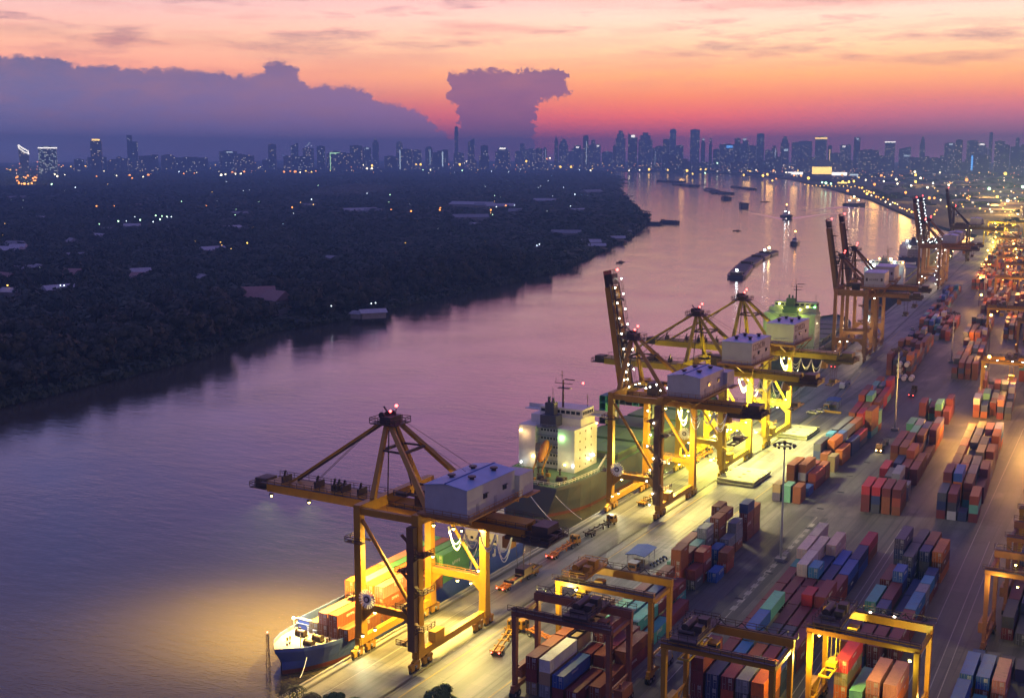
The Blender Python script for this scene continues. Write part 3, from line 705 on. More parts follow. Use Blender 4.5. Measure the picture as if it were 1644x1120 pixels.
# ---------------------------------------------------------------- yard gantries on tyres
def yard_gantry(cx, cy, label, pm='yellow', span=19.8, wb=11.0, H=18.6, ang=0.0, tro=.35, lift=7.0, lod=0, group='rubber tyred gantries over the container rows', box_side=1, lamp=None):
    rt = empty('yard_gantry', (cx, cy, 0), ang); tag(rt, label, 'gantry crane', group)
    Y = M[pm]; S = M['steel']; h = span/2; w = wb/2
    for sx in (-1, 1):
        x = sx*h
        MB().beam((x, -w-1.2, 2.2), (x, w+1.2, 2.2), .8, .9).beam((x, -w, 5.4), (x, w, 5.4), .35, .4).build('sill_beam', Y, rt)
        for sy in (-1, 1):
            y = sy*w
            MB().beam((x, y, 2.6), (x, y, H-1.5), .75, .95, .95, 1.15, up=(0,1,0)).build('leg', Y, rt)
            b = MB().box(x-.5, y-1.3, 1.2, x+.5, y+1.3, 1.85)
            for q in (-.8, .8): b.mat(1).disc((x-.33, y+q, .72), .72, 'x', 14, .42).disc((x+.33, y+q, .72), .72, 'x', 14, .42).mat(2).disc((x, y+q, .72), .3, 'x', 10, 1.15).mat(0)
            b.build('wheel_truck', [Y, M['black'], M['grey']], rt)
        MB().beam((x, -w, H-2.0), (x, w, H-2.0), .6, .8).build('end_tie', Y, rt)
        if lod == 0: MB().beam((x, -w, 6), (x, 0, 2.6), .2, .2).beam((x, w, 6), (x, 0, 2.6), .2, .2).build('brace', Y, rt)
    for sy in (-1, 1):
        y = sy*w
        g = MB().box(-h-.6, y-.5, H-1.5, h+.6, y+.5, H); gd = g.build('girder', Y, rt)
        wk = MB().box(-h-.9, y+sy*.52, H-.25, h+.9, y+sy*1.4, H-.15) if sy > 0 else MB().box(-h-.9, y-1.4, H-.25, h+.9, y-.52, H-.15)
        wk.rail([(-h-.9, y+sy*1.35, H-.15), (h+.9, y+sy*1.35, H-.15)], 1.1, .045, 2.0)
        wk.box(-h-.4, y-.1, H, h+.4, y+.1, H+.12)
        wk.build('walkway', S, gd)
    # trolley with hoist machinery
    tx = -h+3+tro*(span-6)
    t = MB().box(tx-2.6, -w-.6, H+.35, tx+2.6, w+.6, H+.75)
    for y in (-w, w):
        for q in (-2, 2): t.disc((tx+q, y, H+.38), .28, 'y', 10, .3)
    t.rail([(tx-2.6,-w-.6,H+.75),(tx+2.6,-w-.6,H+.75),(tx+2.6,w+.6,H+.75),(tx-2.6,w+.6,H+.75),(tx-2.6,-w-.6,H+.75)], 1.1, .045, 2)
    t.tube((tx-1.2, -2.2, H+1.5), (tx-1.2, 2.2, H+1.5), .75, 12).box(tx+.3, -1.8, H+.75, tx+1.9, -.2, H+2.0).box(tx+.3, .6, H+.75, tx+2.0, 2.6, H+2.6).box(tx-2.2, 2.6, H+.75, tx-.8, 3.6, H+1.9).tube((tx-2, -3.2, H+1.1), (tx+1, -3.2, H+1.1), .35, 8)
    tr = t.build('trolley', Y if pm == 'yellow2' or tro < .045 and tro > 0 else S, rt)
    MB().box(tx+2.7, -1.0, H-3.2, tx+4.5, 1.0, H-.9).mat(1).box(tx+2.75, -1.06, H-2.6, tx+4.4, -1.01, H-1.3).box(tx+4.51, -.9, H-2.6, tx+4.56, .9, H-1.3).build('operator_cab', [Y, M['glass']], tr)
    sz = H-lift; s = MB()
    for q in (-.95, .95): s.beam((tx+q, -5.9, sz), (tx+q, 5.9, sz), .25, .4)
    for y in (-5.9, -2.5, 0, 2.5, 5.9): s.beam((tx-1.1, y, sz), (tx+1.1, y, sz), .3, .35)
    s.box(tx-1.0, -1.7, sz+.25, tx+1.0, 1.7, sz+1.1)
    for a in (-1, 1):
        for b_ in (-1, 1): s.tube((tx+a*.8, b_*1.4, sz+1.0), (tx+a*.8, b_*1.4, H+.5), .04, 4)
    s.build('spreader', M['yellow2'] if pm != 'rust' else M['steel'], tr)
    # cable festoon along the far girder
    if lod == 0:
        c = MB()
        for k in range(4):
            xa = -h+2+k*4.2; xb = xa+4.2
            c.line([(xa+(xb-xa)*i/8, w+.9, H+.9-1.3*(1-(2*i/8-1)**2)) for i in range(9)], .09, 5)
        c.build('festoon_cable', M['black'], rt)
    # generator house on one sill, electrics on the other, ladder
    x = box_side*h
    MB().box(x-.9+box_side*.95, -2.6, 2.75, x+.9+box_side*.95, 2.2, 5.0).box(x-.3+box_side*.95, -1.6, 5.0, x+.3+box_side*.95, -1.2, 5.9).build('generator_house', M['rust'] if pm == 'rust' else M['grey'], rt)
    x = -box_side*h
    MB().box(x-.6-box_side*.7, -1.8, 2.75, x+.6-box_side*.7, 2.0, 5.3).build('electrical_house', Y, rt)
    l = MB()
    for q in (-.25, .25): l.beam((h+.55, -w+q, 2.8), (h+.55, -w+q, H), .07, .07)
    for k in range(int((H-3)/.6)): l.beam((h+.55, -w-.25, 3+k*.6), (h+.55, -w+.25, 3+k*.6), .05, .05)
    l.build('ladder', S, rt)
    for p in (lamp or []):
        f = MB().box(p[0]-.3, p[1]-.2, p[2], p[0]+.3, p[1]+.2, p[2]+.3).build('floodlight', S, rt); bulb(f, (p[0], p[1], p[2]-.1), .24, p[3])
    return rt
yard_gantry(47.8, 202.0, 'rust brown yard gantry at the near end of the quayside containers', 'rust', 20.0, 9.5, 18.3, 0, .72, 3.0)
yard_gantry(48.2, 221.0, 'yellow yard gantry behind the rust brown one, hoist at its quayside end', 'yellow', 20.6, 10.0, 18.6, 0, .04, 4, lamp=[(-6, -5.6, 17, 'g_warm')])
yard_gantry(79.0, 202.5, 'yellow yard gantry over dark containers at the near edge, hoist at its left end', 'yellow', 20.0, 11.5, 18.2, 0, .05, 3.0)
GD = yard_gantry(100.2, 221.5, 'yellow yard gantry lit from within over orange containers', 'yellow', 19.4, 10.8, 18.4, R(-1.5), .0, 9.5, lamp=[(-8.2, -4.8, 16.4, 'g_yel'), (-7.2, 5.9, 18.7, 'g_white'), (-1.5, 5.9, 18.7, 'g_white'), (3, 5.9, 18.7, 'g_white'), (8.4, -4.9, 15.0, 'g_yel')])
yard_gantry(125.6, 270.5, 'large rust brown yard gantry at the right edge of the yard', 'rust', 20.6, 13.0, 19.0, R(-1), .5, 4, lamp=[(-5.0, -6.2, 20.4, 'g_yel'), (-5.4, 3, 12.6, 'g_yel')], box_side=-1)
yard_gantry(126.8, 296, 'second rust brown gantry at the right edge, just behind the large one', 'rust', 20.6, 12.0, 19.0, R(-1), .6, 5, box_side=-1, lamp=[(-6, -6.2, 16, 'g_yel')])
yard_gantry(126.4, 322, 'yellow gantry at the right edge behind both rust brown ones', 'yellow', 20.6, 12.0, 19.0, R(1), .3, 8, box_side=-1, lamp=[(-8.5, -5.2, 14, 'g_yel')])
yard_gantry(85.0, 552, 'yellow yard gantry over the lit green and pink containers', 'yellow', 19.6, 11, 18.5, R(3.6), .62, 8, lamp=[(-4, -5.9, 18.7, 'g_cool'), (2, -5.9, 18.7, 'g_cool'), (6, -5.9, 18.7, 'g_cool'), (-8.6, -4.6, 15.5, 'g_yel')])
for (x, y, t_, l, pm) in ((62, 742, .3, 'orange lit yard gantry in front of the red far containers', 'yellow'), (42, 930, .7, 'yellow yard gantry right of the lamp strung quay cranes', 'yellow'), (52, 985, .2, 'ochre yard gantry at the right edge behind the orange containers', 'ochre'),
        (20, 1115, .4, 'ochre yard gantry standing before the far yellow ones', 'ochre'), (-64, 1690, .6, 'bright yellow far yard gantry under the lamp masts', 'yellow2'), (-41, 1690, .3, 'bright yellow far yard gantry beside its twin at the right edge', 'yellow2'), (10, 1235, .5, 'ochre far yard gantry right of the lamp strung quay cranes', 'ochre'), (-42, 1490, .5, 'small yellow gantry farthest up the yard', 'yellow2'), (84, 690, .5, 'ochre gantry at the right edge among the orange far rows', 'ochre'), (-14, 1370, .2, 'ochre gantry between the lit far yellow ones and the near orange one', 'ochre'), (34, 1050, .7, 'ochre gantry at the far right before the bright yellow twins', 'ochre'), (-36, 1590, .4, 'ochre gantry cut by the right edge far up the yard', 'ochre')):
    yard_gantry(x, y, l, pm, 20, 11, 19, R(4.5), t_, 5, lod=1, lamp=[(-5, -5.9, 17, 'g_orange')])

# ---------------------------------------------------------------- shipping containers
CW, CH = 2.44, 2.6
m, nt, b = nodes('container_paint')
oi = N(nt, 'ShaderNodeObjectInfo'); pos = nt.nodes.new('ShaderNodeNewGeometry').outputs['Position']
n1 = noise(nt, .55, 6, .65, vec=pos); n2 = noise(nt, 1.4, 5, .65, vec=pos, sc=(1, 1, .2)); n3 = noise(nt, 3.5, 4, .6, vec=pos)
cc = mixc(nt, math_(nt, 'MULTIPLY', ramp(nt, n1, [(.4, gray(0)), (.72, gray(1))]), .38), oi.outputs['Color'], mixc(nt, .5, oi.outputs['Color'], (.10,.08,.07,1)))
cc = mixc(nt, math_(nt, 'MULTIPLY', ramp(nt, n2, [(.55, gray(0)), (.72, gray(1))]), .5), cc, (.085,.045,.03,1))
cc = mixc(nt, math_(nt, 'MULTIPLY', ramp(nt, n3, [(.62, gray(0)), (.7, gray(1))]), .35), cc, (.06,.035,.025,1))
nt.links.new(cc, b.inputs['Base Color']); b.inputs['Roughness'].default_value = .55
M['cont'] = m
M['cmark'] = paint('container_lettering', (.6,.6,.58), .6, 0, .2)
def container_mesh(L, H=CH, marks=0):
    b = MB(); w = CW/2; l = L/2; d = .036
    # corrugated walls
    n = int(L/.28); n -= n % 2
    for sx in (-1, 1):
        vs = []; step = (L-.24)/n
        for i in range(n+1):
            y = -l+.12+i*step; xo = w-.03-(d if i % 2 else 0)
            for yy in ((y,) if i in (0, n) else (y-step*.28, y+step*.28)):
                vs += [(sx*xo, yy, .16), (sx*xo, yy, H-.10)]
        k = len(vs)//2
        b.add(vs, [((2*i, 2*i+2, 2*i+3, 2*i+1) if sx > 0 else (2*i, 2*i+1, 2*i+3, 2*i+2)) for i in range(k-1)])
    # roof ribs
    vs = []
    for i in range(n+1):
        y = -l+.12+i*(L-.24)/n; z = H-.02-(.03 if i % 2 else 0); vs += [(-w+.05, y, z), (w-.05, y, z)]
    b.add(vs, [(2*i, 2*i+1, 2*i+3, 2*i+2) for i in range(n)])
    # frame
    for sx in (-1, 1):
        x0, x1 = (w-.14, w) if sx > 0 else (-w, -w+.14)
        b.box(x0, -l+.17, 0, x1, l-.17, .16); b.box(x0+.04 if sx < 0 else x0, -l+.17, H-.12, x1 if sx > 0 else x1, l-.17, H)
        for sy in (-1, 1):
            y0, y1 = (l-.17, l) if sy > 0 else (-l, -l+.17)
            b.box(sx*w if sx < 0 else w-.17, y0, 0, -w+.17 if sx < 0 else w, y1, H)
    for sy in (-1, 1):
        y0, y1 = (l-.12, l-.01) if sy > 0 else (-l+.01, -l+.12)
        b.box(-w+.17, y0, 0, w-.17, y1, .16); b.box(-w+.17, y0, H-.12, w-.17, y1, H)
    # blind end
    vs = []
    for i in range(11):
        x = -w+.17+i*(CW-.34)/10; y = l-.05-(.04 if i % 2 else 0); vs += [(x, y, .16), (x, y, H-.12)]
    b.add(vs, [(2*i, 2*i+1, 2*i+3, 2*i+2) for i in range(10)])
    b.add([(-w+.15,-l+.15,.15),(w-.15,-l+.15,.15),(w-.15,l-.15,.15),(-w+.15,l-.15,.15)], [(0,3,2,1)])
    if marks:
        rg = random.Random(marks); hgt_ = (.55, .8, .38)[marks % 3]
        for sx in (-1, 1):
            y = -l*rg.uniform(.1, .5); z0 = rg.uniform(1.2, 1.7)
            for i in range(rg.randint(5, 9)):
                if y > l*.8: break
                ww = hgt_*rg.uniform(.45, .8); b.mat(1)
                x0, x1 = sorted((sx*(w-.035), sx*(w-.012)))
                k = rg.randrange(3)
                b.box(x0, y, z0, x1, y+hgt_*.16, z0+hgt_)
                if k != 1: b.box(x0, y+hgt_*.17, z0+hgt_*.82, x1, y+ww, z0+hgt_)
                if k != 0: b.box(x0, y+hgt_*.17, z0, x1, y+ww, z0+hgt_*.18)
                if k == 2: b.box(x0, y+ww-hgt_*.16, z0+hgt_*.19, x1, y+ww, z0+hgt_*.81)
                else: b.box(x0, y+hgt_*.17, z0+hgt_*.42, x1, y+ww*.85, z0+hgt_*.58)
                y += ww+hgt_*.22
    return b.mesh('container', [M['cont'], M['cmark']])
def door_mesh(L, H=CH):
    b = MB(); l = L/2; w = CW/2
    for s in (-1, 1):
        x0, x1 = (.015, w-.18) if s > 0 else (-w+.18, -.015)
        b.box(x0, -l+.03, .17, x1, -l+.08, H-.13)
        for k in range(3): b.box(x0+.06, -l+.0, .3+k*.75, x1-.06, -l+.032, .75+k*.75)
    b.mat(1)
    for x in (-.85, -.35, .35, .85): b.tube((x, -l-.03, .1), (x, -l-.03, H-.06), .03, 6)
    for x in (-.6, .6): b.box(x-.25, -l-.05, 1.05, x+.25, -l-.0, 1.12)
    rg = random.Random(L)
    for r_ in range(5):
        xx = .22; 
        while xx < .95:
            ww = rg.uniform(.08, .2); b.mat(2).box(xx, -l-.012, 2.2-r_*.16, min(xx+ww, 1.0), -l-.002, 2.3-r_*.16); xx += ww+.05
    return b.mesh('door', [M['cont'], M['galv'], M['cmark']])
CMESH = {L: [container_mesh(L, CH, k) for k in (0, 0, 1, 2, 3)] for L in (6.06, 12.19)}
DMESH = {L: door_mesh(L) for L in (6.06, 12.19)}
PAL = {'maroon': (.19,.028,.035), 'rust brown': (.29,.085,.03), 'brick red': (.42,.075,.035), 'crimson': (.55,.03,.05), 'orange': (.68,.18,.025), 'navy': (.022,.048,.17), 'blue': (.025,.11,.40),
       'sky blue': (.06,.30,.55), 'teal': (.06,.33,.33), 'mint green': (.17,.48,.32), 'grey': (.26,.27,.30), 'pale pink': (.72,.54,.44), 'white': (.62,.60,.58), 'tan': (.38,.27,.13), 'dark grey': (.085,.09,.115), 'slate purple': (.10,.085,.16), 'salmon': (.55,.22,.17), 'green': (.10,.33,.12)}
CNT = [0]
ORD = ['first', 'second', 'third', 'fourth', 'fifth', 'sixth', 'seventh', 'eighth', 'ninth', 'tenth', 'eleventh', 'twelfth', 'thirteenth', 'fourteenth', 'fifteenth']
def container(colname, L, loc, rz, label, group, door=True, wob=.05):
    o = bpy.data.objects.new('shipping_container', random.choice(CMESH[L])); COL.objects.link(o)
    o.location = (loc[0]+random.uniform(-wob, wob), loc[1]+random.uniform(-wob, wob)*2, loc[2]); o.rotation_euler = (0, 0, rz + random.uniform(-.004, .004))
    c = PAL[colname]; j = random.uniform(.66, 1.0)
    o.color = tuple(min(1, x*j*random.uniform(.94, 1.06)) for x in c)+(1,)
    tag(o, label, 'shipping container', group)
    if door:
        d = bpy.data.objects.new('door', DMESH[L]); COL.objects.link(d); d.parent = o; d.color = o.color
    CNT[0] += 1
    return o
MIX = ['maroon']*5+['rust brown']*5+['brick red']*3+['navy']*3+['blue']*2+['dark grey']*2+['grey', 'teal', 'slate purple', 'orange', 'crimson', 'mint green', 'tan', 'white']
SPEC = []
FAR = []       # containers too far off to single out: (colour, L, loc, rz)
def block(name, group, x0, y0, ang, rows, rowword, pitch=2.86, far=False, mix=MIX, single=True):
    """rows: list of rows from the quay inwards; a row is a list of bays from the near end: (length code, [colour names from the ground up])
    length code 2 = twenty foot, 4 = forty foot; colour '' = any; a bay of None is a gap of 6.4 m"""
    ca, sa = math.cos(ang), math.sin(ang)
    # heights to know what is hidden
    lay = []
    for r, row in enumerate(rows):
        y = 0.0; out = []
        for bay in row:
            if bay is None: y += 6.4; continue
            if isinstance(bay, (int, float)): y += bay; continue
            code, st = bay; L = 12.19 if code == 4 else 6.06
            out.append((y, y+L, len(st), L, st)); y += L+.32
        lay.append(out)
    def hgt(r, ya, yb):
        if not 0 <= r < len(lay): return 0
        hs = [h for a, b_, h, _, _ in lay[r] if a < yb-1 and b_ > ya+1]
        cov = sum(min(b_, yb)-max(a, ya) for a, b_, h, _, _ in lay[r] if a < yb and b_ > ya)
        return min(hs) if hs and cov > (yb-ya)*.8 else 0
    for r, out in enumerate(lay):
        for k, (ya, yb, n, L, st) in enumerate(out):
            prev = [h for a, b_, h, _, _ in out if abs(b_-ya) < 1]; front = prev[0] if prev else 0
            nxt = [h for a, b_, h, _, _ in out if abs(a-yb) < 1]; behind = nxt[0] if nxt else 0
            for t in range(n):
                col = st[t] or random.choice(mix)
                if t < n-1 and front > t and behind > t and hgt(r-1, ya, yb) > t and hgt(r+1, ya, yb) > t: continue   # walled in on every side
                X = x0 + (r+.5)*pitch*ca - (ya+yb)/2*sa; Y = y0 + (r+.5)*pitch*sa + (ya+yb)/2*ca
                loc = (X, Y, .02+t*CH*1.003); rz = ang + (PI if random.random() < .25 else 0)
                if far: FAR.append((col, L, loc, rz)); continue
                seen = t == n-1 or front <= t or hgt(r+1, ya, yb) <= t
                size = 'short' if L < 7 else 'long'
                tier = 'on the ground' if t == 0 and n > 1 else 'lone, ' if False else ('standing alone' if n == 1 else ('on top' if t == n-1 else ('second up' if t == 1 else 'third up')))
                lab = f"{size} {col} container {tier}, {ORD[k]} stack of {ORD[r]} row {name}"
                if seen: SPEC.append((math.hypot(X-CAMX, Y), col, L, loc, rz, lab, group))
                elif t: pass
m_, r_, b_, o_, n_, bl, g_, d_, t_, mi, w_, p_, ta, cr, sp_, sk, br, sa_ = 'maroon', 'rust brown', 'brick red', 'orange', 'navy', 'blue', 'grey', 'dark grey', 'teal', 'mint green', 'white', 'pale pink', 'tan', 'crimson', 'slate purple', 'sky blue', 'brick red', 'salmon'
block('under rust gantry', 'containers under the rust brown gantry', 38.6, 199.6, 0, [
    [(2, [ta, m_, m_]), (2, [r_, r_, r_]), (2, [r_, m_, r_]), (4, [m_, r_, ta, ta])],
    [(4, [g_, ta, w_]), (2, [r_, g_, ta]), (4, [m_, g_, w_, ta])],
    [(4, [m_, bl]), (2, [r_, m_]), (4, [m_, r_, m_])],
    [(4, [m_]), (2, [r_, r_]), (4, [r_, m_])],
    [4, (4, [r_]), (4, [m_, r_])]], 'row', 2.95)
block('beside blue canopy', 'containers stacked beside the blue canopy', 40.3, 232, R(1.2), [
    [(4, [t_, mi]), (4, [d_, m_]), (2, [m_, r_]), 9, (2, [g_, mi]), (4, [m_, n_, '']), (2, [m_, d_, d_]), 3, (2, [r_, r_, n_]), (2, [r_, r_, r_, r_])],
    [(4, [m_, t_]), (2, [d_, m_]), (2, [m_, n_]), (2, [d_, m_, r_]), 3.5, (2, [m_, b_, r_, r_]), (2, [r_, n_, m_]), (2, [n_, n_, mi]), (2, [m_, n_, d_, g_]), 4, (2, [r_, r_, r_, r_]), (2, [m_, r_, r_, r_])],
    [(4, [m_, t_]), (4, [m_, m_]), (2, [t_, m_]), 6, (2, [d_, m_]), (2, [m_, m_, b_]), 5, (2, [n_, bl]), 2.5, (2, [m_, g_]), (2, [r_, g_, g_]), 4, (2, [m_, m_, m_, n_]), (2, [m_, r_, r_])],
    [(4, [t_]), (4, [m_]), 20, (2, [bl]), 2, (2, [b_, r_])]], 'row', 3.0)
block('beside stacked hatch covers', 'containers beside the stacked hatch covers', 41.2, 355.5, R(.4), [
    [(2, [sp_, ta]), 9, (4, [r_, r_, r_]), 12, (2, [mi]), 2, (4, [d_, n_, d_]), 4.0, (2, [r_, o_, sk]), 2, (4, [t_, d_, d_]), (4, [m_, r_, d_])],
    [(2, [mi, mi]), 11, (4, [r_, w_, r_]), (2, [r_, m_]), 9, (2, [m_, r_]), 3, (4, [t_, r_, o_]), (2, [m_, bl, bl]), (4, [m_, n_, d_]), (4, [r_, r_, r_])],
    [(2, [r_, r_]), 3, (2, [bl]), 2, (4, [m_, b_]), (2, [r_, r_]), 6, (2, [ta, ta]), 4, (4, [o_, o_]), 2, (4, [n_, n_]), (4, [n_, cr]), 6, (4, [t_, r_, r_, r_]), (2, [r_, mi, mi])]], 'row', 3.15)
block('behind light mast', 'low container rows behind the tall light mast', 69.4, 209.0, R(1.7), [
    [(4, [m_, m_, m_, m_]), (4, [m_, m_]), (4, [m_, m_]), (4, [n_, m_]), (4, [m_, m_]), (4, [m_, m_]), (2, [m_, t_]), (4, [p_, p_, p_]), (4, [w_, p_, p_])],
    [(4, [r_, n_, n_]), (4, [m_, bl]), (4, [n_, n_, bl]), (4, [m_, m_, mi]), (2, [m_, m_]), (4, [m_, m_]), 1, (4, [p_, p_, p_]), (4, [p_, p_, p_])],
    [(4, [r_, b_, m_]), (4, [m_, r_]), (4, [m_, d_]), (4, [m_, m_]), (4, [r_, m_]), (2, [m_, m_]), (2, [t_, g_, sk]), (4, [n_, n_]), (4, [p_, p_, p_])],
    [(4, [d_, d_, g_]), (4, [r_, m_]), (4, [n_, d_]), (4, [r_, m_]), (2, [m_, cr, cr]), (4, [n_, m_]), (4, [m_, n_]), (4, [n_, bl]), 3],
    [(4, [r_, o_, o_]), (4, [n_, n_]), (4, [m_, m_]), (4, [r_, m_]), (4, [m_, m_, m_]), (4, [b_, m_]), (4, [n_, bl]), (4, [bl, n_]), (4, [r_, cr])]], 'row', 2.95)
block('facing wide crossing', 'containers facing the wide crossing lane', 67.8, 357, R(3.2), [
    [(4, [m_, m_, cr]), 12, (2, [d_]), 3, (4, [m_, cr]), 10, (4, [r_, r_, m_]), (4, [m_, m_, m_]), (4, [r_, r_]), (4, [m_, d_, mi]), (4, [g_, t_])],
    [(4, [d_, n_, cr]), 12, (4, [m_, d_]), 6, (4, [m_, n_]), (4, [r_, m_, r_]), (4, [r_, m_, m_]), (4, [r_, r_, mi]), (4, [d_, r_, g_])],
    [(4, [r_, r_, m_]), 6, (4, [d_, n_, g_]), 8, (4, [m_, m_]), (4, [m_, m_, b_]), (4, [m_, m_]), (4, [d_, n_, r_]), (4, [n_, m_, n_])],
    [(4, [r_, b_, m_]), 4, (2, [g_, g_]), 14, (4, [m_, m_]), (4, [m_, r_]), (4, [m_]), (4, [m_]), (4, [o_, r_, m_]), (4, [r_, o_, sp_])]], 'row', 2.95)
block('right of grey lane', 'containers right of the grey yard lane', 89.0, 243.5, R(.6), [
    [(4, [m_, m_]), 13, (4, [m_, t_]), 2, 2, (4, [m_, m_]), 4, (4, [m_, d_, n_, sp_])],
    [(4, [n_, m_]), 10, (2, [n_, n_]), (4, [m_, m_]), (2, [n_, n_, bl]), 6, (4, [d_, n_, d_]), (4, [t_, d_, d_])],
    [(4, [m_, m_]), 16, (4, [n_]), (4, [n_]), 6, (2, [n_, d_, n_]), (4, [r_, r_, r_])],
    [6, (4, [m_, m_]), (2, [m_, m_]), (4, [r_, sk]), (2, [g_, g_]), (2, [r_, sk]), (2, [m_, n_]), 4, (4, [o_, r_, o_])]], 'row', 2.95)
block('before lit orange lane', 'containers before the orange lit lane', 88.8, 360.5, R(3.4), [
    [(4, [m_, n_, d_]), 2, (4, [m_, r_, r_, m_]), (4, [m_, m_, m_]), (4, [m_, b_, m_]), (4, [m_, m_, m_]), (4, [m_, m_, cr]), (4, [m_, m_, m_]), (4, [r_, ta, r_])],
    [(4, [w_, d_, m_]), 2, (4, [r_, o_, o_, bl]), (4, [r_, r_, b_]), (4, [m_, r_, m_]), 6, (4, [d_, d_]), (4, [d_, n_, d_]), (4, [d_, n_, n_]), (4, [t_, mi, ta])],
    [(2, [n_]), 8, (4, [t_, r_, m_]), (4, [r_, sp_, sp_]), (4, [m_, d_, d_]), 5, (4, [ta, ta, ta]), (4, [d_, n_, d_]), (4, [d_, bl]), (4, [w_, sa_, sa_])],
    [(4, [m_, mi, b_]), 9, (4, [m_, m_]), (4, [m_, m_, m_]), (4, [g_, ta]), (4, [ta, ta, r_]), (4, [r_, r_]), (4, [ta, o_, o_]), (4, [o_, sk, w_])]], 'row', 2.95)
block('at lower right corner', 'containers at the lower right corner', 114.2, 224, R(1), [
    [(4, [n_, bl]), 2, (4, [r_, bl]), 2, (2, [n_])], [(4, [t_]), 2, (4, [r_, bl]), 2, (2, [d_])], [14, (4, [r_, sa_]), 2, (2, [d_])], [28, (2, [d_])], [28, (2, [n_])]], 'row', 2.95)
block('under lit yellow gantry', 'containers under the lit yellow gantry', 93.6, 220.5, R(0), [
    [1, (4, [o_, o_, ta, cr])], [(4, [t_, mi])], [(4, [r_, r_, sa_]), ], [(4, [r_, o_, sa_])]], 'row', 3.1)
block('under large rust gantry', 'containers under the large rust brown gantry', 117.5, 262, R(1), [
    [12, (4, [m_, d_]), (4, [d_, m_]), (4, [m_, r_]), (4, [m_, m_, n_]), (4, [m_, d_, r_])], [10, (4, [d_]), (4, [d_, n_]), (4, [r_, m_]), (4, [r_, m_, m_]), (4, [m_, m_, d_])], [14, (4, [n_]), (4, [d_, m_]), (4, [m_, d_, r_]), (4, [r_, d_, m_]), (4, [r_, o_, m_])], [14, (4, [d_]), (4, [m_, m_]), (4, [m_, n_]), (4, [r_, m_, m_]), (4, [m_, n_, n_])]], 'row', 2.95)
# the farther rows, which read as one mass
random.seed(21)
def rnd_rows(nr, nb, hi): 
    return [[(4, ['']*random.choice(hi)) if random.random() < .85 else None for _ in range(nb)] for _ in range(nr)]
HOT = ['orange']*2+['brick red']*3+['rust brown']*6+['maroon']*6+['tan']+['navy', 'grey', 'dark grey', 'dark grey', 'white']

for (x, y, a, nr, nb, hi, mx) in ((77, 512, 4.6, 5, 6, (2, 2, 3), ['maroon', 'rust brown', 'navy', 'grey', 'mint green', 'salmon', 'white', 'maroon', 'dark grey']), (59.5, 492, 4.2, 4, 2, (2, 3), ['mint green', 'navy', 'rust brown', 'grey', 'maroon']), (119, 410, 2, 4, 7, (2, 3), HOT), (36.6, 472, 4.6, 3, 7, (2, 2, 3), ['maroon', 'brick red', 'rust brown', 'crimson', 'mint green', 'grey']), (26.0, 592, 4.6, 4, 9, (2, 3, 3, 4), ['maroon', 'maroon', 'dark grey', 'rust brown', 'navy', 'grey', 'orange']), (13, 742, 4.6, 4, 10, (2, 3), MIX), (55, 598, 4.6, 4, 7, (2, 3), ['maroon', 'maroon', 'rust brown', 'dark grey', 'navy']),
        (44, 705, 4.6, 4, 8, (2, 3), HOT), (26, 720, 4.6, 3, 7, (1, 2), HOT), (84, 605, 4.6, 4, 8, (2, 3, 4), MIX), (100, 520, 4.2, 4, 8, (2, 3), MIX), (116, 356, 2, 5, 12, (2, 3), MIX), (96, 640, 4.6, 5, 8, (2, 3, 4), HOT), (0, 880, 4.6, 3, 9, (2, 2, 3), MIX), (60, 745, 4.6, 3, 8, (2, 3), HOT), (92, 560, 4.6, 4, 8, (2, 3), HOT), (74, 720, 4.6, 4, 9, (2, 3), HOT), (32, 860, 4.6, 5, 10, (2, 3), HOT), (52, 862, 4.6, 6, 9, (2, 3, 4), HOT),
        (4, 1012, 4.8, 11, 11, (2, 3), HOT), (-10, 1180, 4.8, 9, 14, (2, 3, 4), HOT), (-26, 1380, 4.8, 9, 14, (2, 3), HOT), (-46, 1570, 4.8, 8, 9, (2, 3), HOT), (44, 1000, 4.6, 5, 6, (2, 3), HOT)):
    block('', '', x, y, R(a), rnd_rows(nr, nb, hi), 'row', 3.0, far=True, mix=mx)
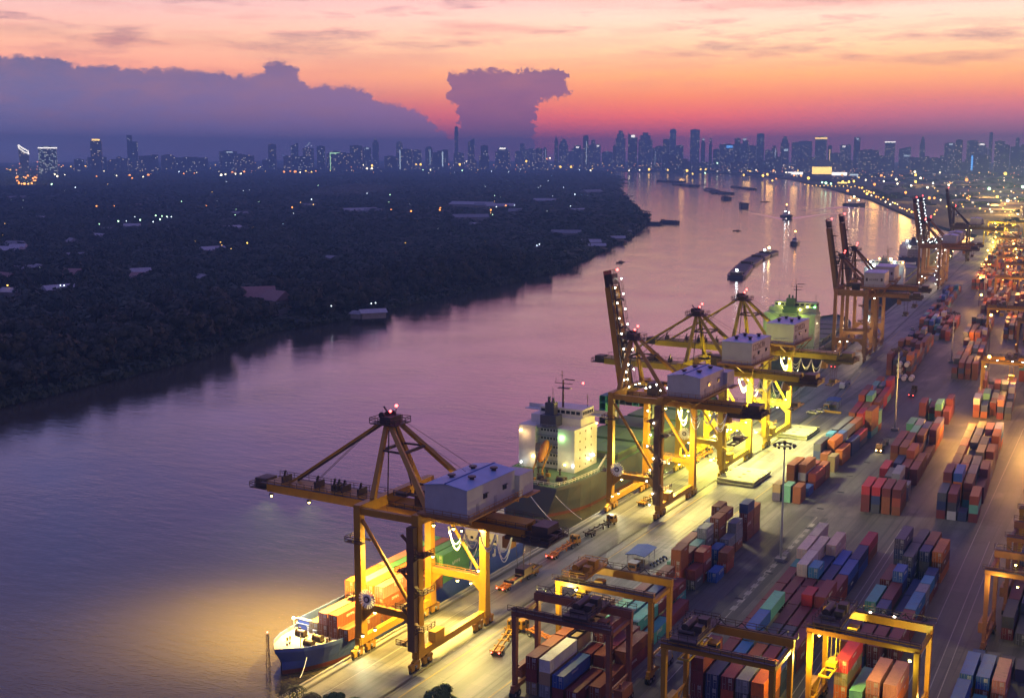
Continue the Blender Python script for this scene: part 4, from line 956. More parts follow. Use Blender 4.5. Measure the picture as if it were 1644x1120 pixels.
# ---------------------------------------------------------------- ships
def hull_mesh(L, B, D, draft=1.5, boot=.8, bow=.22, stern=.1, flare=.75, sheer=1.2, bul=.9, n=26, sternw=.82, ins=.0):
    """hull along +y, stern at y=0, waterline at z=0, deck at z=D; materials 0 side, 1 bottom paint, 2 deck"""
    b = MB(); rings = []
    for i in range(n+1):
        s = i/n; y = s*L
        def hw(bowp, st):
            w = B/2
            if s > 1-bow: t = (s-(1-bow))/bow; w *= max(0.02, (1-t**bowp))**.75 if t < 1 else .02
            if s < stern: t = s/stern; w *= st+(1-st)*math.sin(t*PI/2)
            return w
        wd = hw(2.4, sternw); ww = hw(1.5, sternw*flare); zd = D + sheer*max(0, (s-(1-bow*1.2))/(bow*1.2))**1.6
        yb = y + (1.0 if s > .97 else 0)*0
        yd = y + (L*.02*max(0, (s-.9)/.1))
        ring = [(-wd, yd, zd+bul), (-wd, yd, zd), (-(ww*.6+wd*.4), y, boot+(zd-boot)*.4), (-ww, y, boot), (-ww*.96, y, -draft), (ww*.96, y, -draft), (ww, y, boot), (ww*.6+wd*.4, y, boot+(zd-boot)*.4), (wd, yd, zd), (wd, yd, zd+bul), (wd-.25 if wd > .5 else 0, yd, zd+bul), (wd-.25 if wd > .5 else 0, yd, zd+.02), (-wd+.25 if wd > .5 else 0, yd, zd+.02), (-wd+.25 if wd > .5 else 0, yd, zd+bul)]
        rings.append(ring)
    m = len(rings[0]); base = len(b.v); 
    for r in rings: b.v += r
    mats = {0:0,1:0,2:0,3:1,4:1,5:1,6:0,7:0,8:0,9:0,10:2,11:2,12:2,13:0}
    for i in range(n):
        for j in range(m):
            b.f.append((base+i*m+j, base+i*m+(j+1) % m, base+(i+1)*m+(j+1) % m, base+(i+1)*m+j)); b.m.append(mats[j])
    b.f.append(tuple(base+j for j in range(1, 9))); b.m.append(0)
    b.f.append((base+0, base+1, base+8, base+9)); b.m.append(0)
    return b
def fix_normals(o):
    import bmesh
    bm = bmesh.new(); bm.from_mesh(o.data); bmesh.ops.recalc_face_normals(bm, faces=bm.faces[:]); bm.to_mesh(o.data); bm.free()
def winch(root, x, y, z, r=.6):
    MB().tube((x-1.1, y, z+.8), (x+1.1, y, z+.8), r, 12).tube((x-1.15, y, z+.8), (x-1.0, y, z+.8), r*1.4, 12).tube((x+1.0, y, z+.8), (x+1.15, y, z+.8), r*1.4, 12).box(x-1.4, y-.5, z, x+1.4, y+.5, z+.5).build('winch', M['steel'], root)
def bollard(root, x, y, z):
    b = MB()
    for q in (-.45, .45): b.tube((x, y+q, z), (x, y+q, z+.8), .2, 8).tube((x, y+q, z+.7), (x, y+q, z+.85), .28, 8)
    b.box(x-.3, y-.8, z, x+.3, y+.8, z+.1).build('bollard', M['steel'], root)

# feeder ship under the nearest crane, bow towards the camera; local +y is the bow
def feeder():
    L, B, D = 94.5, 14.6, 4.2
    rt = empty('feeder_ship', (-11.2, 283.5, WZ), PI+R(-1.6)); tag(rt, 'blue feeder ship loaded with containers under the nearest quay crane', 'ship')
    h = hull_mesh(L, B, D, 2, .9, .16, .08, .8, 1.3, .8).build('hull', [M['hullb'], M['hullr'], M['deck']], rt); fix_normals(h)
    # white capping along the bulwark, hold coaming, hatch floor
    c = MB()
    for s in (-1, 1): c.box(s*6.2-.15, 16, D, s*6.2+.15, L-13, D+2.6); c.box(s*7.0-.15, 20, D+.8, s*7.0+.15, L-16, D+1.0)
    c.box(-6.2, L-13.2, D, 6.2, L-12.9, D+2.6); c.box(-6.2, 16, D, 6.2, 16.3, D+2.6)
    cm = c.build('coaming', M['hullb'], rt)
    MB().box(-6.5, L-13.3, D+2.6, 6.5, L-12.6, D+2.72).box(-6.6, L-13.3, D+1.5, 6.6, L-13.21+.5, D+1.62).build('coaming_cap', M['white'], cm)
    fr = MB()
    y = 18
    while y < L-18:
        for s in (-1, 1): fr.box(s*6.45-.12, y, D+.1, s*6.45+.12, y+.3, D+2.4); fr.box(s*6.9-.1, y+.6, D+.15, s*6.9+.1, y+2.0, D+1.6)
        y += 2.9
    fr.build('coaming_stays', M['white'], rt)
    MB().box(-6.0, 16.4, D+.05, 6.0, L-13.3, D+.3).build('hatch_floor', M['green'], rt)
    for (x, y) in ((-2.6, L-9), (2.4, L-9.4), (-2.8, L-5.8)): winch(rt, x, y, D+.5, .55)
    for (x, y) in ((-4.6, L-10), (4.4, L-11), (-3.2, L-13), (3.0, L-6), (0, L-14), (1.0, L-3.6)): bollard(rt, x, y, D+.5)
    for (x, y) in ((-1.6, L-13), (.8, L-12.5), (3.2, L-13.4)):
        MB().tube((x, y, D+.4), (x, y, D+1.2), .7, 12).tube((x, y, D+1.2), (x, y, D+1.25), .85, 12).build('hatch_ventilator', M['white'], rt)
    MB().box(-.25, L-12, D+.3, .25, L-2.5, D+.55).build('chain_guard', M['white'], rt)
    MB().tube((-2, L-4, D), (-2, L-4, D+4), .12, 6).build('jackstaff', M['white'], rt)
    bulb(rt, (5.4, L-10.5, D+3.6), .32, 'g_warm'); MB().tube((5.4, L-10.5, D+.5), (5.4, L-10.5, D+3.4), .08, 6).build('lamp_post', M['white'], rt)
    ac = MB(); ac.box(-5.6, 6.5, D, 5.6, 15.0, D+5.2).box(-4.6, 7.5, D+5.2, 4.6, 13.5, D+7.8).box(-3.4, 8.2, D+7.8, 3.4, 13.0, D+10.4)
    a = ac.build('accommodation', M['white'], rt)
    w = MB()
    for i in range(5): w.box(-2.9+i*1.25, 13.01, D+8.9, -1.9+i*1.25, 13.05, D+9.9)
    for i in range(6): w.box(-5.0+i*1.8, 15.01, D+2.9, -4.2+i*1.8, 15.05, D+3.6)
    for i in range(3): w.box(-4.65, 8.2+i*1.6, D+6.0, -4.61, 8.9+i*1.6, D+6.8); w.box(-5.65, 7.2+i*2.4, D+3, -5.61, 8.0+i*2.4, D+3.7)
    w.build('window', M['glass'], a)
    MB().box(-1.1, 3.6, D, 1.1, 6.2, D+9).build('funnel', M['hullb'], rt)
    MB().tube((0, 10, D+10.4), (0, 10, D+16), .12, 6).beam((-1.4, 10, D+14), (1.4, 10, D+14), .12, .12).build('mast', M['white'], rt)
    MB().box(-4.8, 1.2, D+.1, -3.0, 2.8, D+1.2).build('stern_locker', M['white'], rt)
    return rt
FS = feeder()
def on_feeder(col, L, x, y, t, label):
    return container(col, L, (x, y, .72+1.3+t*CH*1.003-WZ+WZ), 0, label, 'containers aboard the feeder ship', wob=.01)
ZF = 0
for (col, L, x, y, n, what) in (
    ('tan', 6.06, -14.6, 204.2, 1, 'short tan container low at the fore end of the feeder hold'),
    ('slate purple', 12.19, -11.9, 207.2, 1, 'low purple container under the brick red one, fore end of feeder'), ('brick red', 12.19, -9.2, 207.2, 2, None), ('salmon', 12.19, -11.9, 207.2, 2, None),
    ('rust brown', 12.19, -6.4, 207.2, 1, 'lone rust container by the coaming at fore end of feeder'),
    ('orange', 12.19, -14.6, 220.6, 3, None), ('mint green', 12.19, -11.9, 220.6, 3, None), ('orange', 12.19, -9.2, 220.6, 3, None), ('salmon', 12.19, -6.4, 220.6, 3, None),
    ('salmon', 12.19, -14.6, 233.2, 3, None), ('green', 12.19, -11.9, 233.2, 3, None), ('orange', 12.19, -9.2, 233.2, 3, None), ('orange', 12.19, -6.4, 233.2, 2, None),
    ('green', 12.19, -14.6, 245.8, 3, None), ('rust brown', 12.19, -11.9, 245.8, 3, None), ('green', 12.19, -9.2, 245.8, 3, None), ('green', 12.19, -6.4, 245.8, 3, None),
    ('grey', 12.19, -11.9, 258.4, 1, 'grey container low on the feeder beside its white house'), ('green', 12.19, -7.0, 258.4, 1, 'green container low on the feeder beside its white house')):
    bay = {207.2: 'fore stack', 220.6: 'second bay', 233.2: 'third bay', 245.8: 'aft bay'}.get(y, '')
    xw = {-14.6: 'river side', -11.9: 'second from river side', -9.2: 'third from river side', -6.4: 'quay side'}.get(x, '')
    for t in range(n):
        if t < n-1 and x in (-11.9, -9.2) and y in (220.6, 233.2): continue
        lab = what or f"{col} container {'on top' if t == n-1 else ('at the bottom' if t == 0 else 'in the middle')} of feeder {bay}, {xw}"
        container(col if t == n-1 else random.choice(('green', 'rust brown', 'orange')) , L, (x, y, WZ+4.55+t*CH*1.003), R(-1.0), lab.replace(col, col), 'containers aboard the feeder ship', wob=.01) if t == n-1 else container('green' if col in ('green', 'mint green') else 'rust brown', L, (x, y, WZ+4.55+t*CH*1.003), R(-1.0), lab.replace(col+' container', ('green' if col in ('green', 'mint green') else 'rust brown')+' container'), 'containers aboard the feeder ship', wob=.01)

# generic sea-going ship with its house aft; local +y is the bow
def cargo_ship(name, label, loc, rz, L, B, D, hy0, hy1, hx0, hx1, htop, mats, house=M['white'], lamps=(), stack=None, hatches=True, lifeboat=True, wing=True, funnel=(0, 3, 5, 9), gear=False):
    rt = empty(name, loc, rz); tag(rt, label, 'ship')
    h = hull_mesh(L, B, D, 2.5, 1.0, .2, .12, .72, 2.5, .9, sternw=.78).build('hull', mats, rt); fix_normals(h)
    a = MB(); z = D; nst = max(3, round((htop-D)/2.7)); 
    a.box(hx0, hy0+2.5, z, hx1, hy1, htop-5.2)
    a.box(hx0, hy0, z, hx0+(hx1-hx0)*.30, hy0+2.49, htop-5.2).box(hx1-(hx1-hx0)*.30, hy0, z, hx1, hy0+2.49, htop-5.2)
    ac = a.build('accommodation', house, rt)
    MB().box(hx0+1.5, hy0+5.5, htop-5.19, hx1-.6, hy1-.4, htop-2.6).box(hx0+4, hy0+7, htop-2.6, hx1-.8, hy1-.8, htop).build('bridge', house, ac)
    w = MB()
    for k in range(8):
        x = hx0+4.4+(hx1-hx0-5.6)*k/8; w.box(x, hy1-.79, htop-1.7, x+(hx1-hx0-5.6)/8*.75, hy1-.74, htop-.7); w.box(x, hy0+6.94, htop-1.7, x+(hx1-hx0-5.6)/8*.75, hy0+6.99, htop-.7)
    for k in range(5): y = hy0+7.4+k*(hy1-hy0-8.4)/5; w.box(hx1-.79, y, htop-1.7, hx1-.74, y+(hy1-hy0-8.4)/5*.7, htop-.7)
    for s in range(nst-2):
        zz = D+1.2+s*2.7
        for k in range(3): y = hy0+3.5+k*(hy1-hy0-4)/3; w.box(hx1+.005, y, zz, hx1+.04, y+.55, zz+.6)
        for k in range(6): x = hx0+(hx1-hx0)*(.34+.055*k); w.box(x, hy0+2.44, zz, x+.6, hy0+2.49, zz+.7)
    w.build('window', M['glass'], ac)
    if wing:
        MB().box(hx1-.79, hy1-4, htop-2.7, hx1+7.5, hy1-.8, htop-2.5).box(hx1+6.6, hy1-4, htop-2.5, hx1+7.5, hy1-.8, htop-.9).box(hx1-.7, hy1-.95, htop-2.5, hx1+6.6, hy1-.8, htop-1.3).box(hx0-4.5, hy1-4, htop-2.7, hx0+3.99, hy1-.8, htop-2.5).box(hx0-4.5, hy1-.95, htop-2.5, hx0+3.9, hy1-.8, htop-1.3).build('bridge_wing', house, ac)
    # stern galleries between the two house legs
    g = MB()
    for s in range(nst-2):
        zz = D+2.6+s*2.7; g.box(hx0+(hx1-hx0)*.3+.01, hy0+.3, zz, hx1-(hx1-hx0)*.3-.01, hy0+2.43, zz+.12); g.rail([(hx0+(hx1-hx0)*.3+.1, hy0+.4, zz+.1), (hx1-(hx1-hx0)*.3-.1, hy0+.4, zz+.1)], 1.1, .05)
    g.build('gallery', M['galv'] if house is M['white'] else house, ac)
    fx0, fx1, fy0, fy1 = funnel
    f = MB().box(hx0+(hx1-hx0)*.36, hy0+1.0, htop-5.1, hx0+(hx1-hx0)*.64, hy0+5.4, htop-1.6).box(hx0+(hx1-hx0)*.42, hy0+2, htop-1.6, hx0+(hx1-hx0)*.58, hy0+4.6, htop+2.4).tube((hx0+(hx1-hx0)*.47, hy0+3, htop+2.4), (hx0+(hx1-hx0)*.47, hy0+3, htop+4.2), .5, 8).tube((hx0+(hx1-hx0)*.53, hy0+3.6, htop+2.4), (hx0+(hx1-hx0)*.53, hy0+3.4, htop+3.8), .4, 8)
    f.build('funnel', M['hull'] if house is M['white'] else M['green'], rt)
    mx, my = (hx0+hx1)/2+1.5, hy0+8.5
    m_ = MB().tube((mx, my, htop), (mx, my, htop+9), .38, 8, .25).tube((mx-.4, my, htop+9), (mx-.4, my, htop+12), .1, 6).beam((mx-3, my, htop+7.8), (mx+3.4, my, htop+7.8), .2, .2).beam((mx+.5, my, htop+9.2), (mx+4.2, my, htop+9.2), .25, .3).beam((mx-2.6, my, htop+8), (mx-2.6, my, htop+9.5), .1, .1).beam((mx-1.2, my, htop+10.4), (mx+.5, my, htop+10.4), .1, .1).box(mx-1.6, my-.8, htop+6.2, mx+2.6, my+.8, htop+6.4)
    m_.tube((hx1-2, hy1-3, htop), (hx1-2, hy1-3, htop+4), .1, 6).tube((hx0+5.5, hy1-3, htop), (hx0+5.5, hy1-3, htop+5), .08, 6).beam((hx1-2.8, hy1-3, htop+3), (hx1-1.2, hy1-3, htop+3), .08, .08)
    m_.build('mast', M['steel'], rt)
    if lifeboat:
        x = hx0+(hx1-hx0)*.5
        MB().beam((x-1.6, hy0+1, D+8.2), (x-1.6, hy0-6.0, D+1.0), .35, .5).beam((x+1.6, hy0+1, D+8.2), (x+1.6, hy0-6.0, D+1.0), .35, .5).beam((x-1.6, hy0-5.6, D), (x-1.6, hy0-5.6, D+1.4), .3, .3).beam((x+1.6, hy0-5.6, D), (x+1.6, hy0-5.6, D+1.4), .3, .3).build('launch_ramp', M['yellow'], rt)
        c = Vector((x, hy0-2.0, D+6.4)); d = Vector((0, -7, -7.2)).normalized()
        b = MB(); prev = None
        st = [(-4.2, .25), (-3.6, .9), (-1.5, 1.35), (1.5, 1.35), (3.2, 1.0), (4.0, .3)]
        for (q1, r1), (q2, r2) in zip(st, st[1:]): b.tube(c+d*q1, c+d*q2, r1, 12, r2)
        b.box(x-.6, hy0-1.2, D+7.2, x+.6, hy0+.6, D+8.6).build('lifeboat', M['ocran'], rt)
    # rails round the after deck, winches
    r = MB()
    r.rail([(hx1+1.5, hy1+4, D+.95), (B/2-.6, hy0+2, D+.95), (B/2*.86, 6, D+.95), (B/2*.7, 1.0, D+.95), (-B/2*.7, 1.0, D+.95), (-B/2*.9, 8, D+.95)], 1.1, .06, 2)
    r.build('deck_rail', M['white'], rt)
    for (x, y) in ((-5, 6), (4, 5.5), (7, 10), (-8, 11), (1, 9)): winch(rt, x, y, D, .7)
    for (x, y) in ((8.5, 6.5), (-9, 6), (9.5, 14), (3, 3), (-3, 2.6)): bollard(rt, x, y, D)
    rv = random.Random(int(abs(loc[1])))
    for k in range(16):
        x = rv.uniform(-B*.36, B*.36); y = rv.uniform(2.5, hy0-2.5); hh = rv.uniform(.7, 1.9)
        (MB().tube((x,y,D),(x,y,D+hh),.28,8).tube((x,y,D+hh),(x,y,D+hh+.3),.5,8) if k % 2 else MB().box(x-.7,y-.5,D+.01,x+.7,y+.5,D+hh*.7)).build('deck_ventilator' if k % 2 else 'deck_locker', M['steel'] if k % 3 else M['yellow'], rt)
    if hatches:
        y = hy1+6; k = 0
        while y < L-24:
            MB().box(-B/2+3, y, D, B/2-3, y+15.5, D+1.9).build('hatch_coaming', M['hull'], rt)
            MB().box(-B/2+2.6, y-.3, D+1.91, -.08, y+15.8, D+2.6).box(.08, y-.3, D+1.91, B/2-2.6, y+15.8, D+2.6).build('hatch_cover', M['green'], rt)
            y += 19; k += 1
    if gear:
        y = hy1+3
        q = MB()
        for x in (4, 9): q.beam((x, y, D), (x, y, D+14), .6, .6)
        for k in range(5): q.beam((4, y, D+2+k*2.9), (9, y, D+2+k*2.9), .4, .4)
        q.build('lashing_frame', M['white'], rt)
    for (p, r_, mt) in lamps: bulb(rt, p, r_, mt)
    return rt
S2 = cargo_ship('cargo_ship', 'grey hulled cargo ship with white house and green hatch covers berthed behind the nearest crane', (-23.6, 316, WZ), R(-1.2), 150, 28, 8.6, 21, 37, -14, 6.2, 27.6, [M['hull'], M['hullr'], M['green']],
    lamps=[((-13.2, 20.6, 20.5), .3, 'g_warm'), ((-8.6, 20.6, 12.5), .34, 'g_warm'), ((.4, 22.4, 20.3), .3, 'g_green'), ((6.6, 36, 22.0), .36, 'g_orange'), ((6.8, 30, 11.5), .32, 'g_warm'), ((6.8, 33.5, 12), .34, 'g_white'), ((3, 20.5, 11), .28, 'g_yel'), ((5.8, 20.5, 11), .28, 'g_white'), ((5, 29, 36.2), .35, 'g_red'), ((-12, 19, 10.5), .3, 'g_cool')])
S3 = cargo_ship('cargo_ship', 'ship with green lit superstructure behind the lemon yellow quay cranes', (-23.5, 585, WZ), R(4), 150, 27, 9, 16, 30, -13, 13, 34, [M['hull'], M['hullr'], M['green']], house=paint('green_lit_tint', (.42,.52,.30), .5, 0, .25), lifeboat=False, wing=False, gear=True, hatches=True,  # green of the deck lamps is put into the house colour too
    lamps=[((-6.5, 22.2, 33), .45, 'g_yel'), ((-4, 20.6, 30.8), .45, 'g_yel'), ((0, 20.6, 30.6), .45, 'g_yel'), ((4.5, 20.6, 30.6), .45, 'g_yel'), ((7.8, 22, 32), .45, 'g_yel'), ((11.4, 22, 32), .4, 'g_green'), ((-8.6, 15.4, 16.5), .45, 'g_yel'), ((8, 32, 12), .5, 'g_cool'), ((9.5, 40, 14), .4, 'g_green')])
S4 = cargo_ship('cargo_ship', 'ship whose bridge glows with pale green and orange deck lamps', (-52, 944, WZ), R(4.6), 170, 30, 9, 14, 28, -14.5, 15, 27, [M['hull'], M['hullr'], M['deck']], house=M['white'], lifeboat=False, wing=True,
    lamps=[((-13, 18, 27), .7, 'g_orange'), ((-4, 19, 28.5), .7, 'g_orange'), ((4.5, 19, 28.5), .9, 'g_warm'), ((13.5, 19, 26), .7, 'g_orange'), ((-10.5, 18.5, 26), .6, 'g_cool'), ((-8, 19, 23), .7, 'g_cool'), ((-10.5, 13.4, 20.5), .6, 'g_cool'), ((3, 19.8, 23), .6, 'g_cool'), ((6.5, 19.8, 22), .7, 'g_cool'), ((9, 13.4, 19.5), .6, 'g_cool'), ((7, 19.8, 26), .6, 'g_cool')])
S5 = cargo_ship('cargo_ship', 'dark ship lying beyond the lamp strung quay cranes', (-80, 1210, WZ), R(4.6), 150, 27, 9, 12, 26, -12.5, 13, 26, [M['hull'], M['hullr'], M['deck']], lifeboat=False, wing=False, lamps=[((-6, 16, 25), .7, 'g_cool'), ((4, 16, 25), .8, 'g_cool'), ((9, 16, 22), .7, 'g_cool'), ((-3, 11, 20), .7, 'g_white')])
# containers standing on the hatch covers of the two nearer ships
random.seed(5)
def deck_stack(y0, xs, n, name, group, tiers, cols, z0):
    for i, x in enumerate(xs):
        for t in range(tiers):
            if 0 < i < len(xs)-1 and t < tiers-1: continue
            c = random.choice(cols)
            container(c, 12.19, (x, y0, z0+t*CH*1.003), R(-1.2), f"{c} container on {name}, {'top' if t == tiers-1 else ORD[t]} tier, {ORD[i]} from the river", group, door=False, wob=.01)
deck_stack(402, [-34.2+2.6*i for i in range(8)], 8, 'cargo ship foredeck', 'containers on the cargo ship foredeck', 4, ['dark grey', 'teal', 'grey', 'navy', 'dark grey'], WZ+8.6+2.65)

# single containers: the 300 that show largest; the rest of the yard reads as one mass
SPEC.sort(key=lambda q: q[0])
room = 300 - CNT[0]
for d, col, L, loc, rz, lab, group in SPEC[:room]: container(col, L, loc, rz, lab, group)
FAR += [(c, L, loc, rz) for d, c, L, loc, rz, lab, g in SPEC[room:]]
def boxes_mass(items):
    vs = []; fs = []; cols = []
    for col, L, (X, Y, Z), rz in items:
        ca, sa = math.cos(rz), math.sin(rz); n = len(vs); j = random.uniform(.8, 1.15)
        for z in (Z, Z+CH):
            for (x, y) in ((-1.22, -L/2), (1.22, -L/2), (1.22, L/2), (-1.22, L/2)): vs.append((X+x*ca-y*sa, Y+x*sa+y*ca, z))
        fs += [tuple(n+i for i in f) for f in ((4,5,6,7),(0,1,5,4),(1,2,6,5),(2,3,7,6),(3,0,4,7))]
        cols += [tuple(c*j for c in PAL[col])+(1,)]*20
    me = bpy.data.meshes.new('container_rows'); me.from_pydata(vs, [], fs)
    at_ = me.color_attributes.new('Col', 'FLOAT_COLOR', 'CORNER'); at_.data.foreach_set('color', np.array(cols, dtype=np.float32).ravel())
    m, nt, b = nodes('container_paint_mass'); va = N(nt, 'ShaderNodeVertexColor', layer_name='Col')
    n1 = noise(nt, .6, 5, .6); nt.links.new(mixc(nt, math_(nt, 'MULTIPLY', n1, .45), va.outputs[0], (.07,.045,.035,1)), b.inputs['Base Color']); b.inputs['Roughness'].default_value = .6
    me.materials.append(m)
    o = bpy.data.objects.new('container_rows', me); COL.objects.link(o); tag(o, kind='stuff')
boxes_mass(FAR)
# ---------------------------------------------------------------- rails, markings, drains
def strip(name, pts, w, z, mat):
    b = MB()
    for (p, q) in zip(pts, pts[1:]):
        d = Vector((q[0]-p[0], q[1]-p[1])); n = Vector((-d.y, d.x)).normalized()*w/2
        b.add([(p[0]-n.x, p[1]-n.y, z), (p[0]+n.x, p[1]+n.y, z), (q[0]+n.x, q[1]+n.y, z), (q[0]-n.x, q[1]-n.y, z)], [(0,3,2,1)])
    return tag(b.build(name, mat), kind='structure')
M['line_y'] = paint('line_yellow', (.42,.29,.05), .7, 0, .8, (.2,.18,.14,1), 1.2)
M['line_w'] = paint('line_white', (.34,.33,.30), .7, 0, .85, (.2,.18,.16,1), 1.2)
M['asphalt'] = paint('asphalt_dark', (.06,.06,.06), .8, 0, .5, (.12,.11,.1,1), .2)
M['kerb'] = paint('kerb_concrete', (.33,.31,.27), .8, 0, .4, (.12,.11,.1,1), .5)
ysa = [-150, 60, 180, 250, 335, 400, 440, 480, 520, 560, 600, 650, 750, 850, 1033, 1200, 1400, 1690]
b = MB()
for p, q in zip(ysa, ysa[1:]): b.add([(edge_x(p)+.02, p, .002), (rail_x(p)+36, p, .002), (rail_x(q)+36, q, .002), (edge_x(q)+.02, q, .002)], [(0,1,2,3)])
tag(b.build('quay_apron', M['apron']), kind='structure')
ys = [100, 180, 250, 335, 400, 440, 480, 520, 560, 600, 650, 750, 850, 1033, 1200, 1400, 1690]
for off, nm in ((0, 'crane_rail'), (15.3, 'crane_rail')):
    strip('rail_bed', [(rail_x(y)+off, y) for y in ys], 1.0, .006, M['asphalt'])
    b = MB()
    for y0, y1 in zip(ys, ys[1:]): b.beam((rail_x(y0)+off, y0, .05), (rail_x(y1)+off, y1, .05), .14, .1)
    tag(b.build(nm, M['steel']), kind='structure')
b = MB()
for y0, y1 in zip(ys, ys[1:]): b.beam((edge_x(y0)+.3, y0, .12), (edge_x(y1)+.3, y1, .12), .5, .26)
tag(b.build('quay_kerb', M['kerb']), kind='structure')
strip('cable_trench', [(rail_x(y)-1.1, y) for y in ys], .5, .006, M['kerb'])
for off, w, mt in ((18.2, .28, 'line_y'), (33.5, .25, 'line_y'), (4.4, .2, 'line_w')):
    strip('painted_line', [(rail_x(y)+off, y) for y in ys[:12]], w, .010, M[mt])
for x, y0, y1 in ((61.5, 215, 345), (87.0, 215, 345), (85.5, 215, 345), (109.5, 200, 345), (111.5, 200, 345), (105.4, 200, 500)):
    strip('painted_line', [(x, y0), (x-(y1-y0)*.025, y1)], .2, .008, M['line_w'])
for k in range(14):   # worn zebra marks by the mast road
    strip('painted_line', [(60.2-k*.1, 262+k*5.6), (60.2-k*.1, 265+k*5.6)], 1.3, .008, M['line_w'])
for k in range(3): strip('painted_line', [(24.5, 296+k*5), (30.5, 296+k*5)], .18, .010, M['line_w'])
strip('painted_line', [(24.5, 296), (24.5, 306)], .18, .010, M['line_w']); strip('painted_line', [(30.5, 296), (30.5, 306)], .18, .010, M['line_w'])
# darker gantry runways
for x0, x1 in ((36.2, 38.3), (56.8, 59.6), (87.4, 90.4) if False else (61.9, 63.6)):
    strip('gantry_runway', [((x0+x1)/2, 190), ((x0+x1)/2-2, 345)], x1-x0, .003, M['asphalt'])
dr = MB().box(-1.0, -.5, .002, 1.0, .5, .03).mesh('drain_cover', M['black'])
for k in range(13):
    o = bpy.data.objects.new('drain_cover', dr); COL.objects.link(o); y = 228+k*21; o.location = (60.6-(y-228)*.03 + (1.6 if k % 2 else 0), y, .01)
    tag(o, 'dark rectangular drain cover in the yard road beside the light mast', 'drain cover', 'drain covers along the mast road')

# ---------------------------------------------------------------- light masts
def light_mast(x, y, h, label, lit=False, simple=False):
    rt = empty('light_mast', (x, y, 0)); tag(rt, label, 'light mast', 'light masts in the yard')
    MB().tube((0,0,0), (0,0,h), .34, 12, .16).build('pole', M['galv'], rt)
    MB().box(-1.3, -1.3, 0, 1.3, 1.3, .8).build('base', M['kerb'], rt)
    r = MB(); n = 24
    for rr in (1.6, 2.5):
        r.line([(rr*math.cos(2*PI*i/n), rr*math.sin(2*PI*i/n), h-.5) for i in range(n+1)], .09, 5)
    for i in range(6): a = 2*PI*i/6; r.tube((0,0,h+.2), (2.5*math.cos(a), 2.5*math.sin(a), h-.5), .06, 5)
    r.tube((0,0,h-.6), (0,0,h+.5), .4, 10)
    r.build('lamp_ring', M['steel'], rt)
    for i in range(12):
        a = 2*PI*(i+.5)/12; c = Vector((2.6*math.cos(a), 2.6*math.sin(a), h-.62)); d = Vector((math.cos(a), math.sin(a), -.8)).normalized()
        l = MB().tube(c-d*.1, c+d*.4, .24, 8, .38).build('lamp_head', M['steel'], rt)
        if lit and i % 2 == 0: bulb(l, c+d*.45, .35, lit)
    return rt
light_mast(60.0, 302, 31.6, 'tall galvanised mast with dark unlit lamp ring at the wide crossing')
light_mast(54.6, 473, 32, 'second tall mast, its pole rising past the white tank containers')
light_mast(47.9, 645, 26, 'third mast standing beyond the grey lane near the far maroon rows')
light_mast(24.6, 930, 28, 'fourth mast before the orange lit gantry, lamps glowing orange', 'g_orange')
light_mast(30, 1180, 30, 'farthest mast with glowing orange lamps beside the yellow far gantries', 'g_orange')

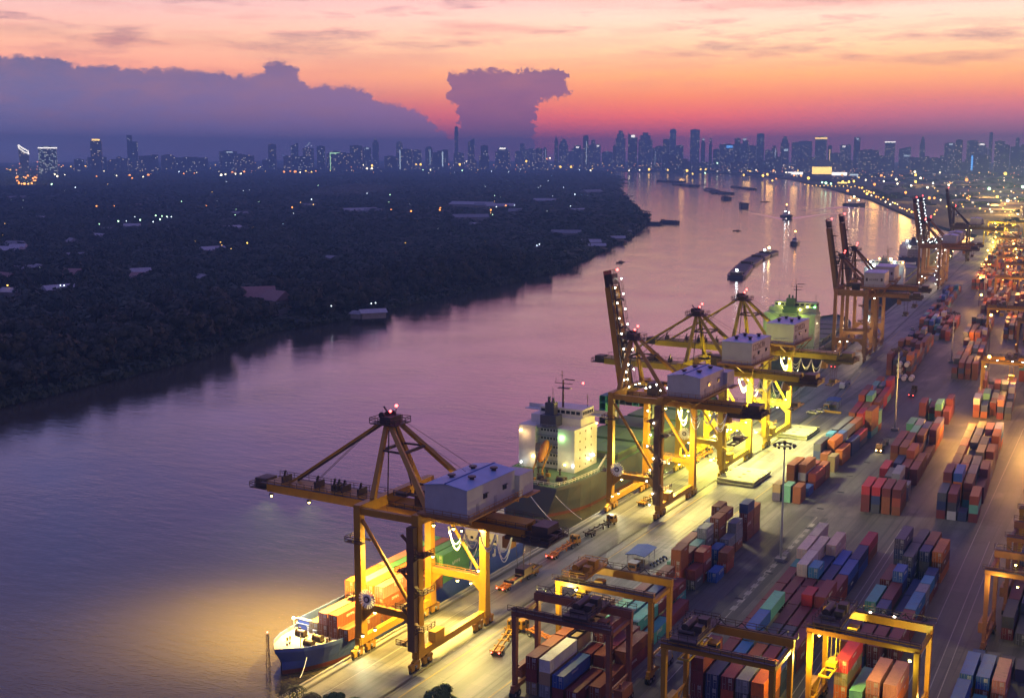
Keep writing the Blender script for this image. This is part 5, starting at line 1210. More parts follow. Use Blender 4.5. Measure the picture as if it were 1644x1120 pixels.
# ---------------------------------------------------------------- tractors with skeletal trailers
def wheel_mesh():
    b = MB().disc((0,0,0), .5, 'x', 16, .3).mat(1).disc((0,0,0), .24, 'x', 12, .34)
    return b.mesh('wheel', [M['black'], M['galv']])
WHL = wheel_mesh()
def wheels(rt, xs, ys, r=.5):
    for y in ys:
        for x in xs:
            o = bpy.data.objects.new('wheel', WHL); COL.objects.link(o); o.parent = rt; o.location = (x, y, r); o.scale = (1, r/.5, r/.5)
def truck(x, y, rz, label, col='yellow', tcol='ocran', lights=True, tail=True, load=None, group='tractors with empty trailers on the apron'):
    rt = empty('tractor_truck', (x, y, 0), rz); tag(rt, label, 'truck', group)
    c = MB().add([(-1.15,14.1,.9),(1.15,14.1,.9),(1.15,16.2,.9),(-1.15,16.2,.9),(-1.1,14.1,2.9),(1.1,14.1,2.9),(1.1,15.7,2.9),(-1.1,15.7,2.9),(-1.15,16.2,1.9),(1.15,16.2,1.9)],
        [(0,3,2,1),(4,5,6,7),(0,1,5,4),(2,3,8,9),(8,7,6,9),(1,2,9,6,5),(0,4,7,8,3)]).box(-1.1, 16.2, .5, 1.1, 16.55, 1.2)
    cb = c.build('cab', M[col], rt)
    MB().add([(-1.0,16.13,2.0),(1.0,16.13,2.0),(.95,15.76,2.75),(-.95,15.76,2.75)], [(0,1,2,3)]).box(-1.17, 14.6, 1.9, -1.12, 15.7, 2.6).box(1.12, 14.6, 1.9, 1.17, 15.7, 2.6).box(-.9, 14.05, 1.9, .9, 14.09, 2.6).build('window', M['glass'], cb)
    MB().box(-.55, 11.2, .75, .55, 16.1, 1.05).box(-1.1, 11.3, .9, 1.1, 12.9, 1.2).box(-.3, 13.6, 1.05, .1, 13.9, 3.2).build('chassis', M['steel'], rt)
    t = MB()
    for s in (-.55, .55): t.beam((s, .3, 1.28), (s, 12.8, 1.28), .22, .4)
    for yy in (.3, 3.4, 6.5, 9.6, 12.6): t.box(-1.2, yy-.16, 1.3, 1.2, yy+.16, 1.52)
    for yy in (.3, 12.6):
        for s in (-1.15, 1.15): t.box(s-.12, yy-.2, 1.5, s+.12, yy+.2, 1.75)
    t.box(-1.1, 1.0, .8, 1.1, 3.6, 1.1); t.box(-.9, 8.4, .35, -.6, 8.7, 1.2).box(.6, 8.4, .35, .9, 8.7, 1.2)
    t.build('trailer_frame', M[tcol], rt)
    wheels(rt, (-.95, .95), (1.4, 2.8, 11.7, 15.2))
    if tail:
        for s in (-.85, .85): bulb(rt, (s, .1, 1.15), .17, 'g_red', 'tail_light')
    if lights:
        for s in (-.8, .8): bulb(rt, (s, 16.6, .95), .2, 'g_warm', 'headlight')
    return rt
truck(7.2, 245.5, R(-4), 'yellow tractor with orange empty trailer, nearest of the apron convoy', lights=False)
truck(6.9, 272.5, R(-1), 'yellow tractor with orange empty trailer, middle of the apron convoy', lights=False)
truck(7.4, 294.5, R(-3), 'yellow tractor with dark empty trailer, leading the apron convoy', tcol='steel', lights=False, tail=False)
truck(25.2, 211.5, R(14), 'yellow tractor with bright yellow trailer turning before the rust brown gantry', tcol='yellow', lights=False)
truck(37.6, 222, R(-8) if False else R(70), 'yellow tractor pulling an orange trailer under the yellow gantry', lights=False, tail=False)
truck(8.8, 329, R(-2), 'yellow trailer and tractor between the legs of the second quay crane', tcol='yellow', lights=False, tail=False)
truck(4.6, 386, R(-1), 'orange trailer and tractor under the third quay crane', lights=False, tail=False)
truck(56.2, 449, PI+R(3), 'dark tractor facing the camera with headlamps lit on the mast road', col='ochre', tcol='steel', tail=False)
truck(15.4, 562, PI+R(3.5), 'white tractor with dark trailer facing the camera on the apron', col='white', tcol='grey', lights=False, tail=False)
truck(-.5, 597, R(4.5), 'red tailed truck driving away past the brown crane pair', col='ocran', tcol='steel', lights=False)
truck(3.2, 612, R(4.5), 'second red tailed truck beside it at the brown crane pair', col='ocran', tcol='steel', lights=False)
truck(.5, 870, PI+R(4.5), 'truck with glaring headlamps coming down the far apron', col='white', tcol='steel', tail=False)
truck(6.3, 890, PI+R(4.5), 'red truck with yellow headlamps at the far container rows', col='ocran', tcol='steel', tail=False)
truck(47.6, 541, R(5), 'truck with one glowing red tail lamp right of the second mast', col='steel', tcol='steel', lights=False)

def car(x, y, rz, label, col, group='cars parked on the apron'):
    rt = empty('parked_car', (x, y, 0), rz); tag(rt, label, 'car', group)
    MB().xprism([(-2.2,.35),(2.2,.35),(2.25,.75),(1.2,.95),(-2.1,1.0),(-2.25,.7)], -.86, .86).build('body', col, rt)
    cb = MB().xprism([(-1.7,.985),(1.1,.96),(.45,1.46),(-1.2,1.48)], -.76, .76).build('cabin', M['glass'], rt)
    MB().box(-.72, -1.15, 1.485, .72, .42, 1.51).build('roof', col, cb)
    wheels(rt, (-.78, .78), (-1.35, 1.4), .32)
car(18.6, 487, R(80), 'nearest white car of three parked below the blue canopy hut', M['white'])
car(20.2, 491, R(80), 'middle white car of three parked below the blue canopy hut', M['white'])
car(21.4, 495, R(80), 'farthest white car of three parked below the blue canopy hut', M['grey'])
car(7.2, 757, R(30), 'white car parked askew on the far apron', M['white'])
car(10.4, 768, R(40), 'dark car parked beside the white one on the far apron', M['hull'])

# ---------------------------------------------------------------- canopy huts with what stands around them
def canopy(x, y, rz, label):
    rt = empty('canopy_shelter', (x, y, 0), rz); tag(rt, label, 'shelter', 'blue roofed shelters on the apron')
    MB().yprism([(-2.7,3.1),(0,3.5),(2.7,3.1),(2.7,3.22),(0,3.64),(-2.7,3.22)], -4.6, 4.6).build('roof', M['bluep'], rt)
    for sx in (-2.2, 2.2):
        for sy in (-4.1, 0, 4.1): MB().tube((sx, sy, 0), (sx, sy, 3.15), .09, 8).build('post', M['galv'], rt)
    MB().box(-1.6, -.8, .0, 1.2, -.5, .9).box(-1.7, -.9, .9, 1.3, -.4, 1.0).build('counter', M['wood'], rt)
def booth(x, y, rz, label):
    rt = empty('guard_booth', (x, y, 0), rz); tag(rt, label, 'booth', 'guard booths')
    MB().box(-1.1, -1.3, 0, 1.1, 1.3, 2.3).build('wall', M['ochre'], rt); MB().box(-1.3, -1.5, 2.31, 1.3, 1.5, 2.45).build('roof', M['grey'], rt); MB().box(1.105, -.8, 1.1, 1.15, .8, 1.9).box(-.8, -1.35, 1.1, .8, -1.305, 1.9).build('window', M['glass'], rt)
def motorbike(x, y, rz, label, group='motorbikes by the blue shelter'):
    rt = empty('motorbike', (x, y, 0), rz); tag(rt, label, 'motorbike', group)
    for yy in (-.6, .62): MB().disc((0, yy, .3), .3, 'x', 14, .1).build('wheel', M['black'], rt)
    MB().beam((0, -.6, .35), (0, .1, .62), .12, .16).beam((0, .1, .62), (0, .45, .8), .14, .2).beam((0, .62, .3), (0, .42, .95), .08, .08).box(-.12, -.2, .3, .12, .2, .6).build('frame', M['hullb'], rt)
    MB().box(-.13, -.75, .68, .13, .1, .78).build('seat', M['black'], rt)
    MB().beam((-.3, .4, 1.0), (.3, .4, 1.0), .04, .04).build('handlebar', M['galv'], rt)
barm = MB().xprism([(-.75,0),(.75,0),(.7,.25),(.2,.9),(-.2,.9),(-.7,.25)] and [(-.3,0),(.3,0),(.12,.85),(-.12,.85)], -.9, .9).mesh('traffic_barrier', M['yellow'])
def barriers(x, y, n, dx, dy, label, group):
    for i in range(n):
        o = bpy.data.objects.new('traffic_barrier', barm); COL.objects.link(o); o.location = (x+dx*i, y+dy*i, 0); o.rotation_euler = (0, 0, math.atan2(dy, dx)); tag(o, label, 'barrier', group)
canopy(28.5, 283, R(2), 'blue roofed shelter on posts beside the nearest yellow gantry')
booth(29.4, 276.2, 0, 'small ochre booth at the near end of the blue shelter')
for i, t in enumerate(('nearest of the motorbikes parked beside the blue shelter', 'second motorbike beside the blue shelter', 'third motorbike beside the blue shelter', 'fourth motorbike beside the blue shelter', 'farthest of the motorbikes parked beside the blue shelter')):
    motorbike(32.4+.15*i, 281.2+i*1.8, R(70), t)
barriers(25.6, 272.6, 6, 1.05*0.9, -.25, 'yellow traffic barrier in the row before the ochre booth', 'barriers before the booth')
canopy(22.8, 505, R(5), 'far blue roofed shelter above the parked white cars')
booth(21.6, 499, 0, 'yellow lit booth between the far shelter and the white cars')
barriers(22.5, 493.5, 4, 1.9, -.2, 'yellow traffic barrier in the row by the far shelter', 'barriers by the far shelter')

# ---------------------------------------------------------------- hatch covers laid on the apron
def hatch_cover(x, y, z, rz, label, w=12.4, l=17.5):
    rt = empty('hatch_cover', (x, y, z), rz); tag(rt, label, 'hatch cover', 'hatch covers laid on the apron')
    b = MB().box(-w/2, -l/2, .35, w/2, l/2, .82)
    for k in range(7): q = -l/2+.6+k*(l-1.2)/6; b.box(-w/2+.1, q-.12, .02, w/2-.1, q+.12, .35)
    b.build('panel', M['hatchp'], rt)
    f = MB()
    for sx in (-1, 1):
        for k in range(4): f.box(sx*(w/2-.6)-.3, -l/2+1.5+k*(l-3)/3-.3, .821, sx*(w/2-.6)+.3, -l/2+1.5+k*(l-3)/3+.3, .95)
    for k in range(3): f.box(-.6, -l/4+k*l/4-.5, .821, .6, -l/4+k*l/4+.5, .90)
    f.build('lashing_pads', M['steel'], rt)
M['hatchp'] = paint('hatch_panel', (.36,.37,.24), .6, 0, .5, (.2,.14,.07,1), .5)
hatch_cover(26.2, 375, 0, R(-1.5), 'lower hatch cover of the near pair on the apron')
hatch_cover(26.3, 375.2, .96, R(-1.2), 'upper hatch cover of the near pair on the apron')
hatch_cover(23.6, 447.5, 0, R(-1), 'lower hatch cover of the far bright pair on the apron')
hatch_cover(23.5, 447.6, .96, R(-.6), 'upper hatch cover of the far bright pair on the apron')

# white tank containers
for (x, y, z, w) in ((33.4, 588, 0, 'bottom of the white tank pile'), (33.3, 588, 2.62, 'middle of the white tank pile'), (33.2, 588, 5.24, 'top of the white tank pile'), (36.6, 583, 0, 'left of the two on the ground'), (39.8, 583.4, 0, 'right of the two on the ground'), (36.2, 590.5, 5.24, 'leaning high behind the pile')):
    rt = empty('tank_container', (x, y, z), R(4.6)); tag(rt, f'white round ended tank container, {w}', 'tank container', 'white tank containers')
    MB().tube((0,-2.9,1.3), (0,2.9,1.3), 1.15, 18).tube((0,-3.0,1.3), (0,-2.9,1.3), .8, 18, 1.15).build('tank', M['white'], rt)
    f = MB()
    for yy in (-3, 3):
        for q in (-1.17, 1.17): f.beam((q, yy, 0), (q, yy, 2.6), .12, .12)
        for zz in (.06, 2.54): f.beam((-1.17, yy, zz), (1.17, yy, zz), .12, .12)
    for q in (-1.17, 1.17): f.beam((q, -3, .06), (q, 3, .06), .12, .12)
    f.build('frame', M['steel'], rt)

# lattice beacon in the water off the feeder's bow
rt = empty('lattice_beacon', (-13.0, 184, WZ)); tag(rt, 'thin lattice beacon mast standing in the water off the blue bow', 'beacon')
b = MB()
for k in range(3):
    a = 2*PI*k/3; p = (.55*math.cos(a), .55*math.sin(a)); b.beam((p[0], p[1], -2), (p[0]*.5, p[1]*.5, 11), .09, .09)
    for z in range(0, 11, 1):
        a2 = 2*PI*(k+1)/3; q = (.55*math.cos(a2), .55*math.sin(a2)); s0 = 1-z/22; s1 = 1-(z+1)/22
        b.beam((p[0]*s0, p[1]*s0, z), (q[0]*s1, q[1]*s1, z+1), .06, .06)
b.build('lattice', M['steel'], rt); bulb(rt, (0, 0, 11.3), .22, 'g_red')
# mooring ropes
def rope(p, q, sag, label):
    p = Vector(p); q = Vector(q)
    tag(MB().line([tuple(p+(q-p)*i/10-Vector((0, 0, sag*(1-(2*i/10-1)**2)))) for i in range(11)], .09, 5).build('mooring_rope', M['cable']), label, 'rope', 'mooring ropes')
rope((-9.0, 191.5, .6), (-4.4, 183.5, .3), .5, 'pale mooring rope from the blue bow down to the quay')
rope((-16.2, 318, 5.2), (-1.0, 309, .3), .7, 'mooring rope from the grey stern to the quay, quayside of two')
rope((-24.5, 317, 5.2), (-1.2, 297, .3), 1.2, 'long mooring rope from the grey stern towards the nearest crane')

# ---------------------------------------------------------------- craft on the river
def barge(x, y, rz, L, B, label, cover=True, tugend=False, group='barges on the river', D=1.6):
    rt = empty('barge', (x, y, WZ), rz); tag(rt, label, 'barge', group)
    h = hull_mesh(L, B, D, 1, .3, .16, .12, .85, .8, .3, n=16).build('hull', [M['hull'], M['hull'], M['steel']], rt); fix_normals(h)
    if cover: MB().yprism([(-B*.36, D), (B*.36, D), (B*.3, D+1.3), (0, D+1.7), (-B*.3, D+1.3)], L*.16, L*.82).build('cargo_cover', M['hold'], rt)
    MB().box(-B*.3, L*.03, D, B*.3, L*.12, D+2.6).box(-B*.34, L*.02, D+2.61, B*.34, L*.13, D+2.8).build('deckhouse', M['wood'], rt)
    return rt
M['hold'] = paint('barge_tarpaulin', (.06,.065,.075), .8, 0, .4, (.03,.03,.03,1))
px = lambda x, y: at(x, y, WZ)
def along(p, q, label, B, n=1, group='barges on the river', names=None, D=1.6):
    a = px(*p); b_ = px(*q); d = b_-a; L = d.length/n; rz = math.atan2(-d.x, d.y)
    for i in range(n):
        s = a+d*i/n
        barge(s.x, s.y, rz+random.uniform(-.03, .03), L*.97, B, names[i] if names else label, group=group, D=D)
c0 = px(1181, 447); c1 = px(1197, 428); c2 = px(1214, 417); c3 = px(1226, 411); c4 = px(1240, 406)
for i, (a, b_) in enumerate(((c0, c1), (c1, c2), (c2, c3), (c3, c4))):
    d = b_-a; o = barge(a.x, a.y, math.atan2(-d.x, d.y), d.length*.99, 17, f'{("nearest", "second", "third", "farthest")[i]} covered barge of the long tow abreast of the raised booms', group='barges of the long tow', D=2.2)
    if i in (0, 3): bulb(o, (0, d.length*.1, 6.4), 1.0, 'g_cool'); 
    if i == 3: bulb(o, (0, d.length*.6, 7), 1.2, 'g_warm'); 
along((1032, 360), (1064, 361), '', 15, names=['left of two dark barges rafted off the wooded point'], D=3.0, group='barges off the wooded point')
along((1062, 358), (1092, 359), '', 15, names=['right of two dark barges rafted off the wooded point'], D=3.4, group='barges off the wooded point')
along((1058, 292), (1100, 293), '', 40, n=2, names=['leftmost far dark barge in midriver under the city lamps', 'second far dark barge in midriver under the city lamps'], D=5)
along((1086, 297), (1118, 300), '', 40, n=2, names=['third far dark barge, right end of the far raft', 'fourth far dark barge, right end of the far raft'], D=5)
along((1137, 305), (1150, 309), '', 34, names=['dark barge at the head of the middle raft'], D=4)
along((1148, 310), (1172, 312), '', 34, n=2, names=['dark barge in the middle of the middle raft', 'dark barge at the tail of the middle raft'], D=4)
along((1178, 301), (1212, 305), '', 30, n=2, names=['left barge of the pair off the far right bank', 'right barge of the pair off the far right bank'], D=3.4)
along((1188, 333), (1202, 333), '', 26, names=['stout square barge being towed in midriver'], D=8)
along((1163, 320), (1170, 321), '', 20, names=['small dark hull towed behind the square barge'], D=6)
def tug(p, hd, L, label, lamps=(), group='tugs and ferries on the river'):
    a = px(*p); rt = empty('tugboat', a, hd); tag(rt, label, 'tugboat', group); B = L*.36; D = L*.09
    h = hull_mesh(L, B, D, 1, .3, .35, .15, .85, L*.06, L*.02, n=14).build('hull', [M['hull'], M['hull'], M['deck']], rt); fix_normals(h)
    MB().box(-B*.3, L*.25, D, B*.3, L*.62, D+L*.11).box(-B*.25, L*.4, D+L*.11, B*.25, L*.58, D+L*.21).build('wheelhouse', M['white'], rt)
    MB().box(-B*.26, L*.56, D+L*.135, B*.26, L*.585, D+L*.185).build('window', M['glass'], rt)
    MB().tube((0, L*.3, D+L*.11), (0, L*.3, D+L*.24), L*.035, 8).build('funnel', M['hullr'], rt)
    MB().tube((0, L*.42, D+L*.2), (0, L*.42, D+L*.48), L*.012, 6).beam((-L*.06, L*.42, D+L*.38), (L*.06, L*.42, D+L*.38), L*.012, L*.012).build('mast', M['steel'], rt)
    for q, r_, mt in lamps: bulb(rt, (q[0]*L, q[1]*L, q[2]*L), r_, mt)
    return rt
TG = tug((1257, 349), PI+HEAD+R(8), 38, 'tug heading down river at the point of a wide wake', [((0, .42, .6), 1.0, 'g_orange'), ((.08, .5, .3), 1.2, 'g_cool'), ((-.05, .6, .25), .9, 'g_white')])
tug((1279, 391), PI+HEAD-R(24), 26, 'small tug ahead of the long tow', [((0, .42, .6), .9, 'g_orange')])
tug((1353, 330), PI+HEAD+R(70), 46, 'ferry crossing above the raised crane booms', [((0, .5, .42), 1.4, 'g_warm'), ((.1, .3, .25), 1.2, 'g_white'), ((-.1, .7, .25), 1.2, 'g_warm')])
def dinghy(p, hd, L, label):
    a = px(*p); rt = empty('small_boat', a, hd); tag(rt, label, 'boat', 'small boats on the river')
    h = hull_mesh(L, L*.2, .5, .3, .1, .4, .1, .8, .5, .2, n=10).build('hull', [M['wood'], M['wood'], M['wood']], rt); fix_normals(h)
    MB().box(-L*.07, L*.3, .5, L*.07, L*.6, 1.9).build('canopy', M['steel'], rt)
dinghy((1002, 421), HEAD-R(40)+PI, 14, 'longtail boat trailing a thin wake near the wooded bank')
dinghy((1236, 324), HEAD+R(90), 22, 'tiny dark boat alone in midriver above the tug')
dinghy((1190, 371), HEAD+R(80), 12, 'tiny boat with a faint wake left of the long tow')
dinghy((1031, 337), HEAD+R(70), 26, 'dark boat moored off the point of the wooded bank')
dinghy((1135, 297), HEAD+R(70), 28, 'tiny dark boat between the two far rafts')
# wakes: low swells spreading from the moving boats
def wake(p, pts_l, pts_r, amp, wid, name='wake'):
    b = MB()
    for pts in (pts_l, pts_r):
        P = [px(*p)]+[px(*q) for q in pts]; k = len(P)
        for i in range(k-1):
            a, c = P[i], P[i+1]; d = (c-a).normalized(); n = Vector((-d.y, d.x, 0))
            w0 = wid*(.4+1.0*i/k); w1 = wid*(.4+1.0*(i+1)/k); h0 = amp*(1-i/k); h1 = amp*(1-(i+1)/k)
            e = Vector((0, 0, .01))
            b.add([a-n*w0+e, c-n*w1+e, c+Vector((0,0,h1)), a+Vector((0,0,h0)), c+n*w1+e, a+n*w0+e], [(0,1,2,3),(3,2,4,5)])
    tag(b.build(name, M['water']), kind='structure')
wake((1257, 352), [(1235, 347), (1210, 342), (1188, 336)], [(1290, 348), (1330, 343), (1400, 338)], 1.2, 7)
wake((1353, 332), [(1320, 335), (1290, 338)], [(1400, 336), (1440, 342)], 1.0, 8)
wake((1002, 422), [(1014, 413), (1024, 406)], [(1018, 416), (1030, 411)], .25, 1.6)
# ---------------------------------------------------------------- trees
rng = np.random.default_rng(11)
m, nt, b = nodes('foliage')
n1 = noise(nt, .35, 4, .6); oi = N(nt, 'ShaderNodeObjectInfo')
c = ramp(nt, n1, [(.3, (.010,.016,.008,1)), (.5, (.026,.034,.016,1)), (.72, (.06,.06,.03,1))])
c = mixc(nt, math_(nt, 'MULTIPLY', oi.outputs['Random'], .5), c, (.03,.033,.014,1))
nt.links.new(c, b.inputs['Base Color']); b.inputs['Roughness'].default_value = .75
M['leaf'] = m
m, nt, b = nodes('far_foliage')
n1 = noise(nt, .02, 5, .6); n2 = noise(nt, .004, 4, .55)
c = ramp(nt, n1, [(.3, (.010,.020,.010,1)), (.5, (.025,.042,.019,1)), (.72, (.06,.075,.034,1))])
c = mixc(nt, ramp(nt, n2, [(.4, gray(0)), (.65, gray(.55))]), c, (.025,.032,.016,1))
nt.links.new(c, b.inputs['Base Color']); b.inputs['Roughness'].default_value = .8
M['leaf2'] = m
M['bark'] = paint('bark', (.07,.05,.035), .9, 0, .4)

def leaf_cloud(n, lobes, size, seed, flat=.55):
    """quads spread over the outer part of several lobes: (n*4,3) verts"""
    r = np.random.default_rng(seed)
    L = np.array(lobes); w = L[:, 3]**2; w /= w.sum()
    k = r.choice(len(L), n, p=w)
    d = r.normal(size=(n, 3)); d[:, 2] = np.abs(d[:, 2])*1.0-.35*r.random(n); d /= np.linalg.norm(d, axis=1)[:, None]
    rad = L[k, 3]*(.72+.34*r.random(n))
    c = L[k, :3] + d*rad[:, None]*np.array([1, 1, .8])
    nrm = d + r.normal(size=(n, 3))*.34; nrm /= np.linalg.norm(nrm, axis=1)[:, None]
    t = np.cross(nrm, r.normal(size=(n, 3))); t /= np.linalg.norm(t, axis=1)[:, None]; bt = np.cross(nrm, t)
    s = size*(.6+.8*r.random(n))[:, None]
    q = np.stack([c-t*s-bt*s*flat, c+t*s-bt*s*flat*.6, c+t*s*.8+bt*s*flat, c-t*s*.7+bt*s*flat*1.1], 1)
    return q.reshape(-1, 3)
def quads_mesh(name, V, mat):
    n = len(V)//4; me = bpy.data.meshes.new(name)
    me.vertices.add(n*4); me.loops.add(n*4); me.polygons.add(n)
    me.vertices.foreach_set('co', V.astype(np.float32).ravel())
    me.loops.foreach_set('vertex_index', np.arange(n*4, dtype=np.int32))
    me.polygons.foreach_set('loop_start', np.arange(0, n*4, 4, dtype=np.int32))
    try: me.polygons.foreach_set('loop_total', np.full(n, 4, dtype=np.int32))
    except Exception: pass
    me.materials.append(mat); me.update(calc_edges=True); me.validate()
    return me
def lobes_for(seed, h, spread):
    r = random.Random(seed); out = [(0, 0, h*.72, spread*.62)]
    for i in range(r.randint(5, 8)):
        a = r.uniform(0, 2*PI); q = spread*r.uniform(.35, .75)
        out.append((q*math.cos(a), q*math.sin(a), h*r.uniform(.42, .85), spread*r.uniform(.3, .5)))
    return out
CROWN = []; TRUNK = []
for s in range(6):
    h = 12+s*.7; sp = 5.2+(s % 3)*.8; lb = lobes_for(s+40, h, sp)
    CROWN.append(quads_mesh('crown', leaf_cloud(640, lb, .95, s), M['leaf']))
    t = MB().tube((0,0,-1), (0,0,h*.5), .36, 7, .2)
    for x, y, z, r_ in lb[1:6]: t.tube((0,0,h*(.25+.03*s/3)), (x*.7, y*.7, z*.85), .15, 5, .05)
    TRUNK.append(t.mesh('trunk', M['bark']))
# the land they stand on
LBP = [(p[0], p[1]) for p in LB]
def bank_x(y):
    for (a, b_), (c_, d) in zip(LBP, LBP[1:]):
        if b_ <= y <= d: return a+(c_-a)*(y-b_)/(d-b_)
    return LBP[-1][0]
HOUSES = []   # (x, y) kept clear
def clear(x, y, m_=0): return all((x-hx)**2+(y-hy)**2 > (r_+m_)**2 for hx, hy, r_ in HOUSES)

# houses among the trees: pixel of the roof, width m, depth m, height, kind
roofc = {'w': ('pale', paint('roof_pale', (.42,.42,.45), .6, 0, .3)), 'r': ('pinkish', paint('roof_pink', (.30,.17,.15), .7, 0, .3)), 'd': ('dull grey', paint('roof_dull', (.26,.26,.28), .7, 0, .3))}
WALLM = paint('house_wall', (.3,.27,.24), .8, 0, .3)
HL = [(61,346,46,24,11,'w','round white hall roof at far left above the lamp row'),(14,394,44,26,10,'w','pale roof at the left edge beside an orange lamp'),(94,455,36,16,9,'w','large white hall roof, nearest on the left'),(369,361,50,30,12,'w','white gabled roof below the middle orange lamps'),(341,394,40,20,10,'w','long pale roof left of two warm lamps'),
      (30,314,90,40,12,'d','dull wide roof close to the far left towers'),(212,358,34,20,10,'w','small bright roof beside the brightest lamp cluster'),(176,364,36,18,9,'d','low dull roof left of the lamp cluster'),(276,363,34,18,9,'w','pale roof right of the lamp cluster'),(234,391,28,14,9,'d','dull roof in the dark grove below the cluster'),
      (121,404,24,14,9,'d','dull small roof above the large white hall'),(15,345,60,26,10,'d','flat dull roof at the left edge above the pale one'),(82,434,18,10,8,'d','tiny dull roof above the large white hall'),(143,434,18,10,8,'w','tiny pale roof right of the large white hall'),(18,460,24,12,8,'w','pale roof at the left edge with a warm lamp'),
      (414,458,34,20,17,'r','left pinkish gabled roof near the water'),(444,464,30,18,16,'r','right pinkish gabled roof near the water'),(759,323,150,36,14,'w','long pale shed roof in mid forest'),(803,326,90,30,12,'w','second long shed roof beside the first'),(875,318,80,26,12,'w','pale shed roof right of the long sheds'),(575,333,110,26,12,'w','long lit roof under two orange lamps'),
      (755,343,90,30,12,'d','dull roof in front of the long sheds'),(909,368,60,18,10,'d','dark long roof near the wooded point'),(948,383,36,14,9,'w','pale roof close to the bank by the point'),(950,304,90,36,14,'d','dull roof far back near the river bend'),(866,394,16,12,10,'w','white lit house at the edge of the bank'),(534,409,22,14,9,'d','dull roof below the orange lamp row'),
      (598,494,26,10,6,'w','long low pale house right on the river bank'),(575,497,12,8,5,'d','small dull hut beside the long low house')]
hrn = random.Random(9)
for i in range(26):
    y = hrn.uniform(312, 440); x = hrn.uniform(5, 980 if y < 370 else 560)
    if y > 400 and x > 330: continue
    HL.append((x, y, hrn.uniform(20, 34)*(1.5 if y < 350 else 1), hrn.uniform(12, 20), hrn.uniform(9, 13), hrn.choice('wdrd'), hrn.choice(('small pale roof half hidden among the forest trees',)) if False else 'small low roof half hidden among the forest trees'))
for (x, y, w, d_, h, k, lab) in HL:
    p = at(x, y, h); dist = (p.xy-Vector((CAMX, 0))).length; to = (Vector((CAMX, 0))-p.xy).normalized()
    rt = empty('house', (p.x, p.y, -.6), HEAD+random.uniform(-.9, .9)); tag(rt, lab, 'house', 'houses among the trees')
    w *= .62; d_ *= .8; hw = h*.62
    MB().box(-w/2, -d_/2, 0, w/2, d_/2, hw).build('wall', WALLM, rt)
    MB().xprism([(-d_/2-1, hw+.01), (d_/2+1, hw+.01), (0, h)], -w/2-1, w/2+1).build('roof', roofc[k][1], rt)
    HOUSES.append((p.x, p.y, max(w, d_)*.62)); q = Vector(p.xy)+to*max(14, dist*.03); HOUSES.append((q.x, q.y, w*.52))
# riverside platforms and jetties
for (x, y, w, d_, lab) in ((951, 403, 34, 14, 'roofed pier house standing in the water by the bank'), (980, 390, 40, 16, 'second roofed pier house nearer the wooded point'), (1002, 380, 22, 12, 'dark pier shed at the wooded point')):
    p = at(x, y, WZ); rt = empty('pier_house', (p.x, p.y, WZ), HEAD); tag(rt, lab, 'pier house', 'pier houses by the left bank')
    for sx in (-.45, 0, .45):
        for sy in (-.4, .4): MB().tube((sx*w, sy*d_, -2), (sx*w, sy*d_, 3), .35, 6).build('pile', M['wood'], rt)
    MB().box(-w/2, -d_/2, 2.6, w/2, d_/2, 3.0).build('deck', M['wood'], rt)
    MB().box(-w*.4, -d_*.35, 3.01, w*.4, d_*.35, 6.2).build('wall', WALLM, rt)
    MB().xprism([(-d_*.45, 6.21), (d_*.45, 6.21), (0, 9)], -w*.46, w*.46).build('roof', roofc['w'][1], rt)
for (x0, y0, x1, y1, lab) in ((1022, 347, 1045, 349, 'long low jetty reaching from the wooded point'), (1018, 355, 1036, 351, 'second low jetty just below the long one')):
    a = at(x0, y0, WZ+2); c_ = at(x1, y1, WZ+2); b = MB().beam(a, c_, 4, .8)
    for i in range(6): q = a+(c_-a)*i/5; b.tube(q-Vector((0,0,4)), q, .6, 6)
    tag(b.build('jetty', M['wood']), lab, 'jetty', 'jetties at the wooded point')

# the 300 trees standing nearest, along the water
pts = []; tries = 0
rr = random.Random(3)
while len(pts) < 300 and tries < 40000:
    tries += 1
    y = 322 + 700*rr.random()**1.35; dpt = 3 + 78*rr.random()**1.25
    x = bank_x(y)-dpt
    if not clear(x, y, 4): continue
    mind = 7.2 if dpt < 25 else 9.0
    if all((x-a)**2+(y-b_)**2 > mind**2 for a, b_ in pts): pts.append((x, y))
kinds = ['low spreading', 'rounded', 'tall domed', 'broad', 'ragged', 'tall spreading']
for (x, y) in pts:
    k = rr.randrange(6); dpt = bank_x(y)-x
    o = bpy.data.objects.new('bank_tree', None); COL.objects.link(o); o.location = (x, y, -.7); o.rotation_euler = (0, 0, rr.uniform(0, 2*PI))
    s = rr.uniform(.9, 1.55)*(.78 if dpt < 9 else 1); o.scale = (s*rr.uniform(.95, 1.2), s*rr.uniform(.95, 1.2), s)
    row = 'leaning over the water' if dpt < 14 else ('behind the waterside row' if dpt < 40 else 'deeper in the bank wood')
    tag(o, f'{kinds[k]} dark tree {row} on the far bank', 'tree', f'{kinds[k]} trees {row}')
    for nm, me in (('crown', CROWN[k]), ('trunk', TRUNK[k])):
        c = bpy.data.objects.new(nm, me); COL.objects.link(c); c.parent = o
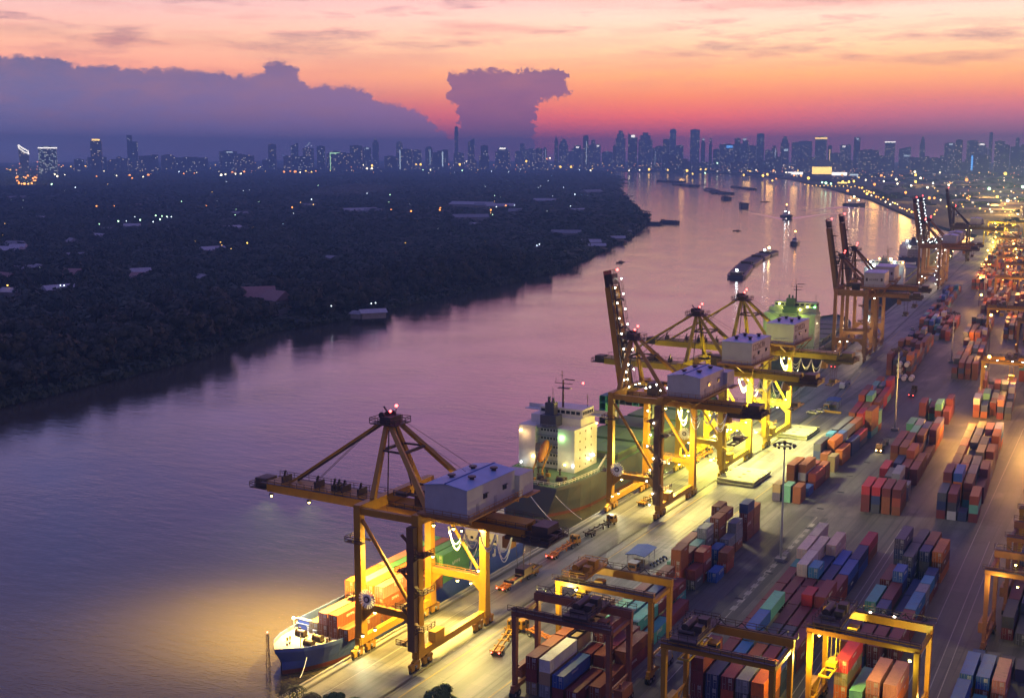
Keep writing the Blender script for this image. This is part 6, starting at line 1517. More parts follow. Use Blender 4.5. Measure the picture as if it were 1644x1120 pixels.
# all the rest is one wood
cl = [leaf_cloud(46, [(0,0,.35,.62),(.45,.2,.2,.42),(-.35,.4,.25,.4),(-.1,-.5,.2,.42)], .21, 100+s) for s in range(8)]
cn = [leaf_cloud(150, [(0,0,.4,.6),(.45,.25,.2,.4),(-.4,.35,.3,.4),(-.1,-.5,.25,.4),(.3,-.3,.45,.3)], .12, 200+s) for s in range(6)]
parts = []; cnt = 0
y = 330.0
while y < 6950:
    s0 = 8.0+.0075*y
    bx = bank_x(y); xl = min(bx, CAMX-(y-0)*1.32-180)     # left edge of the view, and some more
    x = bx-4-s0*.3
    while x > xl:
        xx = x+random.uniform(-.45, .45)*s0; yy = y+random.uniform(-.45, .45)*s0
        x -= s0
        if xx > bank_x(yy)-4 or not clear(xx, yy): continue
        gap = math.sin(xx*.011+2.1)*math.sin(yy*.0052+xx*.002)+.35*math.sin(xx*.03+yy*.021)
        if gap > .93 and random.random() < .8: continue
        near = y < 1500
        c = (cn if near else cl)[random.randrange(6)]
        edge = min(1, .45+(bank_x(yy)-xx)/160) if y < 1060 else 1
        R0 = s0*random.choice((.55, .7, .8, .9, 1.0, 1.35))*random.uniform(.9, 1.1); Hh = random.uniform(7, 12.5)*(1+.25*gap) * (1.0 if y < 2500 else .9)
        a = random.uniform(0, 2*PI); ca, sa = math.cos(a), math.sin(a)
        V = np.empty_like(c); V[:, 0] = (c[:, 0]*ca-c[:, 1]*sa)*R0+xx; V[:, 1] = (c[:, 0]*sa+c[:, 1]*ca)*R0+yy; V[:, 2] = (c[:, 2]*Hh*.95+Hh*.28)*edge-.6
        parts.append(V); cnt += 1
    y += s0*.86
o = bpy.data.objects.new('forest', quads_mesh('forest', np.concatenate(parts), M['leaf2'])); COL.objects.link(o); tag(o, kind='stuff')
# reeds and scrub that soften the waterline
parts = []
y = 300.0
while y < 2600:
    sz = 2.2+y*.0012; c = cl[random.randrange(8)]; xx = bank_x(y)+random.uniform(-2, 2.2)
    V = c*np.array([sz*1.7, sz*1.7, sz*1.9])+np.array([xx, y, WZ+.6]); parts.append(V); y += sz*1.1
o = bpy.data.objects.new('scrub', quads_mesh('scrub', np.concatenate(parts), M['leaf2'])); COL.objects.link(o); tag(o, kind='stuff')

# plants in front of the camera, at the quay's near end
def near_tree(x, y, z, h, sp, lab, seed, palm=False):
    rt = empty('roadside_tree', (x, y, z)); tag(rt, lab, 'tree', 'trees at the near end of the quay')
    t = MB().tube((0,0,0), (0,0,h*.6), .22, 8, .14)
    if palm:
        r = random.Random(seed); lv = MB()
        for i in range(16):
            a = 2*PI*i/16+r.uniform(-.2, .2); up_ = r.uniform(.2, 1.0); P = []
            for k in range(7): q = k/6; P.append(Vector((math.cos(a)*sp*q, math.sin(a)*sp*q, h*.6+up_*sp*.55*q-sp*.75*q*q)))
            for p, q in zip(P, P[1:]):
                lv.beam(p, q, .5*(1-P.index(p)/7), .03)
                d = (q-p).normalized(); s_ = d.cross(Vector((0,0,1))).normalized()
                for sgn in (-1, 1): lv.beam(p, p+s_*sgn*.7+d*.5-Vector((0,0,.25)), .12, .02)
        t.build('trunk', M['bark'], rt); lv.build('fronds', M['leaf'], rt)
    else:
        lb = lobes_for(seed, h, sp)
        for q in lb[1:]: t.tube((0,0,h*.3), (q[0]*.7, q[1]*.7, q[2]*.85), .1, 6, .04)
        t.build('trunk', M['bark'], rt)
        me = quads_mesh('crown', leaf_cloud(2600, lb, .2, seed), M['leafg']); c = bpy.data.objects.new('crown', me); COL.objects.link(c); c.parent = rt
m, nt, b = nodes('bright_foliage')
n1 = noise(nt, 1.2, 4, .6); nt.links.new(ramp(nt, n1, [(.3, (.03,.07,.015,1)), (.55, (.07,.14,.03,1)), (.75, (.12,.18,.04,1))]), b.inputs['Base Color']); b.inputs['Roughness'].default_value = .6
M['leafg'] = m
p = at(705, 1128, 3); near_tree(p.x, p.y, 0, 6.2, 3.4, 'rounded bright green tree cut by the lower frame edge', 5)
p = at(470, 1118, 1); near_tree(p.x, p.y, 0, 5.0, 2.8, 'dark fronded palm leftmost at the near end of the quay', 2, True)
p = at(500, 1128, 1); near_tree(p.x, p.y, 0, 4.4, 2.6, 'dark fronded palm between the other palm and the round bush', 8, True)
p = at(536, 1134, 1); near_tree(p.x, p.y, 0, 3.8, 2.2, 'low rounded bush right of the palms', 7)
p = at(566, 1136, 1); near_tree(p.x, p.y, 0, 3.2, 1.6, 'smallest dark bush between palms and bright tree', 9)

# a thin drift of smoke over the trees
m = bpy.data.materials.new('smoke_air'); m.use_nodes = True; t_ = m.node_tree; t_.nodes.clear()
v_ = t_.nodes.new('ShaderNodeVolumePrincipled'); o_ = t_.nodes.new('ShaderNodeOutputMaterial'); t_.links.new(v_.outputs[0], o_.inputs['Volume'])
v_.inputs['Color'].default_value = (1,1,1,1); v_.inputs['Density'].default_value = .004
p0 = at(482, 322, 12); ax = Vector((math.cos(HEAD), math.sin(HEAD), 0)); b = MB(); st = [(0, 1, 6), (14, 5, 14), (34, 8, 18), (70, 10, 21), (120, 13, 24), (170, 9, 26), (200, 1, 27)]; vs = []; fs = []
side = Vector((-ax.y, ax.x, 0))
for d0, r0, z0 in st:
    for i in range(12):
        a = 2*PI*i/12; vs.append(tuple(p0+ax*d0+Vector((0,0,z0+r0*math.sin(a)))+side*(r0*math.cos(a))))
for j in range(len(st)-1):
    for i in range(12): fs.append((j*12+i, j*12+(i+1) % 12, (j+1)*12+(i+1) % 12, (j+1)*12+i))
fs += [tuple(range(12))[::-1], tuple(range((len(st)-1)*12, len(st)*12))]
so = b.add(vs, fs).build('smoke', m); fix_normals(so); tag(so, kind='stuff')
# ---------------------------------------------------------------- the city
def facade(name, wall, lit, col, cw=9.0, rh=8.0, st=1.6):
    m, nt, b = nodes(name)
    tcn = nt.nodes.new('ShaderNodeTexCoord'); g = nt.nodes.new('ShaderNodeNewGeometry')
    sp = N(nt, 'ShaderNodeSeparateXYZ'); nt.links.new(tcn.outputs['Object'], sp.inputs[0])
    hx = math_(nt, 'ADD', sp.outputs[0], sp.outputs[1])
    oi = N(nt, 'ShaderNodeObjectInfo')
    cx = math_(nt, 'FLOOR', math_(nt, 'DIVIDE', hx, cw)); cz = math_(nt, 'FLOOR', math_(nt, 'DIVIDE', sp.outputs[2], rh))
    cmb = N(nt, 'ShaderNodeCombineXYZ'); nt.links.new(cx, cmb.inputs[0]); nt.links.new(cz, cmb.inputs[1]); nt.links.new(math_(nt, 'MULTIPLY', oi.outputs['Random'], 97.0), cmb.inputs[2])
    wn = N(nt, 'ShaderNodeTexWhiteNoise'); wn.noise_dimensions = '3D'; nt.links.new(cmb.outputs[0], wn.inputs[0])
    fx = math_(nt, 'FRACT', math_(nt, 'DIVIDE', hx, cw)); fz = math_(nt, 'FRACT', math_(nt, 'DIVIDE', sp.outputs[2], rh))
    inx = math_(nt, 'MULTIPLY', math_(nt, 'GREATER_THAN', fx, .25), math_(nt, 'LESS_THAN', fx, .8)); inz = math_(nt, 'MULTIPLY', math_(nt, 'GREATER_THAN', fz, .3), math_(nt, 'LESS_THAN', fz, .75))
    win = math_(nt, 'MULTIPLY', inx, inz)
    on = math_(nt, 'MULTIPLY', win, math_(nt, 'LESS_THAN', wn.outputs[0], lit))
    nz = N(nt, 'ShaderNodeSeparateXYZ'); nt.links.new(g.outputs['Normal'], nz.inputs[0]); on = math_(nt, 'MULTIPLY', on, math_(nt, 'LESS_THAN', math_(nt, 'ABSOLUTE', nz.outputs[2]), .5))
    nt.links.new(mixc(nt, math_(nt, 'MULTIPLY', win, .7), (*wall, 1), (.03,.035,.05,1)), b.inputs['Base Color']); b.inputs['Roughness'].default_value = .5
    nt.links.new(mixc(nt, math_(nt, 'FRACT', math_(nt, 'MULTIPLY', wn.outputs[0], 631.0)), (*col, 1), (1,.9,.7,1)), b.inputs['Emission Color']); nt.links.new(math_(nt, 'MULTIPLY', on, st), b.inputs['Emission Strength'])
    m.cycles.emission_sampling = 'NONE'
    return m
FAC = [facade('facade_dark', (.10,.10,.12), .09, (1,.62,.25)), facade('facade_mid', (.16,.15,.16), .11, (1,.7,.35)), facade('facade_glass', (.07,.09,.13), .07, (.85,.9,.9))]
FACW = facade('facade_lit', (.10,.12,.14), .34, (.7,1,.9), 7, 7, 1.7)
M['g_band'] = glow('sign_orange', (1,.62,.12), 3.2); M['g_bandw'] = glow('sign_white', (1,.93,.8), 3.0); M['g_blue'] = glow('sign_blue', (.08,.4,1), 2.6); M['g_pale'] = glow('sign_pale', (.75,.95,1), 1.2); M['g_gr'] = glow('sign_green', (.5,1,.45), 1.6)
def tower(x0, x1, yt, dist, lab, kind='box', yb=None, fac=None, top=None, group='buildings of the skyline'):
    p = dirpt((x0+x1)/2, dist); k = dist/math.cos(math.atan(((x0+x1)/2-822)/1975))/1975
    w = (x1-x0)*k*.96; h = height_at(yt, dist, (x0+x1)/2) + .3
    rt = empty('tower_block' if h > 70 else 'city_block', (p.x, p.y, -.3), HEAD-math.atan(((x0+x1)/2-822)/1975)+random.uniform(-.10, .10)); tag(rt, lab, 'building', group)
    d = max(18, w*.8); F = fac or random.choice(FAC); b = MB()
    if kind == 'step': b.box(-w/2, -d/2, 0, w/2, d/2, h*.80); b.box(-w*.36, -d*.36, h*.80, w*.36, d*.36, h*.92); b.box(-w*.2, -d*.2, h*.92, w*.2, d*.2, h)
    elif kind == 'slant': b.yprism([(-w/2, 0), (w/2, 0), (w/2, h*.88), (-w/2, h)], -d/2, d/2)
    elif kind == 'slantr': b.yprism([(-w/2, 0), (w/2, 0), (w/2, h), (-w/2, h*.88)], -d/2, d/2)
    elif kind == 'round': b.yprism([(-w/2, 0), (w/2, 0), (w/2, h*.9), (w*.36, h*.96), (w*.12, h), (-w*.12, h), (-w*.36, h*.96), (-w/2, h*.9)], -d/2, d/2)
    elif kind == 'twin': b.box(-w/2, -d/2, 0, 0, d/2, h); b.box(.2, -d/2, 0, w/2, d/2, h*.82)
    elif kind == 'twinr': b.box(-w/2, -d/2, 0, -.2, d/2, h*.84); b.box(0, -d/2, 0, w/2, d/2, h)
    elif kind == 'spire': b.box(-w/2, -d/2, 0, w/2, d/2, h*.86); b.box(-w*.3, -d*.3, h*.86, w*.3, d*.3, h*.93); b.tube((0,0,h*.93), (0,0,h*1.06), w*.06, 6, w*.01)
    elif kind == 'ragged':
        n = max(3, int(w/28)); r = random.Random(int(x0*7)); q = -w/2
        for i in range(n): ww = w/n; b.box(q, -d/2+r.uniform(0, 6), 0, q+ww-.3, d/2, h*r.uniform(.74, 1.0)); q += ww
    elif kind == 'blade': b.yprism([(-w*.30, 0), (w*.30, 0), (w*.5, h*.62), (w*.42, h*.72), (-w*.48, h), (-w*.5, h*.9)], -d*.3, d*.3)
    else: b.box(-w/2, -d/2, 0, w/2, d/2, h); b.box(-w*.25, -d*.25, h, w*.2, d*.25, h+4)
    b.build('facade', F, rt)
    def part(nm, mat, *bx):
        q = MB()
        for B in bx: q.box(*B)
        q.build(nm, M[mat], rt)
    f = -d/2-.6
    if top == 'band': part('roof_sign', 'g_band', (-w*.52, f, h*.93, w*.52, -f, h*.985))
    if top == 'bandw': part('roof_sign', 'g_bandw', (-w*.52, f, h*.945, w*.52, -f, h*.985))
    if top == 'crown':
        part('roof_sign', 'g_band', (-w*.34, f*.7, h+.5, w*.34, -f*.7, h+9)); part('roof_sign', 'g_band', (-w*.08, f*.7-1, h-10, w*.1, f*.7, h+.4))
    if top == 'loop':
        q = MB(); P = [(-.47, .985), (-.42, .88), (.05, .745), (.40, .70), (.47, .66), (.43, .78), (.0, .86), (-.47, .985)]
        q.line([(x*w, -d*.3-1, z*h) for x, z in P], w*.06, 5); q.build('light_outline', M['g_bandw'], rt)
    if top == 'pale': part('roof_sign', 'g_pale', (-w*.12, f, h*.93, w*.25, f+.5, h*.985))
    if top == 'white': part('roof_sign', 'g_bandw', (-w*.2, f, h*.90, w*.22, f+.5, h*.965))
    if top == 'low': part('wall_sign', 'g_pale', (-w*.1, f, h*.55, w*.4, f+.5, h*.62))
    if top == 'blue': part('wall_sign', 'g_blue', (-w*.47, f, h*.14, -w*.30, f+.5, h*.93))
    if top == 'blues': part('roof_sign', 'g_blue', (-w*.1, f, h*.86, w*.3, f+.5, h*.95))
    if top == 'green': part('wall_sign', 'g_gr', (-w*.5, f, h*.88, w*.5, f+.5, h*.94)); part('wall_sign', 'g_gr', (-w*.5, f, 0, -w*.42, f+.5, h*.88))
    if top == 'edge': part('wall_sign', 'g_pale', (-w*.52, f, h*.1, -w*.44, f+.5, h*.98))
    if top == 'stripe': part('wall_sign', 'g_pale', (w*.12, f, h*.2, w*.20, f+.5, h*.85))
    if top == 'red': part('wall_sign', 'g_red' if False else 'g_band', (-w*.05, f, h*.1, w*.08, f+.5, h*.85))
    if top == 'mast':
        q = MB().tube((w*.1, 0, h), (w*.1, 0, h*1.22), 1.2, 5).tube((-w*.25, 0, h), (-w*.1, 0, h*1.14), 1, 5); q.build('roof_mast', M['steel'], rt)
        for zz, xx in ((1.22, .1), (1.17, .06), (1.12, -.08), (1.07, -.2), (1.1, .3)): bulb(rt, (w*xx, f, h*zz), 3.2, 'g_pale')
    return rt
LM = [  # landmark towers
 (30.6,45,232,'blade','leaning blade tower with a glowing white loop, far left',7200,'loop',None),(64.7,89,236,'box','lit office tower with a bright roof band, second from the left',6600,'bandw',FACW),(147,163,226,'box','dark tower with an orange crown, left of the skyline',7000,'crown',None),
 (205.5,221,217,'twin','twin stepped tower right of the orange crowned one',8200,None,FAC[2]),(353,379,243,'box','broad block with a pale roof sign left of centre',8000,'pale',None),(431,443.5,232,'box','plain dark slab left of the antenna tower',8200,None,FAC[0]),(467,479,229,'slantr','slant topped tower beside the antenna tower',8600,None,None),
 (486,504,238,'box','tower topped by lamp strung antennas',8200,'mast',None),(530,547,243,'box','green outlined block in the left half of the skyline',7600,'green',None),(562,582,234,'box','solid dark block left of the slim antenna tower',8000,None,FAC[0]),(598,608,221,'spire','slim tower with an antenna left of centre',9000,None,None),
 (636,646.5,227,'round','round topped slim tower in the middle left',9400,None,None),(642,662,240,'box','low block with one lit white edge below the round topped tower',7800,'edge',None),(730,736,204,'box','tallest needle slim tower at the centre',9600,None,FAC[0]),(751,762,222,'slantr','dark slab right of the needle slim tower',8600,None,FAC[0]),
 (795,819,236,'step','stepped tower with a white roof lamp right of centre',8200,'white',None),(1075,1085,208,'box','notched tall tower, highest of the right cluster',9800,None,FAC[2]),(1108,1122.6,208.5,'box','tall plain slab right of the notched tower',9200,None,FAC[0]),(1025,1047,213,'step','big stepped tower of the central cluster',9600,None,None),
 (988,1004,210,'step','stepped tower dotted with lamps in the central cluster',9400,None,FAC[1]),(1214.6,1226,215,'box','square dark tower in the right half',9200,None,None),(1253,1266,219,'step','tower with a domed cap left of the orange banded one',9000,'low',None),(1309,1326,220,'box','tower with a broad orange roof band',8600,'band',None),
 (1370.6,1380,221,'box','slim dark tower with pale roof lamps right of the orange banded one',8600,'pale',FAC[2]),(1421,1435.5,226.5,'round','dark tapered tower in the right part',8600,'bandw',FAC[0]),(1476.6,1484,219,'step','lone slim tower before the right end cluster',9000,None,None),(1587,1592,213,'box','thin needle tower of the right end cluster',9800,None,None),
 (1560,1574,248,'box','block with a vertical blue light line',7600,'blue',None),(1155,1180,232,'box','block with blue roof lights in the right half',9000,'blues',None),(1329,1335,234,'box','thin block with an orange light stripe beside the orange banded tower',8300,'red',None)]
OT = [(119,133,256,'box'),(138,147,256,'box'),(185,197,251,'step'),(224,252,246,'ragged'),(259,279,248,'round'),(208,223,264,'box'),(283,331,253,'box'),(377,393,248,'box'),(455,467,251,'box'),(509,522,235,'box'),(393,411,263,'box'),(524,530,247,'box'),(540,562,246,'box'),(582,596,237,'box'),(662,677,241,'box'),(683,695,235,'round'),(694,720,238,'ragged'),(728,745,246,'box'),(771.6,783.6,234,'box'),(617,637,251,'box'),(769,785,250,'box'),
 (835,864,230,'ragged'),(860,871,238.5,'box'),(872,878,234,'spire'),(827,836,243,'box'),(890,896,218,'spire'),(897,912,223,'step'),(912,936,238,'ragged'),(921,933,234,'box'),(936,944.6,218,'box'),(944,955,225,'twinr'),(955,964,232,'box'),(966,984,243,'round'),(984,989,234,'box'),(1008,1023,215,'slant'),(1047,1054,238,'box'),(1053,1065,235,'box'),(1064,1075,224,'box'),(1085,1097,234,'box'),(1125,1132,222,'spire'),(1138,1143,222,'step'),(1179,1188,222.5,'box'),(1187,1201,222,'ragged'),(1201,1214,234,'box'),(1237,1248,234,'step'),(1271,1283,229,'box'),(1283,1303,227,'box'),(1349,1360,233,'box'),(1145,1155,240,'box'),(1228,1237,241,'box'),(1360,1366,232,'box'),(1380,1409,241,'box'),(1444,1461,235,'slantr'),(1462,1498,247,'ragged'),(1517,1531.5,230,'box'),(1534,1544,225,'box'),(1553,1568,226,'box'),(1568,1584,229,'step'),(1597.6,1611,227,'box'),(1611,1620,233,'box'),(1624,1639,236,'box'),(1630,1635,222,'box'),(1639,1646,233,'box'),(1507,1561,255,'ragged'),(1405,1421,250,'box'),(1336,1349,246,'box')]
random.seed(77)
for (a, b_, yt, k, lab, d, top, f) in LM: tower(a, b_, yt, d, lab, k, fac=f, top=top)
# the cap over the notch of the tallest right tower
lms = sorted([(a, lab) for a, b_, yt, k, lab, d, top, f in LM])
short = {30.6:'the blade tower',64.7:'the lit office tower',147:'the orange crowned tower',205.5:'the twin stepped tower',353:'the pale sign block',431:'the plain dark slab',467:'the slant topped tower',486:'the antenna tower',530:'the green outlined block',562:'the solid dark block',598:'the slim antenna tower',636:'the round topped tower',642:'the white edged block',730:'the needle tower',751:'the slab by the needle',795:'the white lamp tower',1075:'the notched tower',1108:'the tall plain slab',1025:'the big stepped tower',988:'the lamp dotted tower',1214.6:'the square dark tower',1253:'the domed cap tower',1309:'the orange banded tower',1370.6:'the pale lamp tower',1421:'the tapered tower',1476.6:'the lone slim tower',1587:'the thin needle tower',1560:'the blue line block',1155:'the blue roof block',1329:'the orange stripe block'}
for i in range(34):
    x = random.choice((random.uniform(90, 820), random.uniform(820, 1640), random.uniform(960, 1640))); w = random.uniform(12, 34); OT.append((x, x+w, random.uniform(249, 258), random.choice(('ragged', 'box', 'ragged'))))
OT.sort(); cur = None; idx = 0
for (a, b_, yt, k) in OT:
    ln = [q for q in lms if q[0] <= a]; base = ln[-1][0] if ln else None
    if base != cur: cur, idx = base, 0
    else: idx += 1
    size = ('slim' if b_-a < 11 else 'broad' if b_-a > 20 else 'mid sized')
    ht = 'high rise' if yt < 232 else ('block' if yt < 246 else 'low block')
    kd = {'box': 'flat topped', 'step': 'stepped', 'slant': 'slant topped', 'slantr': 'slant topped', 'round': 'round topped', 'spire': 'spired', 'ragged': 'uneven topped', 'twin': 'twin', 'twinr': 'twin'}[k]
    lab = f"{size} {kd} {ht}, {ORD[min(idx, 14)]} of those right of {short[base]}" if base else f'{size} {kd} {ht} left of the blade tower'
    tower(a, b_, yt, random.uniform(7600, 9800) if yt < 246 else random.uniform(7300, 8200), lab, k, top=random.choice((None, None, None, 'low', 'white', 'pale', None, 'stripe')) if yt < 240 else None)
# lit low halls on the right bank
def hall(x0, x1, yt, yb, mat, lab, dist=None):
    p = at((x0+x1)/2, yb, 0); d = dist or min(7000, (p.xy-Vector((CAMX, 0))).length); p = dirpt((x0+x1)/2, d)
    k = d/1975; w = (x1-x0)*k; h = max(5, (yb-yt)*k)
    rt = empty('lit_hall', (p.x, p.y, -.3), HEAD-math.atan(((x0+x1)/2-822)/1975)); tag(rt, lab, 'building', 'lit halls on the far right bank')
    MB().box(-w/2, 0, 0, w/2, w*.4, h).build('wall', FAC[1], rt); MB().box(-w*.48, -.7, h*.2, w*.48, -.05, h*.9).build('lit_front', M[mat], rt)
hall(1266, 1290, 262, 268, 'g_bandw', 'white lit hall left of the big glowing terminal', 6400); hall(1337, 1361, 265, 273, 'g_bandw', 'bright white lit front right of the glowing terminal', 6000); hall(1366, 1379, 270, 278, 'g_pale', 'pale lit hall beside the bright white front', 5600)
hall(1305, 1336, 258, 274, 'g_band', 'big orange glowing terminal across the river bend', 6200); hall(1347, 1362, 284, 287, 'g_band', 'low orange lit shed by the right bank', 4600)

# ---------------------------------------------------------------- street lamps, one by one
LAMPM = {}; LSPEC = []; CN = {'f_or': 'orange', 'f_ye': 'yellow', 'f_wh': 'white', 'f_gr': 'green tinged', 'f_co': 'cool white'}
def lamp(x, y, mat, r=1.0, h=9.0, lab=None, group=None, dmax=8600):
    p = at(x, y, h) if y > 252 else None
    d = (p.xy-Vector((CAMX, 0))).length if p else dmax
    z = h
    if d > dmax: d = dmax*random.uniform(.92, 1.0); p = dirpt(x, d); z = height_at(y, d, x)
    LSPEC.append((r, p.x, p.y, z, max(.35, d*.00044*r), mat, lab, group))
def hang_lamps():
    LSPEC.sort(key=lambda q: -q[0])
    for (r, x, y, z, rad, mat, lab, group) in LSPEC[:285]:
        k = (mat, round(math.log(rad)*3)); rad = math.exp(k[1]/3)
        if k not in LAMPM: LAMPM[k] = MB().ball((0,0,0), rad, 8, 6).mesh('lantern', M[mat])
        o = bpy.data.objects.new('street_lamp', LPOLE); COL.objects.link(o); o.location = (x, y, -.5); o.scale = (max(1, rad*.35), max(1, rad*.35), (z+.5)/10)
        tag(o, lab, 'street lamp', group)
        b_ = bpy.data.objects.new('lantern', LAMPM[k]); COL.objects.link(b_); b_.parent = o; b_.location = (0, 0, 10); b_.scale = (1/o.scale[0], 1/o.scale[1], 1/o.scale[2])
    ms = ['f_or', 'f_ye', 'f_wh', 'f_gr', 'f_co']; b = MB()
    for (r, x, y, z, rad, mat, lab, group) in LSPEC[285:]:
        b.mat(ms.index(mat)).ball((x, y, z), rad, 6, 4); b.mat(5).tube((x, y, -.5), (x, y, z), rad*.15, 4)
    tag(b.build('city_lights', [M[k] for k in ms]+[M['steel']]), kind='stuff')
LPOLE = MB().tube((0,0,0), (0,0,10), .12, 5, .08).mesh('street_lamp', M['steel'])
for k_, c_, s_ in (('f_or', (1,.32,.03), 4.5), ('f_ye', (1,.58,.07), 6), ('f_wh', (1,.84,.5), 7), ('f_gr', (.55,1,.6), 6), ('f_co', (.75,.92,1), 6)): M[k_] = glow('lantern_'+k_[2:], c_, s_, False)
G = lambda s: s
for (x, y) in ((155,331),(183,331),(233,331),(309,331),(331,330),(562,335),(597,336),(628,337),(660,339),(706,337),(788,337),(826,337),(862,338),(707,334),(812,330),(469,333),(34,389),(192,391)):
    lamp(x, y, 'f_or', 1.5, 9, 'orange street lamp on a pole among the dark trees', 'orange lamps in the forest')
for (x, y) in ((313,388),(354,389),(397,390),(407,366),(3,378),(546,352),(503,329),(141,432),(12,458)): lamp(x, y, 'f_ye', 1.3, 9, 'warm yellow lamp glowing among the dark trees', 'yellow lamps in the forest')
for (x, y) in ((52,347),(88,346),(98,346),(212,346),(225,353),(190,355),(260,347),(268,348),(250,346),(72,442),(257,352),(416,325),(626,313),(624,325),(698,366),(545,374),(553,374),(963,325),(886,331)): lamp(x, y, 'f_gr', 1.1, 8, 'greenish white lamp among the dark trees', 'greenish lamps in the forest')
for (x, y) in ((141,346),(140,349),(163,346),(246,356),(269,349),(275,348),(107,376),(64,430),(157,430),(22,434),(319,346),(277,361),(361,313),(275,300),(121,301),(17,322),(500,320),(500,333),(445,304),(779,300),(819,300),(717,308),(856,298),(864,302),(866,392),(862,394),(980,338),(920,315),(923,312),(961,326),(916,331),(826,330),(797,332),(532,405),(534,352),(103,458),(97,458),(267,474),(234,387),(596,487),(603,486),(532,491)): lamp(x, y, 'f_co', .9, 8, 'small cool white lamp among the dark trees', 'white lamps in the forest')
# bright strip along the near edge of the far city
for i in range(46): lamp(random.uniform(0, 250), 274-.05*random.uniform(0, 250)+random.uniform(-3, 2), random.choice(('f_or', 'f_or', 'f_ye')), random.uniform(.7, 1.2), 12, 'orange lamp in the long row behind the left towers', 'lamp row behind the left towers')
for i in range(24): lamp(random.uniform(18, 60), random.uniform(282, 296), 'f_or', random.uniform(1.0, 1.9), 10, 'orange lamp in the blazing cluster at far left', 'blazing cluster at far left')
for (x, y, m_, r_) in ((83,296,'f_gr',1.5),(92,283,'f_wh',1.4),(88,280,'f_wh',1.2),(104,281,'f_wh',1.1),(167,275,'f_wh',1.2),(155,283,'f_or',1.0),(187,282,'f_wh',1.2),(208,282,'f_or',1.8),(212,286,'f_or',1.2),(230,284,'f_wh',1),(238,281,'f_or',2.0),(295,279,'f_or',1.2),(312,278,'f_or',1),(355,281,'f_wh',1.9),(362,280,'f_wh',1.5),(373,277,'f_or',1.9),(378,279,'f_wh',1.3),(387,279,'f_wh',1.2),(392,276,'f_or',1.9),(354,265,'f_or',1.5),(435,272,'f_ye',2.2),(456,276,'f_or',2.1),(474,276,'f_or',2.3),(466,275,'f_or',1.2),(482,277,'f_wh',1.2),(491,275,'f_ye',1.6),(500,276,'f_ye',1.4),(507,275,'f_or',1.2),(512,259,'f_wh',1.7),(537,263,'f_ye',2),(583,265,'f_wh',1.2),(589,271,'f_wh',2.2),(597,266,'f_ye',1.8),(597,271,'f_wh',1.8),(627,265,'f_or',1.6),(650,265,'f_or',1.7),(651,261,'f_or',1.4),(668,264,'f_ye',1.5),(675,264,'f_ye',1.8),(691,273,'f_wh',1.4),(679,273,'f_gr',1.1),(708,265,'f_or',1.7),(720,264,'f_or',1.2),(738,264,'f_ye',2.0),(744,262,'f_wh',2.0),(749,259,'f_wh',1.2),(742,274,'f_gr',1.2),(767,273,'f_ye',1.3),(845,259,'f_ye',1.8),(878,255,'f_or',1.3),(883,254,'f_wh',1.7),(900,268,'f_ye',1.9),(917,268,'f_ye',2.1),(948,274,'f_wh',1.5),(951,271,'f_ye',1.2)):
    lamp(x, y, m_, r_, 12, {'f_or': 'large orange lamp at the foot of the far skyline', 'f_ye': 'large yellow lamp at the foot of the far skyline', 'f_wh': 'bright white lamp at the foot of the far skyline', 'f_gr': 'green tinged lamp at the foot of the far skyline'}[m_], CN[m_]+' lamps at the foot of the skyline')
for i in range(34): lamp(750+i*10+random.uniform(-3, 3), 266+random.uniform(-1, 1), random.choice(('f_or', 'f_ye')), random.uniform(.5, .8), 12, 'small lamp on the far straight road before the skyline', 'lamps on the far straight road')
for i in range(40): lamp(random.uniform(250, 960), random.uniform(262, 277), random.choice(('f_or', 'f_wh', 'f_co', 'f_ye')), random.uniform(.5, .9), 12, 'faint lamp scattered at the foot of the left skyline', 'faint lamps under the left skyline')
